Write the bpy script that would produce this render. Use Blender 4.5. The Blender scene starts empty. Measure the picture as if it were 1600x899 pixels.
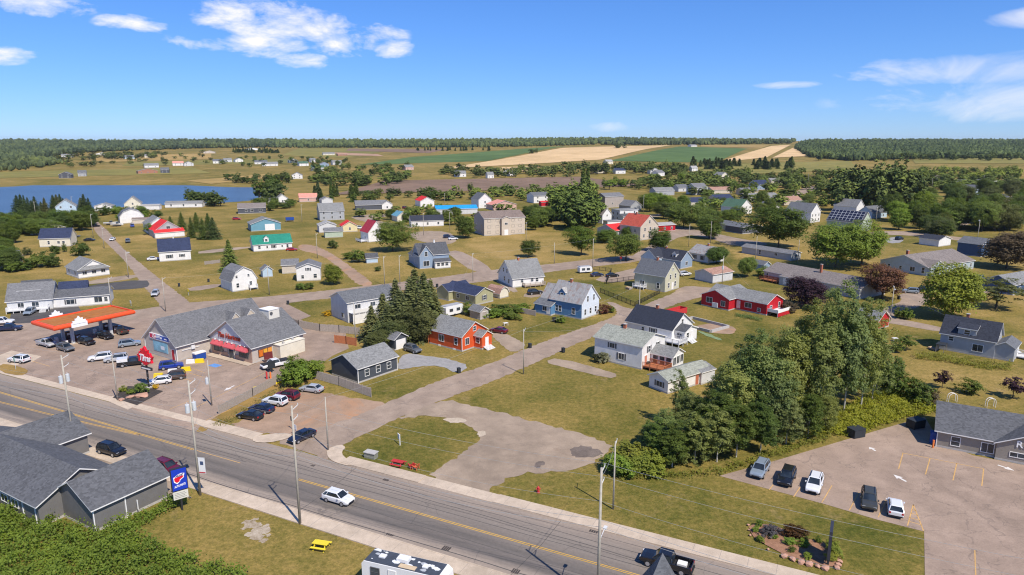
import bpy, bmesh, math, random
import numpy as np
from mathutils import Vector, Matrix
R_ = math.radians
random.seed(7)
RNG = np.random.default_rng(11)
scene = bpy.context.scene
COL = scene.collection

# ------------------------------------------------------------------ camera, world, sun, exposure
EYE = 46.0
FOC = 1600 * 24 / 36.0
TILT = math.atan(231.5 / FOC)
cam = bpy.data.cameras.new('camera'); cam_o = bpy.data.objects.new('camera', cam); COL.objects.link(cam_o)
cam.lens = 24; cam.sensor_width = 36; cam.clip_start = 0.5; cam.clip_end = 60000
cam_o.location = (0, 0, EYE); cam_o.rotation_euler = (math.pi / 2 - TILT, 0, 0)
scene.camera = cam_o

SUN_EL = R_(52); SUN_AZ = math.atan2(0.60, -0.80)      # azimuth of the sun measured from +Y towards +X
world = bpy.data.worlds.new('World'); scene.world = world; world.use_nodes = True
wn = world.node_tree.nodes; wl = world.node_tree.links
wn.clear()
def wnode(t, **k):
    n = wn.new(t)
    for a, b in k.items(): setattr(n, a, b)
    return n
def wmath(op, a, b=None, c=None, clamp=False):
    n = wnode('ShaderNodeMath', operation=op); n.use_clamp = clamp
    for i, v in enumerate((a, b, c)):
        if v is None: continue
        if isinstance(v, (int, float)): n.inputs[i].default_value = v
        else: wl.new(v, n.inputs[i])
    return n.outputs[0]
sky = wnode('ShaderNodeTexSky', sky_type='NISHITA')
sky.sun_disc = False; sky.sun_elevation = SUN_EL; sky.sun_rotation = SUN_AZ
sky.altitude = 900; sky.air_density = 1.0; sky.dust_density = 0.0; sky.ozone_density = 6.0
world.cycles.sampling_method = 'MANUAL'; world.cycles.sample_map_resolution = 256
hsv = wnode('ShaderNodeHueSaturation'); hsv.inputs['Saturation'].default_value = 1.06; hsv.inputs['Value'].default_value = 8.1
tint = wnode('ShaderNodeMix', data_type='RGBA', blend_type='MULTIPLY'); tint.inputs[0].default_value = 1.0
tint.inputs[7].default_value = (.060, .091, .160, 1)
sgam = wnode('ShaderNodeGamma'); sgam.inputs[1].default_value = .78; wl.new(sky.outputs[0], tint.inputs[6]); wl.new(tint.outputs[2], sgam.inputs[0]); wl.new(sgam.outputs[0], hsv.inputs['Color'])
tc = wnode('ShaderNodeTexCoord')
sp = wnode('ShaderNodeSeparateXYZ'); wl.new(tc.outputs['Generated'], sp.inputs[0])
az = wmath('ARCTAN2', sp.outputs[0], sp.outputs[1])
el = wmath('ARCSINE', sp.outputs[2])
cb = wnode('ShaderNodeCombineXYZ')
wl.new(wmath('MULTIPLY', az, 1.0), cb.inputs[0]); wl.new(wmath('MULTIPLY', el, 2.4), cb.inputs[1])
def wnoise(scale, detail, rough, off=0.0, dist=0.0):
    n = wnode('ShaderNodeTexNoise'); n.inputs['Scale'].default_value = scale; n.inputs['Detail'].default_value = detail
    n.inputs['Roughness'].default_value = rough; n.inputs['Distortion'].default_value = dist
    m = wnode('ShaderNodeMapping'); m.inputs['Location'].default_value = (off, off * .7, off * .3)
    wl.new(cb.outputs[0], m.inputs[0]); wl.new(m.outputs[0], n.inputs[0]); return n.outputs['Fac']
def bank(a0, e0, ra, re):        # soft elliptical bank of cloud round a compass direction
    da = wmath('DIVIDE', wmath('SUBTRACT', az, R_(a0)), R_(ra)); de = wmath('DIVIDE', wmath('SUBTRACT', el, R_(e0)), R_(re))
    r2 = wmath('ADD', wmath('MULTIPLY', da, da), wmath('MULTIPLY', de, de))
    return wmath('SUBTRACT', 1.0, r2, clamp=True)
puff = wnoise(15, 10, .62, 3.1, .25)
streak = wnoise(7, 8, .6, 9.7, 1.2)
b1 = None
for a0, e0, ra, re in [(-19.0, 8.6, 5.6, 1.9), (-12.5, 7.8, 4.8, 1.7), (-20, 6.9, 6.5, 1.0), (-16.3, 5.9, 2.2, .8), (-9.5, 7.0, 2.2, .9), (-27.5, 7.9, 3.0, .7), (-33, 9.2, 4, 1.6), (-36, 5.6, 3, 1.0),
                       (63, 12, 14, 4), (-75, 10, 12, 4), (120, 14, 16, 5), (170, 11, 16, 4), (-130, 13, 16, 5)]:
    b = bank(a0, e0, ra, re); b1 = b if b1 is None else wmath('MAXIMUM', b1, b)
c1 = wmath('MULTIPLY', wmath('SUBTRACT', wmath('ADD', puff, wmath('MULTIPLY', b1, .27)), .60), 3.6, clamp=True)
c1 = wmath('MULTIPLY', c1, wmath('MULTIPLY', b1, 4, clamp=True))
b2 = None
for a0, e0, ra, re in [(36, 2.6, 13, 1.7), (31, 4.6, 8, 1.3), (37, 4.4, 9, 1.5), (36.5, 7.6, 4, .8), (7.7, 1.0, 2.6, .6), (21, 4.0, 4, .35), (-50, 3, 12, 2), (70, 5, 20, 3), (150, 6, 30, 3), (-140, 6, 30, 3)]:
    b = bank(a0, e0, ra, re); b2 = b if b2 is None else wmath('MAXIMUM', b2, b)
c2 = wmath('MULTIPLY', wmath('SUBTRACT', wmath('ADD', streak, wmath('MULTIPLY', b2, .30)), .585), 2.4, clamp=True)
c2 = wmath('MULTIPLY', wmath('MULTIPLY', c2, wmath('MULTIPLY', b2, 3, clamp=True)), .8)
cl = wmath('MAXIMUM', c1, c2)
mx = wnode('ShaderNodeMix', data_type='RGBA'); wl.new(cl, mx.inputs[0]); wl.new(hsv.outputs[0], mx.inputs[6])
mx.inputs[7].default_value = (9.3, 9.1, 9.2, 1)
bg = wnode('ShaderNodeBackground'); bg.inputs['Strength'].default_value = 0.10
wl.new(mx.outputs[2], bg.inputs[0]); wo = wnode('ShaderNodeOutputWorld'); wl.new(bg.outputs[0], wo.inputs[0])

sun = bpy.data.lights.new('sun', 'SUN'); sun.energy = 4.9; sun.angle = R_(0.53); sun.color = (1.0, 0.93, 0.83)
sun_o = bpy.data.objects.new('sun', sun); COL.objects.link(sun_o)
sd = Vector((math.sin(SUN_AZ) * math.cos(SUN_EL), math.cos(SUN_AZ) * math.cos(SUN_EL), math.sin(SUN_EL)))
sun_o.rotation_euler = sd.to_track_quat('Z', 'Y').to_euler(); sun_o.location = (60, -80, 140)
scene.view_settings.view_transform = 'Standard'; scene.view_settings.look = 'None'
scene.view_settings.exposure = 0.20; scene.view_settings.gamma = 1.0
scene.cycles.filter_width = 1.15; scene.cycles.max_bounces = 6; scene.cycles.transparent_max_bounces = 8

# ------------------------------------------------------------------ where a point of the ground lies
def hgt(x, y):
    """height of the land: flat village, rising farmland and wooded ridges behind the river"""
    t = min(max((y - 700) / 2600.0, 0), 1)
    s = t * t * (3 - 2 * t)
    z = 38 * (0.35 * t + 0.65 * s) * (1 + 0.10 * math.sin(x / 700.0 + .8) + 0.05 * math.sin(x / 260.0))
    e = min(max((y - 900) / 900.0, 0), 1)
    z += 5 * e * math.exp(-((x - 260) / 330.0) ** 2) * math.sin(min(max((y - 900) / 1400.0, 0), 1) * math.pi)
    if y > 3300: z -= (y - 3300) * 0.010
    return z
def G(px, py):
    """photograph pixel (1600 x 899) to the point of the land seen there"""
    c, s = math.cos(TILT), math.sin(TILT)
    D = FOC * s + (py - 449.5) * c; F = FOC * c - (py - 449.5) * s
    k = EYE / max(D, 4.0); x, y = (px - 800) * k, F * k
    if y < 690: return Vector((x, y, 0.0))
    def gap(yy): return (EYE - yy * D / F) - hgt((px - 800) * yy / F, yy)
    lo, hi = 300.0, 300.0
    while hi < 9000 and gap(hi) > 0: lo = hi; hi *= 1.05
    for _ in range(22):
        m = (lo + hi) / 2
        if gap(m) > 0: lo = m
        else: hi = m
    return Vector(((px - 800) * lo / F, lo, hgt((px - 800) * lo / F, lo)))
def GZ(px, py, z):
    c, s = math.cos(TILT), math.sin(TILT)
    D = FOC * s + (py - 449.5) * c; F = FOC * c - (py - 449.5) * s
    k = (EYE - z) / D
    return Vector(((px - 800) * k, F * k, z))

# ------------------------------------------------------------------ materials
MATS = {}
def nmat(name):
    m = bpy.data.materials.new(name); m.use_nodes = True
    nt = m.node_tree; return m, nt, nt.nodes['Principled BSDF']
def N(nt, t, **k):
    n = nt.nodes.new(t)
    for a, b in k.items(): setattr(n, a, b)
    return n
def noise(nt, vec, scale, detail=4, rough=.55, dist=0):
    n = N(nt, 'ShaderNodeTexNoise'); n.inputs['Scale'].default_value = scale; n.inputs['Detail'].default_value = detail
    n.inputs['Roughness'].default_value = rough; n.inputs['Distortion'].default_value = dist
    nt.links.new(vec, n.inputs['Vector']); return n.outputs['Fac']
def mmath(nt, op, a, b=None, clamp=False):
    n = N(nt, 'ShaderNodeMath', operation=op); n.use_clamp = clamp
    for i, v in enumerate((a, b)):
        if v is None: continue
        if isinstance(v, (int, float)): n.inputs[i].default_value = v
        else: nt.links.new(v, n.inputs[i])
    return n.outputs[0]
def ramp(nt, fac, stops, interp='LINEAR'):
    r = N(nt, 'ShaderNodeValToRGB'); r.color_ramp.interpolation = interp
    e = r.color_ramp.elements
    while len(e) < len(stops): e.new(.5)
    for i, (p, c) in enumerate(stops): e[i].position = p; e[i].color = (*c, 1)
    nt.links.new(fac, r.inputs[0]); return r.outputs[0]
def mix(nt, fac, a, b, blend='MIX'):
    m = N(nt, 'ShaderNodeMix', data_type='RGBA', blend_type=blend)
    if isinstance(fac, (int, float)): m.inputs[0].default_value = fac
    else: nt.links.new(fac, m.inputs[0])
    for i, v in ((6, a), (7, b)):
        if isinstance(v, tuple): m.inputs[i].default_value = (*v, 1)
        else: nt.links.new(v, m.inputs[i])
    return m.outputs[2]
def bump(nt, bs, h, strength=.3, dist=.05):
    b = N(nt, 'ShaderNodeBump'); b.inputs['Strength'].default_value = strength; b.inputs['Distance'].default_value = dist
    nt.links.new(h, b.inputs['Height']); nt.links.new(b.outputs[0], bs.inputs['Normal'])
def pos(nt): return N(nt, 'ShaderNodeNewGeometry').outputs['Position']
def objc(nt): return N(nt, 'ShaderNodeTexCoord').outputs['Object']
def sc(c, k): return tuple(min(v * k, 1) for v in c)

def plain(name, c, rough=.6, var=.12, scale=2.0, metal=0, spec=.3, bmp=0):
    key = ('p', name)
    if key in MATS: return MATS[key]
    m, nt, b = nmat(name); p = objc(nt)
    f = mmath(nt, 'ADD', mmath(nt, 'MULTIPLY', noise(nt, p, scale, 5), .6), mmath(nt, 'MULTIPLY', noise(nt, p, scale * 9, 3), .4))
    nt.links.new(ramp(nt, f, [(.3, sc(c, 1 - var)), (.7, sc(c, 1 + var))]), b.inputs['Base Color'])
    b.inputs['Roughness'].default_value = rough; b.inputs['Metallic'].default_value = metal; b.inputs['Specular IOR Level'].default_value = spec
    if bmp: bump(nt, b, noise(nt, p, scale * 6, 3), bmp)
    MATS[key] = m; return m
def siding(name, c, pitch=.14, vert=False):
    key = ('s', name)
    if key in MATS: return MATS[key]
    m, nt, b = nmat(name + '_siding'); p = objc(nt)
    s = N(nt, 'ShaderNodeSeparateXYZ'); nt.links.new(p, s.inputs[0])
    if vert:
        a = mmath(nt, 'ADD', s.outputs[0], s.outputs[1])
    else: a = s.outputs[2]
    fr = mmath(nt, 'FRACT', mmath(nt, 'DIVIDE', a, pitch))
    line = mmath(nt, 'GREATER_THAN', fr, .88)
    dirt = noise(nt, p, .9, 5)
    col = ramp(nt, dirt, [(.25, sc(c, .86)), (.6, sc(c, 1.0)), (.8, sc(c, 1.05))])
    nt.links.new(mix(nt, mmath(nt, 'MULTIPLY', line, .35), col, sc(c, .6)), b.inputs['Base Color'])
    b.inputs['Roughness'].default_value = .55; b.inputs['Specular IOR Level'].default_value = .3
    bump(nt, b, fr, .5, .02)
    MATS[key] = m; return m
def shingle(name, c):
    key = ('r', name)
    if key in MATS: return MATS[key]
    m, nt, b = nmat(name + '_shingles'); p = objc(nt)
    mp = N(nt, 'ShaderNodeMapping'); mp.inputs['Scale'].default_value = (3.2, 3.2, 7.0); nt.links.new(p, mp.inputs[0])
    v = N(nt, 'ShaderNodeTexVoronoi'); v.inputs['Scale'].default_value = 1.0; nt.links.new(mp.outputs[0], v.inputs['Vector'])
    tab = N(nt, 'ShaderNodeSeparateColor'); nt.links.new(v.outputs['Color'], tab.inputs[0])
    f = mmath(nt, 'ADD', mmath(nt, 'MULTIPLY', tab.outputs[0], .45), mmath(nt, 'ADD', mmath(nt, 'MULTIPLY', noise(nt, p, .35, 5), .35), mmath(nt, 'MULTIPLY', noise(nt, p, 9, 2), .25)))
    nt.links.new(ramp(nt, f, [(.25, sc(c, .72)), (.5, c), (.8, sc(c, 1.28))]), b.inputs['Base Color'])
    b.inputs['Roughness'].default_value = .85; b.inputs['Specular IOR Level'].default_value = .15
    s = N(nt, 'ShaderNodeSeparateXYZ'); nt.links.new(p, s.inputs[0])
    bump(nt, b, mmath(nt, 'FRACT', mmath(nt, 'DIVIDE', s.outputs[2], .09)), .35, .02)
    MATS[key] = m; return m
def metal_sheet(name, c, rust=0.0):
    key = ('m', name)
    if key in MATS: return MATS[key]
    m, nt, b = nmat(name + '_sheet_metal'); p = objc(nt)
    mp = N(nt, 'ShaderNodeMapping'); mp.inputs['Scale'].default_value = (1.4, 1.4, .25); nt.links.new(p, mp.inputs[0])
    f = noise(nt, mp.outputs[0], 1.6, 6, .6)
    col = ramp(nt, f, [(.3, sc(c, .75)), (.5, c), (.72, sc(c, 1.2))])
    if rust: col = mix(nt, mmath(nt, 'MULTIPLY', mmath(nt, 'GREATER_THAN', noise(nt, mp.outputs[0], .8, 5), .56), rust), col, (.24, .13, .09))
    nt.links.new(col, b.inputs['Base Color']); b.inputs['Roughness'].default_value = .5; b.inputs['Metallic'].default_value = .1
    b.inputs['Specular IOR Level'].default_value = .3
    MATS[key] = m; return m
def glass(name='window_glass', c=(.035, .045, .055)):
    key = ('g', name)
    if key in MATS: return MATS[key]
    m, nt, b = nmat(name); p = pos(nt)
    nt.links.new(ramp(nt, noise(nt, p, .7, 2), [(.35, sc(c, .55)), (.7, sc(c, 1.9))]), b.inputs['Base Color'])
    b.inputs['Roughness'].default_value = .08; b.inputs['Specular IOR Level'].default_value = .6
    MATS[key] = m; return m
def carpaint(name, c):
    key = ('c', name)
    if key in MATS: return MATS[key]
    m, nt, b = nmat(name + '_car_paint')
    p = objc(nt); s = N(nt, 'ShaderNodeSeparateXYZ'); nt.links.new(p, s.inputs[0])
    dust = mmath(nt, 'MULTIPLY', mmath(nt, 'SUBTRACT', .62, s.outputs[2], True), noise(nt, p, 3, 4), True)
    nt.links.new(mix(nt, dust, c, (.30, .24, .19)), b.inputs['Base Color'])
    b.inputs['Roughness'].default_value = .32; b.inputs['Metallic'].default_value = .15
    b.inputs['Coat Weight'].default_value = .6; b.inputs['Coat Roughness'].default_value = .06
    MATS[key] = m; return m
def leafmat(name, tint=(1, 1, 1), trans=.42):
    """leaf colour comes from the plant's own object colour"""
    key = ('l', name)
    if key in MATS: return MATS[key]
    m, nt, b = nmat(name); p = objc(nt)
    oi = N(nt, 'ShaderNodeObjectInfo')
    f = mmath(nt, 'ADD', mmath(nt, 'MULTIPLY', noise(nt, p, .45, 3), .5), mmath(nt, 'MULTIPLY', noise(nt, p, 3.5, 2), .5))
    k = ramp(nt, f, [(.25, (.55, .57, .6)), (.5, (1, 1, 1)), (.75, (1.65, 1.55, 1.3))])
    col = mix(nt, 1.0, oi.outputs['Color'], k, 'MULTIPLY')
    nt.links.new(col, b.inputs['Base Color']); b.inputs['Roughness'].default_value = .62; b.inputs['Specular IOR Level'].default_value = .25
    t = N(nt, 'ShaderNodeBsdfTranslucent'); nt.links.new(mix(nt, 1.0, col, (1.25, 1.3, .6), 'MULTIPLY'), t.inputs[0])
    ms = N(nt, 'ShaderNodeMixShader'); ms.inputs[0].default_value = trans
    nt.links.new(b.outputs[0], ms.inputs[1]); nt.links.new(t.outputs[0], ms.inputs[2])
    nt.links.new(ms.outputs[0], nt.nodes['Material Output'].inputs[0])
    MATS[key] = m; return m

def ground_mat():
    m, nt, b = nmat('dry_meadow_grass'); p = pos(nt)
    big = noise(nt, p, .011, 4, .6, .6); mid = noise(nt, p, .075, 6, .62, .5); fin = noise(nt, p, .8, 5, .75); tiny = noise(nt, p, 4.5, 3, .75)
    f = mmath(nt, 'ADD', mmath(nt, 'MULTIPLY', big, .28), mmath(nt, 'ADD', mmath(nt, 'MULTIPLY', mid, .28), mmath(nt, 'ADD', mmath(nt, 'MULTIPLY', fin, .24), mmath(nt, 'MULTIPLY', tiny, .20))))
    at = N(nt, 'ShaderNodeAttribute'); at.attribute_name = 'lush'
    f = mmath(nt, 'SUBTRACT', f, mmath(nt, 'MULTIPLY', at.outputs['Fac'], .078))
    col = ramp(nt, f, [(.36, (.064, .076, .012)), (.42, (.115, .108, .021)), (.475, (.185, .146, .036)), (.54, (.268, .190, .055)), (.62, (.385, .258, .095))])
    bare = mmath(nt, 'MULTIPLY', mmath(nt, 'SUBTRACT', noise(nt, p, .16, 5, .7), .60, True), 5, True)
    col = mix(nt, mmath(nt, 'MULTIPLY', bare, .6), col, (.40, .265, .145))
    col = mix(nt, 1.0, col, ramp(nt, noise(nt, p, 1.7, 4, .8), [(.36, (.70, .74, .68)), (.5, (1, 1, 1)), (.64, (1.27, 1.24, 1.25))]), 'MULTIPLY')
    nt.links.new(col, b.inputs['Base Color']); b.inputs['Roughness'].default_value = .95; b.inputs['Specular IOR Level'].default_value = .1
    bump(nt, b, mmath(nt, 'ADD', fin, tiny), .6, .12)
    return m
def patch_mat(name, c1, c2, c3=None, s1=.05, s2=.6, s3=8, rough=.95, bmp=.3, dist=.05, thr=.62, crack=0):
    key = ('k', name)
    if key in MATS: return MATS[key]
    m, nt, b = nmat(name); p = pos(nt)
    f = mmath(nt, 'ADD', mmath(nt, 'MULTIPLY', noise(nt, p, s1, 4, .6, .4), .34), mmath(nt, 'ADD', mmath(nt, 'MULTIPLY', noise(nt, p, s2, 5, .7), .40), mmath(nt, 'MULTIPLY', noise(nt, p, s3, 3, .7), .26)))
    col = ramp(nt, f, [(.40, sc(c1, .9)), (.5, tuple((a + b) / 2 for a, b in zip(c1, c2))), (.60, sc(c2, 1.08))])
    if c3:
        k = mmath(nt, 'MULTIPLY', mmath(nt, 'SUBTRACT', noise(nt, p, s2 * .35, 6, .65, .8), thr, True), 6, True)
        col = mix(nt, k, col, c3)
    if crack:
        cr = N(nt, 'ShaderNodeTexVoronoi', feature='DISTANCE_TO_EDGE'); cr.inputs['Scale'].default_value = .16
        nz = N(nt, 'ShaderNodeTexNoise'); nz.inputs['Scale'].default_value = .45; nz.inputs['Detail'].default_value = 4; nt.links.new(p, nz.inputs[0])
        vm = N(nt, 'ShaderNodeVectorMath', operation='MULTIPLY_ADD'); nt.links.new(nz.outputs['Color'], vm.inputs[0]); vm.inputs[1].default_value = (5, 5, 0); nt.links.new(p, vm.inputs[2]); nt.links.new(vm.outputs[0], cr.inputs['Vector'])
        col = mix(nt, mmath(nt, 'MULTIPLY', mmath(nt, 'LESS_THAN', cr.outputs['Distance'], .010), crack), col, (.09, .078, .07))
        w = N(nt, 'ShaderNodeTexWave'); w.inputs['Scale'].default_value = .055; w.inputs['Distortion'].default_value = 9; w.inputs['Detail'].default_value = 3; w.inputs['Detail Scale'].default_value = .6; nt.links.new(p, w.inputs[0])
        col = mix(nt, mmath(nt, 'MULTIPLY', w.outputs['Fac'], .22), col, sc(c1, .72))
    nt.links.new(col, b.inputs['Base Color']); b.inputs['Roughness'].default_value = rough; b.inputs['Specular IOR Level'].default_value = .15
    bump(nt, b, noise(nt, p, s3, 3), bmp, dist)
    MATS[key] = m; return m
def road_mat():
    """main road: worn wheel paths, patched seams and stains along the lanes (object y runs across the road)"""
    m, nt, b = nmat('main_road_asphalt'); p = objc(nt)
    s = N(nt, 'ShaderNodeSeparateXYZ'); nt.links.new(p, s.inputs[0])
    wob = mmath(nt, 'MULTIPLY', mmath(nt, 'SUBTRACT', noise(nt, p, .12, 3), .5), 1.2)
    y = mmath(nt, 'ADD', s.outputs[1], wob)
    t = mmath(nt, 'DIVIDE', mmath(nt, 'ADD', y, 8.0), 16.0, True)
    lanes = ramp(nt, t, [(.10, (0.314, 0.252, 0.198)), (.20, (0.296, 0.242, 0.194)), (.27, (0.131, 0.115, 0.101)), (.33, (0.177, 0.152, 0.131)), (.39, (0.148, 0.130, 0.113)), (.49, (0.199, 0.168, 0.140)),
                         (.55, (0.205, 0.173, 0.144)), (.62, (0.228, 0.193, 0.160)), (.74, (0.245, 0.204, 0.167)), (.84, (0.291, 0.235, 0.187)), (.93, (0.314, 0.252, 0.198))])
    mp = N(nt, 'ShaderNodeMapping'); mp.inputs['Scale'].default_value = (.05, .8, 1); nt.links.new(p, mp.inputs[0])
    streak = noise(nt, mp.outputs[0], 1.0, 6, .65)
    col = mix(nt, 1.0, lanes, ramp(nt, streak, [(.3, (.80, .80, .80)), (.7, (1.17, 1.16, 1.14))]), 'MULTIPLY')
    col = mix(nt, 1.0, col, ramp(nt, noise(nt, p, 2.5, 5, .7), [(.3, (.88, .88, .88)), (.7, (1.1, 1.1, 1.1))]), 'MULTIPLY')
    spot = mmath(nt, 'MULTIPLY', mmath(nt, 'SUBTRACT', noise(nt, p, .55, 5, .7), .68, True), 7, True)
    col = mix(nt, spot, col, (.075, .072, .07))
    cr = N(nt, 'ShaderNodeTexVoronoi', feature='DISTANCE_TO_EDGE'); cr.inputs['Scale'].default_value = .11
    mpc = N(nt, 'ShaderNodeMapping'); mpc.inputs['Scale'].default_value = (1, 1.6, 1); nt.links.new(p, mpc.inputs[0])
    add = N(nt, 'ShaderNodeVectorMath', operation='ADD'); nz = N(nt, 'ShaderNodeTexNoise'); nz.inputs['Scale'].default_value = .5; nt.links.new(p, nz.inputs[0])
    nt.links.new(mpc.outputs[0], add.inputs[0]); nt.links.new(nz.outputs['Color'], add.inputs[1]); nt.links.new(add.outputs[0], cr.inputs['Vector'])
    crack = mmath(nt, 'MULTIPLY', mmath(nt, 'LESS_THAN', cr.outputs['Distance'], .004), .28)
    col = mix(nt, crack, col, (.06, .058, .056))
    nt.links.new(col, b.inputs['Base Color']); b.inputs['Roughness'].default_value = .85; b.inputs['Specular IOR Level'].default_value = .25
    bump(nt, b, noise(nt, p, 14, 3), .25, .02)
    return m
def water_mat():
    m, nt, b = nmat('river_water'); p = pos(nt)
    nt.links.new(ramp(nt, noise(nt, p, .02, 4), [(.3, (.045, .085, .145)), (.7, (.065, .115, .185))]), b.inputs['Base Color'])
    b.inputs['Roughness'].default_value = .28; b.inputs['Specular IOR Level'].default_value = .42
    mp = N(nt, 'ShaderNodeMapping'); mp.inputs['Scale'].default_value = (.25, .6, 1); nt.links.new(p, mp.inputs[0])
    bump(nt, b, noise(nt, mp.outputs[0], 1.2, 4, .6), 1.0, .9)
    return m

# ------------------------------------------------------------------ mesh building
class MB:
    def __init__(s): s.v = []; s.f = []; s.m = []
    def add(s, vs, fs, m=0):
        o = len(s.v); s.v += [tuple(v) for v in vs]
        for f in fs: s.f.append(tuple(i + o for i in f)); s.m.append(m)
        return s
    def box(s, x0, x1, y0, y1, z0, z1, m=0):
        return s.add([(x0, y0, z0), (x1, y0, z0), (x1, y1, z0), (x0, y1, z0), (x0, y0, z1), (x1, y0, z1), (x1, y1, z1), (x0, y1, z1)],
                     [(0, 3, 2, 1), (4, 5, 6, 7), (0, 1, 5, 4), (1, 2, 6, 5), (2, 3, 7, 6), (3, 0, 4, 7)], m)
    def tube(s, p0, p1, r0, r1=None, n=8, m=0, cap=True):
        p0, p1 = Vector(p0), Vector(p1); r1 = r0 if r1 is None else r1
        d = (p1 - p0).normalized(); a = d.orthogonal().normalized(); b = d.cross(a)
        vs = [p0 + (a * math.cos(2 * math.pi * i / n) + b * math.sin(2 * math.pi * i / n)) * r0 for i in range(n)]
        vs += [p1 + (a * math.cos(2 * math.pi * i / n) + b * math.sin(2 * math.pi * i / n)) * r1 for i in range(n)]
        fs = [(i, (i + 1) % n, n + (i + 1) % n, n + i) for i in range(n)]
        if cap: fs += [tuple(range(n - 1, -1, -1)), tuple(range(n, 2 * n))]
        return s.add(vs, fs, m)
    def bar(s, p0, p1, w, h, m=0):
        """square bar between two points"""
        p0, p1 = Vector(p0), Vector(p1); d = (p1 - p0).normalized()
        up = Vector((0, 0, 1)) if abs(d.z) < .95 else Vector((1, 0, 0))
        a = d.cross(up).normalized() * (w / 2); b = a.cross(d).normalized() * (h / 2)
        vs = [p0 - a - b, p0 + a - b, p0 + a + b, p0 - a + b, p1 - a - b, p1 + a - b, p1 + a + b, p1 - a + b]
        return s.add(vs, [(0, 3, 2, 1), (4, 5, 6, 7), (0, 1, 5, 4), (1, 2, 6, 5), (2, 3, 7, 6), (3, 0, 4, 7)], m)
    def prism(s, poly, z0, z1, m=0):
        n = len(poly); vs = [(x, y, z0) for x, y in poly] + [(x, y, z1) for x, y in poly]
        return s.add(vs, [tuple(range(n - 1, -1, -1)), tuple(range(n, 2 * n))] + [(i, (i + 1) % n, n + (i + 1) % n, n + i) for i in range(n)], m)
    def extr_y(s, prof, y0, y1, m=0):
        """profile (x, z) drawn out along y"""
        n = len(prof); vs = [(x, y0, z) for x, z in prof] + [(x, y1, z) for x, z in prof]
        return s.add(vs, [tuple(range(n)), tuple(range(2 * n - 1, n - 1, -1))] + [(i, n + i, n + (i + 1) % n, (i + 1) % n) for i in range(n)], m)
    def mesh(s, name, mats, smooth=False):
        me = bpy.data.meshes.new(name); me.from_pydata(s.v, [], s.f)
        for m in (mats if isinstance(mats, (list, tuple)) else [mats]): me.materials.append(m)
        me.polygons.foreach_set('material_index', s.m)
        if smooth: me.polygons.foreach_set('use_smooth', [True] * len(s.f))
        me.update(); return me
    def build(s, name, mats, parent=None, loc=(0, 0, 0), rz=0, smooth=False):
        return place(name, s.mesh(name, mats, smooth), parent, loc, rz)
def fix(me):
    bm = bmesh.new(); bm.from_mesh(me); bmesh.ops.recalc_face_normals(bm, faces=bm.faces); bm.to_mesh(me); bm.free(); return me
def place(name, me, parent=None, loc=(0, 0, 0), rz=0, scale=None):
    o = bpy.data.objects.new(name, me); COL.objects.link(o)
    o.location = loc; o.rotation_euler = (0, 0, rz)
    if scale is not None: o.scale = scale if not isinstance(scale, (int, float)) else (scale,) * 3
    if parent is not None: o.parent = parent
    return o
def empty(name, loc, rz=0):
    o = bpy.data.objects.new(name, None); COL.objects.link(o); o.location = loc; o.rotation_euler = (0, 0, rz); o.empty_display_size = .5
    return o
def tag(o, label, cat=None, group=None, kind=None):
    if label: o['label'] = label
    if cat: o['category'] = cat
    if group: o['group'] = group
    if kind: o['kind'] = kind
    return o
def lettering(txt, size, depth, mat, name, parent, loc, rot, shear=0, space=1.0, bold=0):
    cu = bpy.data.curves.new(name, 'FONT'); cu.body = txt; cu.size = size; cu.extrude = depth; cu.align_x = 'CENTER'; cu.align_y = 'CENTER'
    cu.shear = shear; cu.space_character = space; cu.resolution_u = 3; cu.offset = bold
    o = bpy.data.objects.new('tmp', cu); COL.objects.link(o)
    bpy.context.view_layer.update()
    me = bpy.data.meshes.new_from_object(o.evaluated_get(bpy.context.evaluated_depsgraph_get()))
    bpy.data.objects.remove(o); me.materials.clear(); me.materials.append(mat)
    r = place(name, me, parent, loc); r.rotation_euler = rot; return r
# ------------------------------------------------------------------ land, water, fields
def chaikin(p, n=2):
    for _ in range(n):
        q = []
        for i in range(len(p)):
            a, b = p[i], p[(i + 1) % len(p)]
            q.append((a[0] * .75 + b[0] * .25, a[1] * .75 + b[1] * .25)); q.append((a[0] * .25 + b[0] * .75, a[1] * .25 + b[1] * .75))
        p = q
    return p
def W2(l): return [tuple(G(*p)[:2]) for p in l]
def rough_edge(p, amp, step=1.0):
    q = []
    for i in range(len(p)):
        a, b = Vector(p[i]), Vector(p[(i + 1) % len(p)]); n = max(1, int((b - a).length / step)); d = (b - a)
        t = Vector((-d.y, d.x)); t = t.normalized() if t.length > 0 else t
        for k in range(n): v = a + d * (k / n) + t * random.uniform(-amp, amp); q.append((v.x, v.y))
    return q
def sheet(name, poly, z, mat, smooth=0, rough=0, world=False, kind='structure', step=.8):
    w = poly if world else W2(poly)
    if smooth: w = chaikin(w, smooth)
    if rough: w = rough_edge(w, rough, step)
    bm = bmesh.new(); vs = [bm.verts.new((x, y, z)) for x, y in w]; f = bm.faces.new(vs)
    f.normal_update()
    if f.normal.z < 0: f.normal_flip()
    bmesh.ops.triangulate(bm, faces=[f]); me = bpy.data.meshes.new(name); bm.to_mesh(me); bm.free(); me.materials.append(mat)
    o = place(name, me)
    if kind: o['kind'] = kind
    return o
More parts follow.
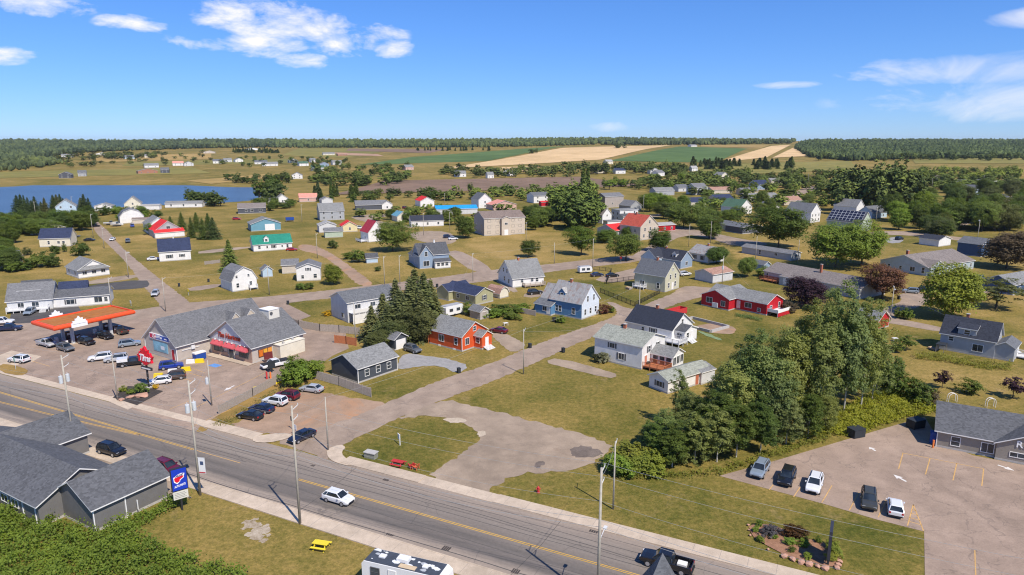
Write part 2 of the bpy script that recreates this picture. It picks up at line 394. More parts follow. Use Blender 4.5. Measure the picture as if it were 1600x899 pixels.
LUSH = [   # greener and drier stretches of the grass
    ([(722, 627), (850, 566), (905, 572), (955, 590), (1020, 604), (1045, 622), (1010, 660), (985, 678), (955, 690), (850, 661)], .55),
    ([(540, 694), (625, 652), (660, 649), (715, 657), (746, 679), (745, 691), (668, 746), (600, 736), (540, 716)], .55),
    ([(575, 600), (622, 580), (660, 574), (700, 577), (718, 584), (640, 612), (600, 630), (570, 623)], 1.0),
    ([(805, 741), (880, 738), (960, 742), (1100, 740), (1180, 760), (1288, 790), (1446, 832), (1446, 940), (1260, 915), (1000, 838), (770, 774), (780, 757)], .55),
    ([(1125, 742), (1216, 716), (1330, 686), (1420, 655), (1400, 645), (1300, 668), (1180, 700), (1060, 738)], 1.0),
    ([(1230, 765), (1290, 791), (1370, 816), (1440, 834), (1440, 850), (1380, 835), (1300, 815), (1220, 790)], 1.0),
    ([(1060, 520), (1100, 505), (1180, 500), (1230, 515), (1240, 560), (1150, 590), (1060, 570), (1040, 545)], .55),
    ([(300, 780), (480, 822), (580, 852), (720, 899), (760, 960), (300, 960), (180, 860)], -.12),
    ([(1400, 540), (1480, 560), (1600, 580), (1700, 620), (1600, 640), (1480, 622), (1395, 580)], -.6),
    ([(740, 372), (820, 362), (890, 365), (960, 380), (965, 396), (840, 412), (770, 415), (715, 392)], -.6),
    ([(870, 440), (960, 437), (1010, 470), (985, 482), (945, 470), (940, 455)], 1.0),
    ([(815, 505), (850, 490), (930, 500), (960, 497), (890, 517), (850, 533), (825, 535), (775, 512)], .55),
    ([(545, 462), (520, 470), (470, 475), (480, 492), (520, 505), (545, 505)], .55),
    ([(0, 425), (110, 440), (200, 440), (130, 400), (60, 392), (0, 405)], -.7), ([(250, 432), (345, 438), (345, 415), (300, 408)], -.3), ([(560, 445), (650, 432), (640, 405), (560, 412)], -.5), ([(460, 340), (560, 335), (560, 360), (470, 372)], .3), ([(230, 395), (390, 390), (395, 430), (250, 430)], .1),
    ([(1060, 385), (1160, 392), (1170, 440), (1090, 425)], .5), ([(1180, 440), (1230, 450), (1220, 470), (1150, 450)], .6), ([(1390, 380), (1530, 385), (1540, 410), (1390, 412)], .4), ([(900, 338), (1010, 345), (1000, 360), (880, 372)], .4), ([(1520, 470), (1600, 480), (1600, 540), (1500, 520)], -.3), ([(340, 305), (480, 300), (480, 330), (340, 328)], -.2),
]
def inside_np(poly, X, Y):
    r = np.zeros(X.shape, bool); j = len(poly) - 1
    for i in range(len(poly)):
        (xi, yi), (xj, yj) = poly[i], poly[j]
        if yi != yj: r ^= ((yi > Y) != (yj > Y)) & (X < (xj - xi) * (Y - yi) / (yj - yi) + xi)
        j = i
    return r
def land():
    gm = ground_mat(); x0, x1, y0, y1, st = -330, 330, -60, 640, 2.0
    xs = np.arange(x0, x1 + .1, st); ys = np.arange(y0, y1 + .1, st); X, Y = np.meshgrid(xs, ys); A = np.zeros_like(X)
    for poly, v in LUSH:
        w = W2(poly); m = inside_np(w, X, Y).astype(float)
        for _ in range(2):
            m = (m + np.roll(m, 1, 0) + np.roll(m, -1, 0) + np.roll(m, 1, 1) + np.roll(m, -1, 1)) / 5
        A = A * (1 - m) + v * m
    for k in range(110):          # each plot mown and watered its own way
        cx, cy = random.uniform(-230, 260), random.uniform(130, 470); a = R_(random.choice([50, 46, 28, 24])); l_, w_ = random.uniform(8, 20), random.uniform(6, 13); c, s_ = math.cos(a), math.sin(a)
        m = ((np.abs((X - cx) * c + (Y - cy) * s_) < l_) & (np.abs(-(X - cx) * s_ + (Y - cy) * c) < w_)).astype(float); m = (m + np.roll(m, 1, 0) + np.roll(m, 1, 1)) / 3
        A = A + m * random.uniform(-.55, .6) * (np.abs(A) < .5)
    A = np.clip(A, -1, 1.1)
    ny, nx = X.shape; co = np.stack([X, Y, np.zeros_like(X)], -1).reshape(-1, 3); idx = np.arange(nx * ny).reshape(ny, nx)
    f = np.stack([idx[:-1, :-1], idx[:-1, 1:], idx[1:, 1:], idx[1:, :-1]], -1).reshape(-1, 4)
    me = bpy.data.meshes.new('ground'); me.vertices.add(len(co)); me.vertices.foreach_set('co', co.astype(np.float32).ravel()); me.loops.add(f.size); me.loops.foreach_set('vertex_index', f.astype(np.int32).ravel())
    me.polygons.add(len(f)); me.polygons.foreach_set('loop_start', np.arange(0, f.size, 4, dtype=np.int32)); me.update(calc_edges=True)
    at = me.attributes.new('lush', 'FLOAT', 'POINT'); at.data.foreach_set('value', A.astype(np.float32).ravel()); me.materials.append(gm)
    place('ground', me)['kind'] = 'structure'
    def grid(ys, xf, name):
        vs, fs = [], []; n = 0
        for y in ys:
            row = xf(y); n = len(row); vs += [(x, y, hgt(x, y) if y > 690 else 0.0) for x in row]
        for j in range(len(ys) - 1):
            for i in range(n - 1): a = j * n + i; fs.append((a, a + 1, a + n + 1, a + n))
        me = bpy.data.meshes.new(name); me.from_pydata(vs, [], fs); me.materials.append(gm); me.polygons.foreach_set('use_smooth', [True] * len(fs)); place(name, me)['kind'] = 'structure'
    far = [640.0] + list(np.linspace(690, 4200, 90)) + list(np.geomspace(4300, 9000, 12))
    grid(far, lambda y: [(i / 96 * 2 - 1) * (500 + y * 1.15) for i in range(97)], 'terrain')
    for a, b in ((-1240, -330), (330, 1240)): grid([-60, 200, 420, 640], lambda y: list(np.linspace(a, b, 9)), 'terrain')
land()
def field(name, quad, mat, lift=.35, n=28):
    """four pixel corners (far left, far right, near right, near left) draped over the land"""
    c = [G(*p) for p in quad]; vs, fs = [], []
    for j in range(n + 1):
        for i in range(n + 1):
            u, v = i / n, j / n
            p = c[3] * (1 - u) * (1 - v) + c[2] * u * (1 - v) + c[1] * u * v + c[0] * (1 - u) * v
            vs.append((p.x, p.y, (hgt(p.x, p.y) if p.y > 690 else 0) + lift))
    for j in range(n):
        for i in range(n): a = j * (n + 1) + i; fs.append((a, a + 1, a + n + 2, a + n + 1))
    me = bpy.data.meshes.new(name); me.from_pydata(vs, [], fs); me.materials.append(mat); o = place(name, me); o['kind'] = 'structure'; return o
WHEAT = patch_mat('ripe_grain', (.53, .36, .17), (.66, .46, .24), s1=.004, s2=.03, s3=.3, bmp=.2)
GREENF = patch_mat('potato_crop', (.075, .125, .035), (.11, .165, .05), s1=.004, s2=.02, s3=.4, bmp=.4)
SOIL = patch_mat('ploughed_soil', (.17, .115, .075), (.235, .155, .105), (.26, .17, .115), s1=.006, s2=.04, s3=.5, bmp=.5)
HAY = patch_mat('cut_hay_meadow', (0.275, 0.196, 0.060), (0.407, 0.265, 0.092), s1=.004, s2=.03, s3=.3)
MEADOW = patch_mat('green_meadow', (0.163, 0.157, 0.038), (0.252, 0.209, 0.056), s1=.004, s2=.03, s3=.3)
REDSOIL = patch_mat('red_soil', (.36, .22, .14), (.46, .29, .19), s1=.004, s2=.03, s3=.3)
field('wheat_field', [(880, 231.5), (1048, 227.5), (938, 250), (690, 264)], WHEAT, .5)
field('wheat_field', [(1205, 228.5), (1236, 226.5), (1199, 246), (1118, 255.5)], WHEAT, .5)
field('wheat_field', [(1239, 231.5), (1254, 233), (1263, 244.5), (1207, 247)], WHEAT, .6)
field('wheat_field', [(785, 262), (842, 260.5), (840, 268), (770, 270)], WHEAT, .7)
field('crop_field', [(640, 246), (884, 228.5), (760, 252), (560, 258)], GREENF, .3)
field('crop_field', [(1062, 229.5), (1168, 232.5), (1118, 255), (950, 252)], GREENF, .4)
field('ploughed_field', [(600, 283), (905, 276.5), (1012, 291), (520, 305)], SOIL, .35)
field('ploughed_field', [(545, 232.5), (700, 233.5), (670, 239.5), (540, 236)], SOIL, .45)
field('hay_field', [(150, 243), (330, 240), (330, 249), (150, 254)], HAY, .25)
field('hay_field', [(-40, 270), (300, 262), (330, 271), (-60, 280)], MEADOW, .22)
field('hay_field', [(290, 283), (420, 272), (430, 277), (330, 288)], HAY, .28)
field('hay_field', [(200, 253), (460, 248), (470, 255), (190, 260)], MEADOW, .3)
field('hay_field', [(470, 231), (640, 231.5), (540, 247), (440, 243)], MEADOW, .3)
field('hay_field', [(1100, 258), (1330, 252), (1340, 266), (1070, 276)], MEADOW, .4)
field('hay_field', [(1425, 249), (1640, 246), (1640, 256), (1430, 256)], MEADOW, .5)
field('hay_field', [(250, 272), (400, 270), (420, 286), (280, 286)], REDSOIL, .3) if False else None
field('hay_field', [(1095, 227.5), (1205, 227), (1190, 231.5), (1095, 229.5)], HAY, .6)
field('red_field', [(520, 238.5), (590, 241.5), (600, 244.5), (530, 243)], REDSOIL, .6)
WATER = water_mat()
sheet('river', [(-900, 300), (-300, 296), (0, 293.5), (60, 289), (110, 288), (200, 287), (300, 290), (360, 293), (405, 293), (412, 298), (408, 309), (395, 314), (330, 318), (200, 323), (100, 331), (40, 337), (0, 341), (-300, 356), (-900, 380)], .06, WATER, smooth=2)

# ------------------------------------------------------------------ streets, lots and drives
ASPH = patch_mat('lot_asphalt', (0.275, 0.204, 0.154), (0.372, 0.275, 0.208), (0.171, 0.138, 0.110), s1=.03, s2=.35, s3=5, rough=.9, thr=.64, crack=.3)
STREET = patch_mat('street_asphalt', (0.284, 0.214, 0.160), (0.367, 0.280, 0.210), (0.221, 0.171, 0.130), s1=.05, s2=.4, s3=5, rough=.9, thr=.66, crack=.25)
DARKASPH = patch_mat('fresh_asphalt', (.07, .065, .063), (.10, .093, .088), s1=.05, s2=.5, s3=5, rough=.9)
GRAVEL = patch_mat('gravel', (0.285, 0.219, 0.159), (0.380, 0.292, 0.211), (0.247, 0.172, 0.115), s1=.06, s2=.35, s3=7, bmp=.6, crack=.12)
GREYGRAVEL = patch_mat('grey_gravel', (.26, .25, .24), (.345, .33, .31), s1=.08, s2=.8, s3=9, bmp=.6)
DIRT = patch_mat('red_dirt', (.285, .195, .130), (.375, .255, .175), (.45, .235, .120), s1=.07, s2=.3, s3=6, thr=.53, bmp=.5)
CONC = patch_mat('concrete', (0.441, 0.353, 0.262), (0.546, 0.441, 0.331), (0.378, 0.304, 0.224), s1=.08, s2=.7, s3=8, rough=.9, thr=.66)
LAWN = patch_mat('mown_lawn', (0.092, 0.085, 0.016), (0.200, 0.140, 0.032), (0.315, 0.187, 0.056), s1=.045, s2=.3, s3=5, thr=.60, bmp=.7, dist=.1)
GREENLAWN = patch_mat('green_lawn', (0.105, 0.122, 0.019), (0.173, 0.162, 0.028), (0.263, 0.196, 0.050), s1=.06, s2=.4, s3=5, thr=.64, bmp=.7, dist=.1)
DRYLAWN = patch_mat('dry_lawn', (0.207, 0.142, 0.039), (0.329, 0.205, 0.066), (0.439, 0.250, 0.094), s1=.05, s2=.3, s3=5, thr=.60, bmp=.7, dist=.1)

RA = R_(-26.3)                                     # bearing of the main road; its frame: x along, y across
RO = Vector((0, 72.1, 0))
def RL(p):                                         # world -> road frame
    d = Vector((p[0] - RO.x, p[1] - RO.y)); c, s = math.cos(RA), math.sin(RA)
    return (d.x * c + d.y * s, -d.x * s + d.y * c)
def RW(u, v, z=0): c, s = math.cos(RA), math.sin(RA); return Vector((RO.x + u * c - v * s, RO.y + u * s + v * c, z))
ROADM = road_mat()
def strip(name, u0, u1, v0, v1, z0, z1, mat, kind='structure', parent=None):
    mb = MB(); mb.box(u0, u1, v0, v1, z0, z1)
    if parent is not None: return mb.build(name, mat, parent)
    o = mb.build(name, mat, None, RO, RA); o['kind'] = kind; return o
me = MB().add([(-220, -6.3, 0), (160, -6.3, 0), (160, 6.6, 0), (-220, 6.6, 0)], [(0, 1, 2, 3)]).mesh('main_road', ROADM)
road = place('main_road', me, None, (RO.x, RO.y, .02), RA); road['kind'] = 'structure'
YEL = plain('yellow_road_paint', (.62, .36, .055), .7, .22, 1.2)
YELW = plain('worn_orange_paint', (.55, .33, .12), .8, .3, 1.0)
WHT = plain('white_road_paint', (.66, .62, .57), .7, .18, 1.2)
def stripe(parent, pts, w, mat, name='lane_marking', z=.006):
    mb = MB()
    for (a, b) in zip(pts, pts[1:]):
        a, b = Vector(a), Vector(b); d = (b - a); t = Vector((-d.y, d.x)).normalized() * w / 2
        mb.add([(*(a - t), z), (*(b - t), z), (*(b + t), z), (*(a + t), z)], [(0, 1, 2, 3)])
    return mb.build(name, mat, parent)
for dv in (-.14, .14):
    stripe(road, [(-66, dv + .05), (-54.0, dv)], .1, YEL); stripe(road, [(-33, dv), (-10.0, dv + (.0)), (70, dv), (150, dv)], .11, YEL)
stripe(road, [(-220, 1.5), (-110, .9), (-66, .15)], .12, YEL); stripe(road, [(-220, 1.2), (-110, .62), (-66, -.1)], .1, YEL)
stripe(road, [(-220, -3.2), (-110, -2.3), (-84, -1.2), (-66, -.1)], .12, YEL); stripe(road, [(-220, -3.5), (-110, -2.6), (-84, -1.5), (-66, -.35)], .1, YELW)
stripe(road, [(-54, 0), (-44, -.05)], .12, YELW)
for (u, v, w, h) in [(-22, 5.2, .9, .5), (8, 5.9, 1.1, .5), (-6, -4.9, 1.0, .8), (-13.5, -5.5, 1.0, .35), (3, -5.2, .9, .8), (-34, 4, .7, .4)]:
    mb = MB(); 
    for k in range(4): mb.box(-w / 2 + k * w / 4 + .03, -w / 2 + (k + 1) * w / 4 - .03, -h / 2, h / 2, .003, .02)
    mb.build('drain_grate', plain('cast_iron', (.06, .05, .045), .8), road, (u, v, 0))
for (a, b) in [((3.6, 6.4), (2.8, -6.1)), ((-28, 6.3), (-27, -6))]:
    stripe(road, [a, ((a[0] + b[0]) / 2 + .3, 0.4), b], .06, plain('tar_and_wire_shadow', (.07, .065, .06), .8), 'tar_and_wire_shadow')
TAR_SHADOW = plain('tar_and_wire_shadow', (.07, .065, .06), .8)
for v0, u0, u1, w_ in [(4.3, -105, 60, .08), (3.0, -120, 40, .10), (2.4, -70, 70, .07), (1.5, -60, 30, .08), (-5.5, -60, 80, .12), (5.4, -30, 50, .06), (-2.2, -40, 60, .05), (.9, -110, -40, .07)]:  # long dark lines: sealed cracks together with painted shadows of the wires
    stripe(road, [(u, v0 + .28 * math.sin(u * .05 + v0) + random.uniform(-.1, .1)) for u in np.arange(u0, u1, 3.5)], w_, TAR_SHADOW, 'tar_and_wire_shadow', .005)
# kerbs and pavements
def pave(name, u0, u1, v0, v1, label_kind='structure', z=.13):
    mb = MB(); a, b = (v0, v1) if v0 < v1 else (v1, v0)
    mb.box(u0, u1, a, b, .0, z); o = mb.build(name, CONC, None, RO, RA); o['kind'] = 'structure'
    k = MB(); ek = (v0 - .16, v0) if v0 > 0 else (v0, v0 + .16)
    k.box(u0, u1, ek[0], ek[1], 0, z + .025); k.build('kerb', CONC, o)
    j = MB(); u = u0 + 1.5
    while u < u1 - .5: j.box(u - .02, u + .02, a + .02, b - .02, z + .001, z + .004); u += 3.0
    j.build('expansion_joint', plain('dark_joint', (.30, .26, .22), .9), o)['kind'] = 'stuff'; return o
u_side0 = RL(G(400, 684))[0]; u_side1 = RL(G(520, 716))[0]
pave('sidewalk', u_side1 + 2.0, RL(G(668, 748))[0] - .5, 6.6, 8.6)
pave('sidewalk', RL(G(780, 775))[0], 150, 6.6, 8.6)
pave('sidewalk', RL(G(668, 748))[0] - .5, RL(G(780, 775))[0], 6.6, 8.6, z=.05)
pave('sidewalk', RL(G(297, 670))[0], u_side0, 6.6, 8.8)
pave('sidewalk', -220, RL(G(297, 670))[0], 6.9, 8.5, z=.04)
pave('sidewalk', RL(G(330, 785))[0] - 4, 150, -6.3, -8.5)
pave('sidewalk', -220, RL(G(330, 785))[0] - 4, -6.3, -8.3, z=.05)
sheet('street_corner', [(395, 683), (440, 677), (459, 680), (448, 687), (420, 693), (395, 692)], .11, CONC, 1)
sheet('street_corner', [(510, 703), (532, 695), (541, 700), (534, 706), (536, 714), (552, 724), (548, 730), (524, 724), (512, 716)], .11, CONC, 1)

# side street up to the red house
sheet('side_street', [(430, 690), (458, 679), (505, 668), (560, 650), (600, 631.5), (692, 592), (760, 571), (822, 545), (851, 534.5), (892, 519), (949, 500), (966, 491), (960, 480), (947, 474), (953, 471), (975, 480), (990, 484), (1022, 470), (1052, 459), (1062, 449), (1080, 447), (1122, 451), (1125, 457), (1085, 467), (1048, 478), (1010, 495), (972, 508), (949, 517), (900, 538), (848, 562), (790, 588), (744, 606), (700, 622), (640, 645), (590, 669), (532, 697), (512, 704), (516, 722), (540, 728), (470, 705)], .035, STREET, 1, .28)
sheet('dirt_lot', [(362, 668), (367, 660), (420, 640), (462, 616), (478, 611), (515, 616), (572, 626), (607, 631), (585, 642), (560, 653), (522, 667), (495, 673), (458, 681), (420, 678), (385, 678)], .028, DIRT, 2, .5)
sheet('gravel_lot', [(622, 652), (690, 625), (722, 629), (850, 663), (957, 692), (950, 712), (905, 735), (846, 738), (805, 741), (778, 757), (762, 775), (664, 749), (700, 725), (746, 692), (748, 678), (717, 656), (662, 648), (630, 656)], .031, GRAVEL, 1, .5)
STAIN = patch_mat('damp_soil', (.12, .095, .08), (.20, .16, .13), s1=.2, s2=.6, s3=6)
sheet('soil_patch', [(890, 704), (905, 697), (925, 699), (945, 708), (930, 715), (905, 716), (893, 712)], .036, STAIN, 2, .35)
sheet('soil_patch', [(830, 727), (850, 719), (852, 726), (838, 733)], .036, STAIN, 2, .25)
PALE = patch_mat('pale_rubble', (0.420, 0.340, 0.248), (0.540, 0.442, 0.328), s1=.3, s2=1.2, s3=8)
sheet('gravel_patch', [(690, 656), (712, 653), (730, 656), (725, 661), (700, 661)], .036, PALE, 2, .3)
sheet('gravel_patch', [(742, 676), (756, 673), (762, 679), (750, 684)], .036, PALE, 2, .25)
PALE2 = patch_mat('bare_stony_soil', (.29, .22, .14), (.46, .39, .30), s1=.4, s2=1.6, s3=7)
for px_, py_, r_ in [(395, 822, 1.1), (408, 830, 1.4), (402, 840, .9), (386, 816, .6), (416, 822, .5), (392, 834, .7), (412, 845, .5), (381, 826, .35), (420, 836, .4), (399, 812, .4)]:
    c_ = G(px_, py_); sheet('gravel_patch', [(c_.x + r_ * random.uniform(.5, 1.2) * math.cos(t_), c_.y + r_ * random.uniform(.5, 1.2) * math.sin(t_)) for t_ in np.linspace(0, 5.7, 9)], .012 + .0007 * py_ % .02, PALE2, 1, .12, True, step=.3)
# lawns with a tone of their own
# back street, left street and lanes beyond
sheet('back_street', [(-120, 505), (0, 500), (122, 489), (207, 486), (255, 478), (300, 472.5), (400, 465.5), (517, 453.5), (590, 445), (666, 436.5), (774, 421), (843, 415), (930, 404.5), (985, 399), (1010, 402), (1000, 409), (925, 417), (851, 426), (774, 438.5), (689, 448), (600, 457), (522, 466), (460, 472), (372, 484), (300, 492), (200, 503), (0, 522), (-120, 530)], .024, STREET, 1, .25)
EDGE = plain('faded_white_line', (.50, .44, .38), .8, .2, .5)
def wline(pix, w, mat, name, z): 
    mb = MB(); p = [G(*q) for q in pix]
    for a, b in zip(p, p[1:]):
        d = (b - a); t = Vector((-d.y, d.x, 0)).normalized() * w / 2; up = Vector((0, 0, z))
        mb.add([a - t + up, b - t + up, b + t + up, a + t + up], [(0, 1, 2, 3)])
    return mb
LSTREET = [(222, 446), (203, 416.5), (169, 382), (150, 365), (146, 355), (143, 345), (150, 344), (160, 354), (170, 362), (187, 384), (215, 408), (250, 437), (297, 472), (300, 480), (252, 484), (246, 470)]
sheet('left_street', LSTREET, .030, STREET, 1, .25)
sheet('lane', [(697, 394), (716, 391), (745, 405), (768, 420), (764, 427), (738, 424), (716, 409)], .027, STREET, 1)
sheet('parking_lot', [(636, 366), (660, 361), (700, 362), (714, 372), (712, 379), (690, 384), (650, 376)], .025, GRAVEL, 1)
sheet('lane', [(640, 357), (600, 352), (560, 345), (545, 338), (600, 334), (650, 331), (652, 334), (605, 338.5), (575, 342), (610, 349), (650, 355)], .026, GRAVEL, 1)
sheet('dirt_track', [(466, 382), (490, 383), (515, 394), (540, 411), (572, 434), (585, 446), (562, 448), (540, 428), (520, 411), (500, 398), (466, 391)], .020, DIRT, 1, .4)
sheet('lane', [(985, 402), (1000, 392), (1040, 372), (1053, 356), (1060, 354), (1090, 360), (1122, 366), (1160, 374), (1196, 379), (1200, 384), (1150, 386), (1110, 373), (1070, 366), (1020, 392), (1008, 404)], .026, STREET, 1)
sheet('lane', [(1000, 337), (1050, 333), (1052, 336), (1030, 339), (1000, 341)], .024, GRAVEL, 1)
sheet('lane', [(1215, 306), (1240, 301), (1262, 291), (1285, 289), (1288, 293), (1268, 299), (1248, 306), (1225, 310)], .024, STREET, 1)
sheet('driveway', [(849, 566), (872, 559), (960, 583), (965, 588), (952, 592), (880, 574)], .041, GRAVEL, 1, .1)
sheet('driveway', [(619, 579), (622, 566), (632, 552), (662, 556), (706, 562), (734, 572), (716, 585), (686, 571), (655, 573)], .042, GREYGRAVEL, 1, .2)
sheet('driveway', [(765, 522), (786, 520), (806, 530), (826, 541), (800, 553), (785, 540)], .040, GRAVEL, 1, .2)
sheet('driveway', [(812, 463), (840, 452), (856, 458), (836, 466)], .020, GRAVEL, 1, .2)
sheet('driveway', [(926, 436), (975, 423), (1000, 418), (1003, 428), (985, 440), (945, 442)], .021, STREET, 1)
sheet('driveway', [(770, 436), (782, 433), (812, 455), (800, 458)], .022, GRAVEL, 1)
sheet('driveway', [(310, 392), (390, 385), (391, 388), (310, 398)], .015, GRAVEL, 1)
sheet('driveway', [(290, 450), (345, 443), (346, 448), (300, 456)], .015, STREET, 1)
sheet('driveway', [(130, 440), (215, 428), (222, 433), (140, 446)], .015, GRAVEL, 1)
sheet('driveway', [(14, 505), (18, 488), (60, 484), (122, 478), (128, 489), (120, 500), (30, 506)], .034, DARKASPH, 0)
sheet('driveway', [(130, 447), (228, 436), (236, 447), (215, 452), (132, 455)], .032, DARKASPH, 1)
sheet('driveway', [(1345, 492), (1385, 480), (1412, 470), (1400, 460), (1440, 456), (1455, 466), (1440, 480), (1400, 487), (1395, 497), (1440, 505), (1480, 514), (1480, 521), (1390, 505), (1350, 500)], .020, STREET, 1)
sheet('driveway', [(1515, 455), (1530, 440), (1575, 436), (1640, 433), (1640, 452), (1570, 448), (1535, 462)], .020, STREET, 1)
sheet('lane', [(1360, 362), (1412, 361), (1447, 365), (1500, 371), (1550, 376), (1640, 384), (1640, 390), (1545, 381), (1489, 375), (1440, 370), (1400, 367), (1360, 369)], .022, STREET, 1)
sheet('lane', [(1480, 352), (1520, 342), (1560, 330), (1600, 325), (1640, 322), (1640, 330), (1560, 337), (1520, 349), (1490, 357)], .018, STREET, 1)
sheet('driveway', [(1382, 373), (1410, 369), (1412, 379), (1388, 381)], .024, GREYGRAVEL, 1)
sheet('lane', [(1500, 310), (1640, 305), (1640, 309), (1500, 314)], .016, GRAVEL, 1)
sheet('lane', [(945, 284), (1010, 288), (1012, 290), (945, 286)], .2, GRAVEL) if False else None
# filling station and shop lot
lot = sheet('shop_parking_lot', [(-160, 545), (-160, 522), (0, 520), (200, 501), (300, 491), (372, 484), (412, 479), (446, 474), (486, 494), (470, 500), (500, 514), (540, 520), (545, 545), (520, 556), (500, 570), (445, 590), (340, 650), (302, 674), (175, 628), (36, 591), (0, 583)], .027, ASPH, 0)
sheet('concrete_pad', [(0, 555), (18, 548), (65, 557), (50, 566), (18, 572), (0, 572)], .032, CONC)
sheet('concrete_pad', [(28, 540), (50, 538), (75, 548), (100, 556), (65, 560)], .033, CONC) if False else None
sheet('sidewalk', [(322, 556), (334, 551), (400, 568), (388, 573)], .12, CONC)
sheet('grass_island', [(0, 569), (20, 571), (44, 578), (42, 584), (32, 588), (0, 582)], .10, DRYLAWN, 1)
BARK = patch_mat('dark_bark_mulch', (.045, .038, .034), (.08, .068, .06), s1=.5, s2=2, s3=9, bmp=.8)
bed0 = sheet('mulch_bed', [(176, 622), (200, 604), (230, 606), (255, 612), (214, 634)], .10, BARK)
sheet('sidewalk', [(163, 625), (177, 619), (214, 634), (200, 641)], .06, CONC)
sheet('side_yard', [(480, 600), (430, 615), (360, 658), (330, 664), (320, 676), (302, 674), (340, 650), (445, 592), (500, 572), (520, 585)], .029, DRYLAWN, 1)
def wlines(pix_list, w, mat, name, z):
    for pl in pix_list: tag_o = wline(pl, w, mat, name, z).build(name, mat, None); tag_o.parent = lot
wlines([[(290, 572), (320, 583)], [(285, 580), (318, 590)], [(280, 590), (300, 596)], [(300, 640), (440, 570)], [(298, 668), (360, 640)], [(45, 563), (78, 573)], [(265, 640), (300, 625)]], .12, YELW, 'painted_line', .034)
ARROW0 = ((366, 603), (350, 611))
wlines([[(330, 570), (342, 573)]], 1.6, plain('blue_access_paint', (.12, .27, .55), .7, .25), 'access_symbol', .034)
# right parking lot
lot2 = sheet('parking_lot', [(1124, 744), (1216, 719), (1330, 685), (1415, 660), (1445, 652), (1468, 690), (1520, 712), (1640, 735), (1800, 760), (1800, 1000), (1446, 1000), (1445, 899), (1444, 831), (1369, 812), (1288, 788)], .027, ASPH, 0)
def w2(pix_list, w, mat, name, z=.034):
    for pl in pix_list: wline(pl, w, mat, name, z).build(name, mat, None).parent = lot2
w2([[(1404, 733), (1411, 708)], [(1446, 742), (1453, 717)], [(1489, 751), (1495, 724)], [(1534, 760), (1537, 733)], [(1411, 708.5), (1537, 733)]], .14, YELW, 'painted_line')
w2([[(1202, 766), (1208, 758)], [(1240, 777), (1250, 762)], [(1284, 786), (1300, 759)], [(1327, 798), (1342, 770)], [(1372, 809), (1386, 779)]], .12, YELW, 'painted_line')
w2([[(1418, 822), (1427, 789)], [(1427, 789), (1443, 830)], [(1420, 815), (1440, 821)], [(1421, 809), (1437, 814)], [(1423, 802), (1434, 806)], [(1425, 797), (1431, 799)]], .13, YELW, 'painted_line')
def arrow(a, b, mat, parent, z=.034):
    A, B = G(*a), G(*b); d = (B - A).normalized(); t = Vector((-d.y, d.x, 0)); L = (B - A).length; up = Vector((0, 0, z)); n = A + d * L * .5 + up
    MB().add([A + up - t * .16, n - t * .16, n + t * .16, A + up + t * .16, n - t * .55, B + up, n + t * .55], [(0, 1, 2, 3), (4, 5, 6)]).build('painted_arrow', mat, parent)
arrow((1416, 753), (1396, 742), WHT, lot2); arrow((1559, 727), (1585, 736), WHT, lot2); arrow((1368, 705), (1358, 699), WHT, lot2)
w2([[(1523, 860), (1527, 960)]], .12, YELW, 'painted_line')
arrow(*ARROW0, WHT, lot)
# land before the parts store
sheet('store_lot', [(-200, 660), (0, 655), (60, 662), (125, 690), (240, 740), (268, 752), (290, 770), (300, 778), (255, 785), (200, 760), (-200, 780)], .016, GRAVEL, 0)
# ------------------------------------------------------------------ buildings
WALLS = dict(white=(.80, .78, .74), cream=(.74, .68, .54), beige=(.60, .53, .44), grey=(.40, .41, .42), ltgrey=(.62, .62, .61), dark=(.075, .085, .10), charcoal=(.10, .105, .12), orange=(.66, .105, .03), red=(.50, .015, .025),
             blue=(.115, .25, .42), paleblue=(.46, .58, .68), bluegrey=(.27, .35, .45), olive=(.40, .38, .22), paleolive=(.55, .53, .38), teal=(.16, .34, .42), navyblue=(.05, .10, .20), taupe=(.42, .37, .33), store=(.185, .175, .165),
             greyblue=(.42, .49, .52), tan=(.58, .50, .40), pink=(.62, .40, .33), yellow=(.72, .62, .36), brick=(.40, .19, .12), sage=(.45, .52, .40), storefront=(.30, .265, .22))
ROOFS = dict(grey=(.165, .165, .168), ltgrey=(.205, .205, .198), dark=(.085, .088, .095), black=(.038, .042, .055), navy=(.035, .045, .085), brown=(.20, .155, .13), taupe=(.20, .172, .155), sage=(.27, .28, .235), red=(.62, .035, .035), brick=(.42, .085, .055),
             green=(.025, .20, .14), dkgreen=(.07, .13, .085), blue=(.02, .27, .58), teal=(.13, .30, .38), salmon=(.62, .26, .20), charcoal=(.105, .107, .113), maroon=(.36, .04, .06), rust=(.34, .20, .15), silver=(.33, .32, .305), shop=(.14, .14, .143), slate=(.13, .135, .142))
def wallm(k): return siding(k, WALLS[k])
def roofm(k, metal=False): return metal_sheet(k, ROOFS[k], .45 if k == 'silver' else 0) if metal else shingle(k, ROOFS[k])
TRIM = plain('white_trim', (.78, .76, .72), .5, .06, 1.5)
DTRIM = plain('dark_trim', (.10, .10, .105), .5, .1, 1.5)
GLASS = glass()
BRICK = plain('chimney_brick', (.40, .14, .08), .9, .3, 5)
CONCW = plain('foundation_concrete', (.42, .40, .37), .9, .15, 2)
DECK = plain('weathered_deck_wood', (.40, .33, .26), .85, .2, 3)
WDECK = plain('white_deck_paint', (.70, .69, .67), .7, .12, 2)
REDWOOD = plain('red_cedar_stain', (.42, .15, .065), .8, .2, 3)
FENCEW = plain('weathered_fence_wood', (.36, .31, .265), .9, .25, 4)

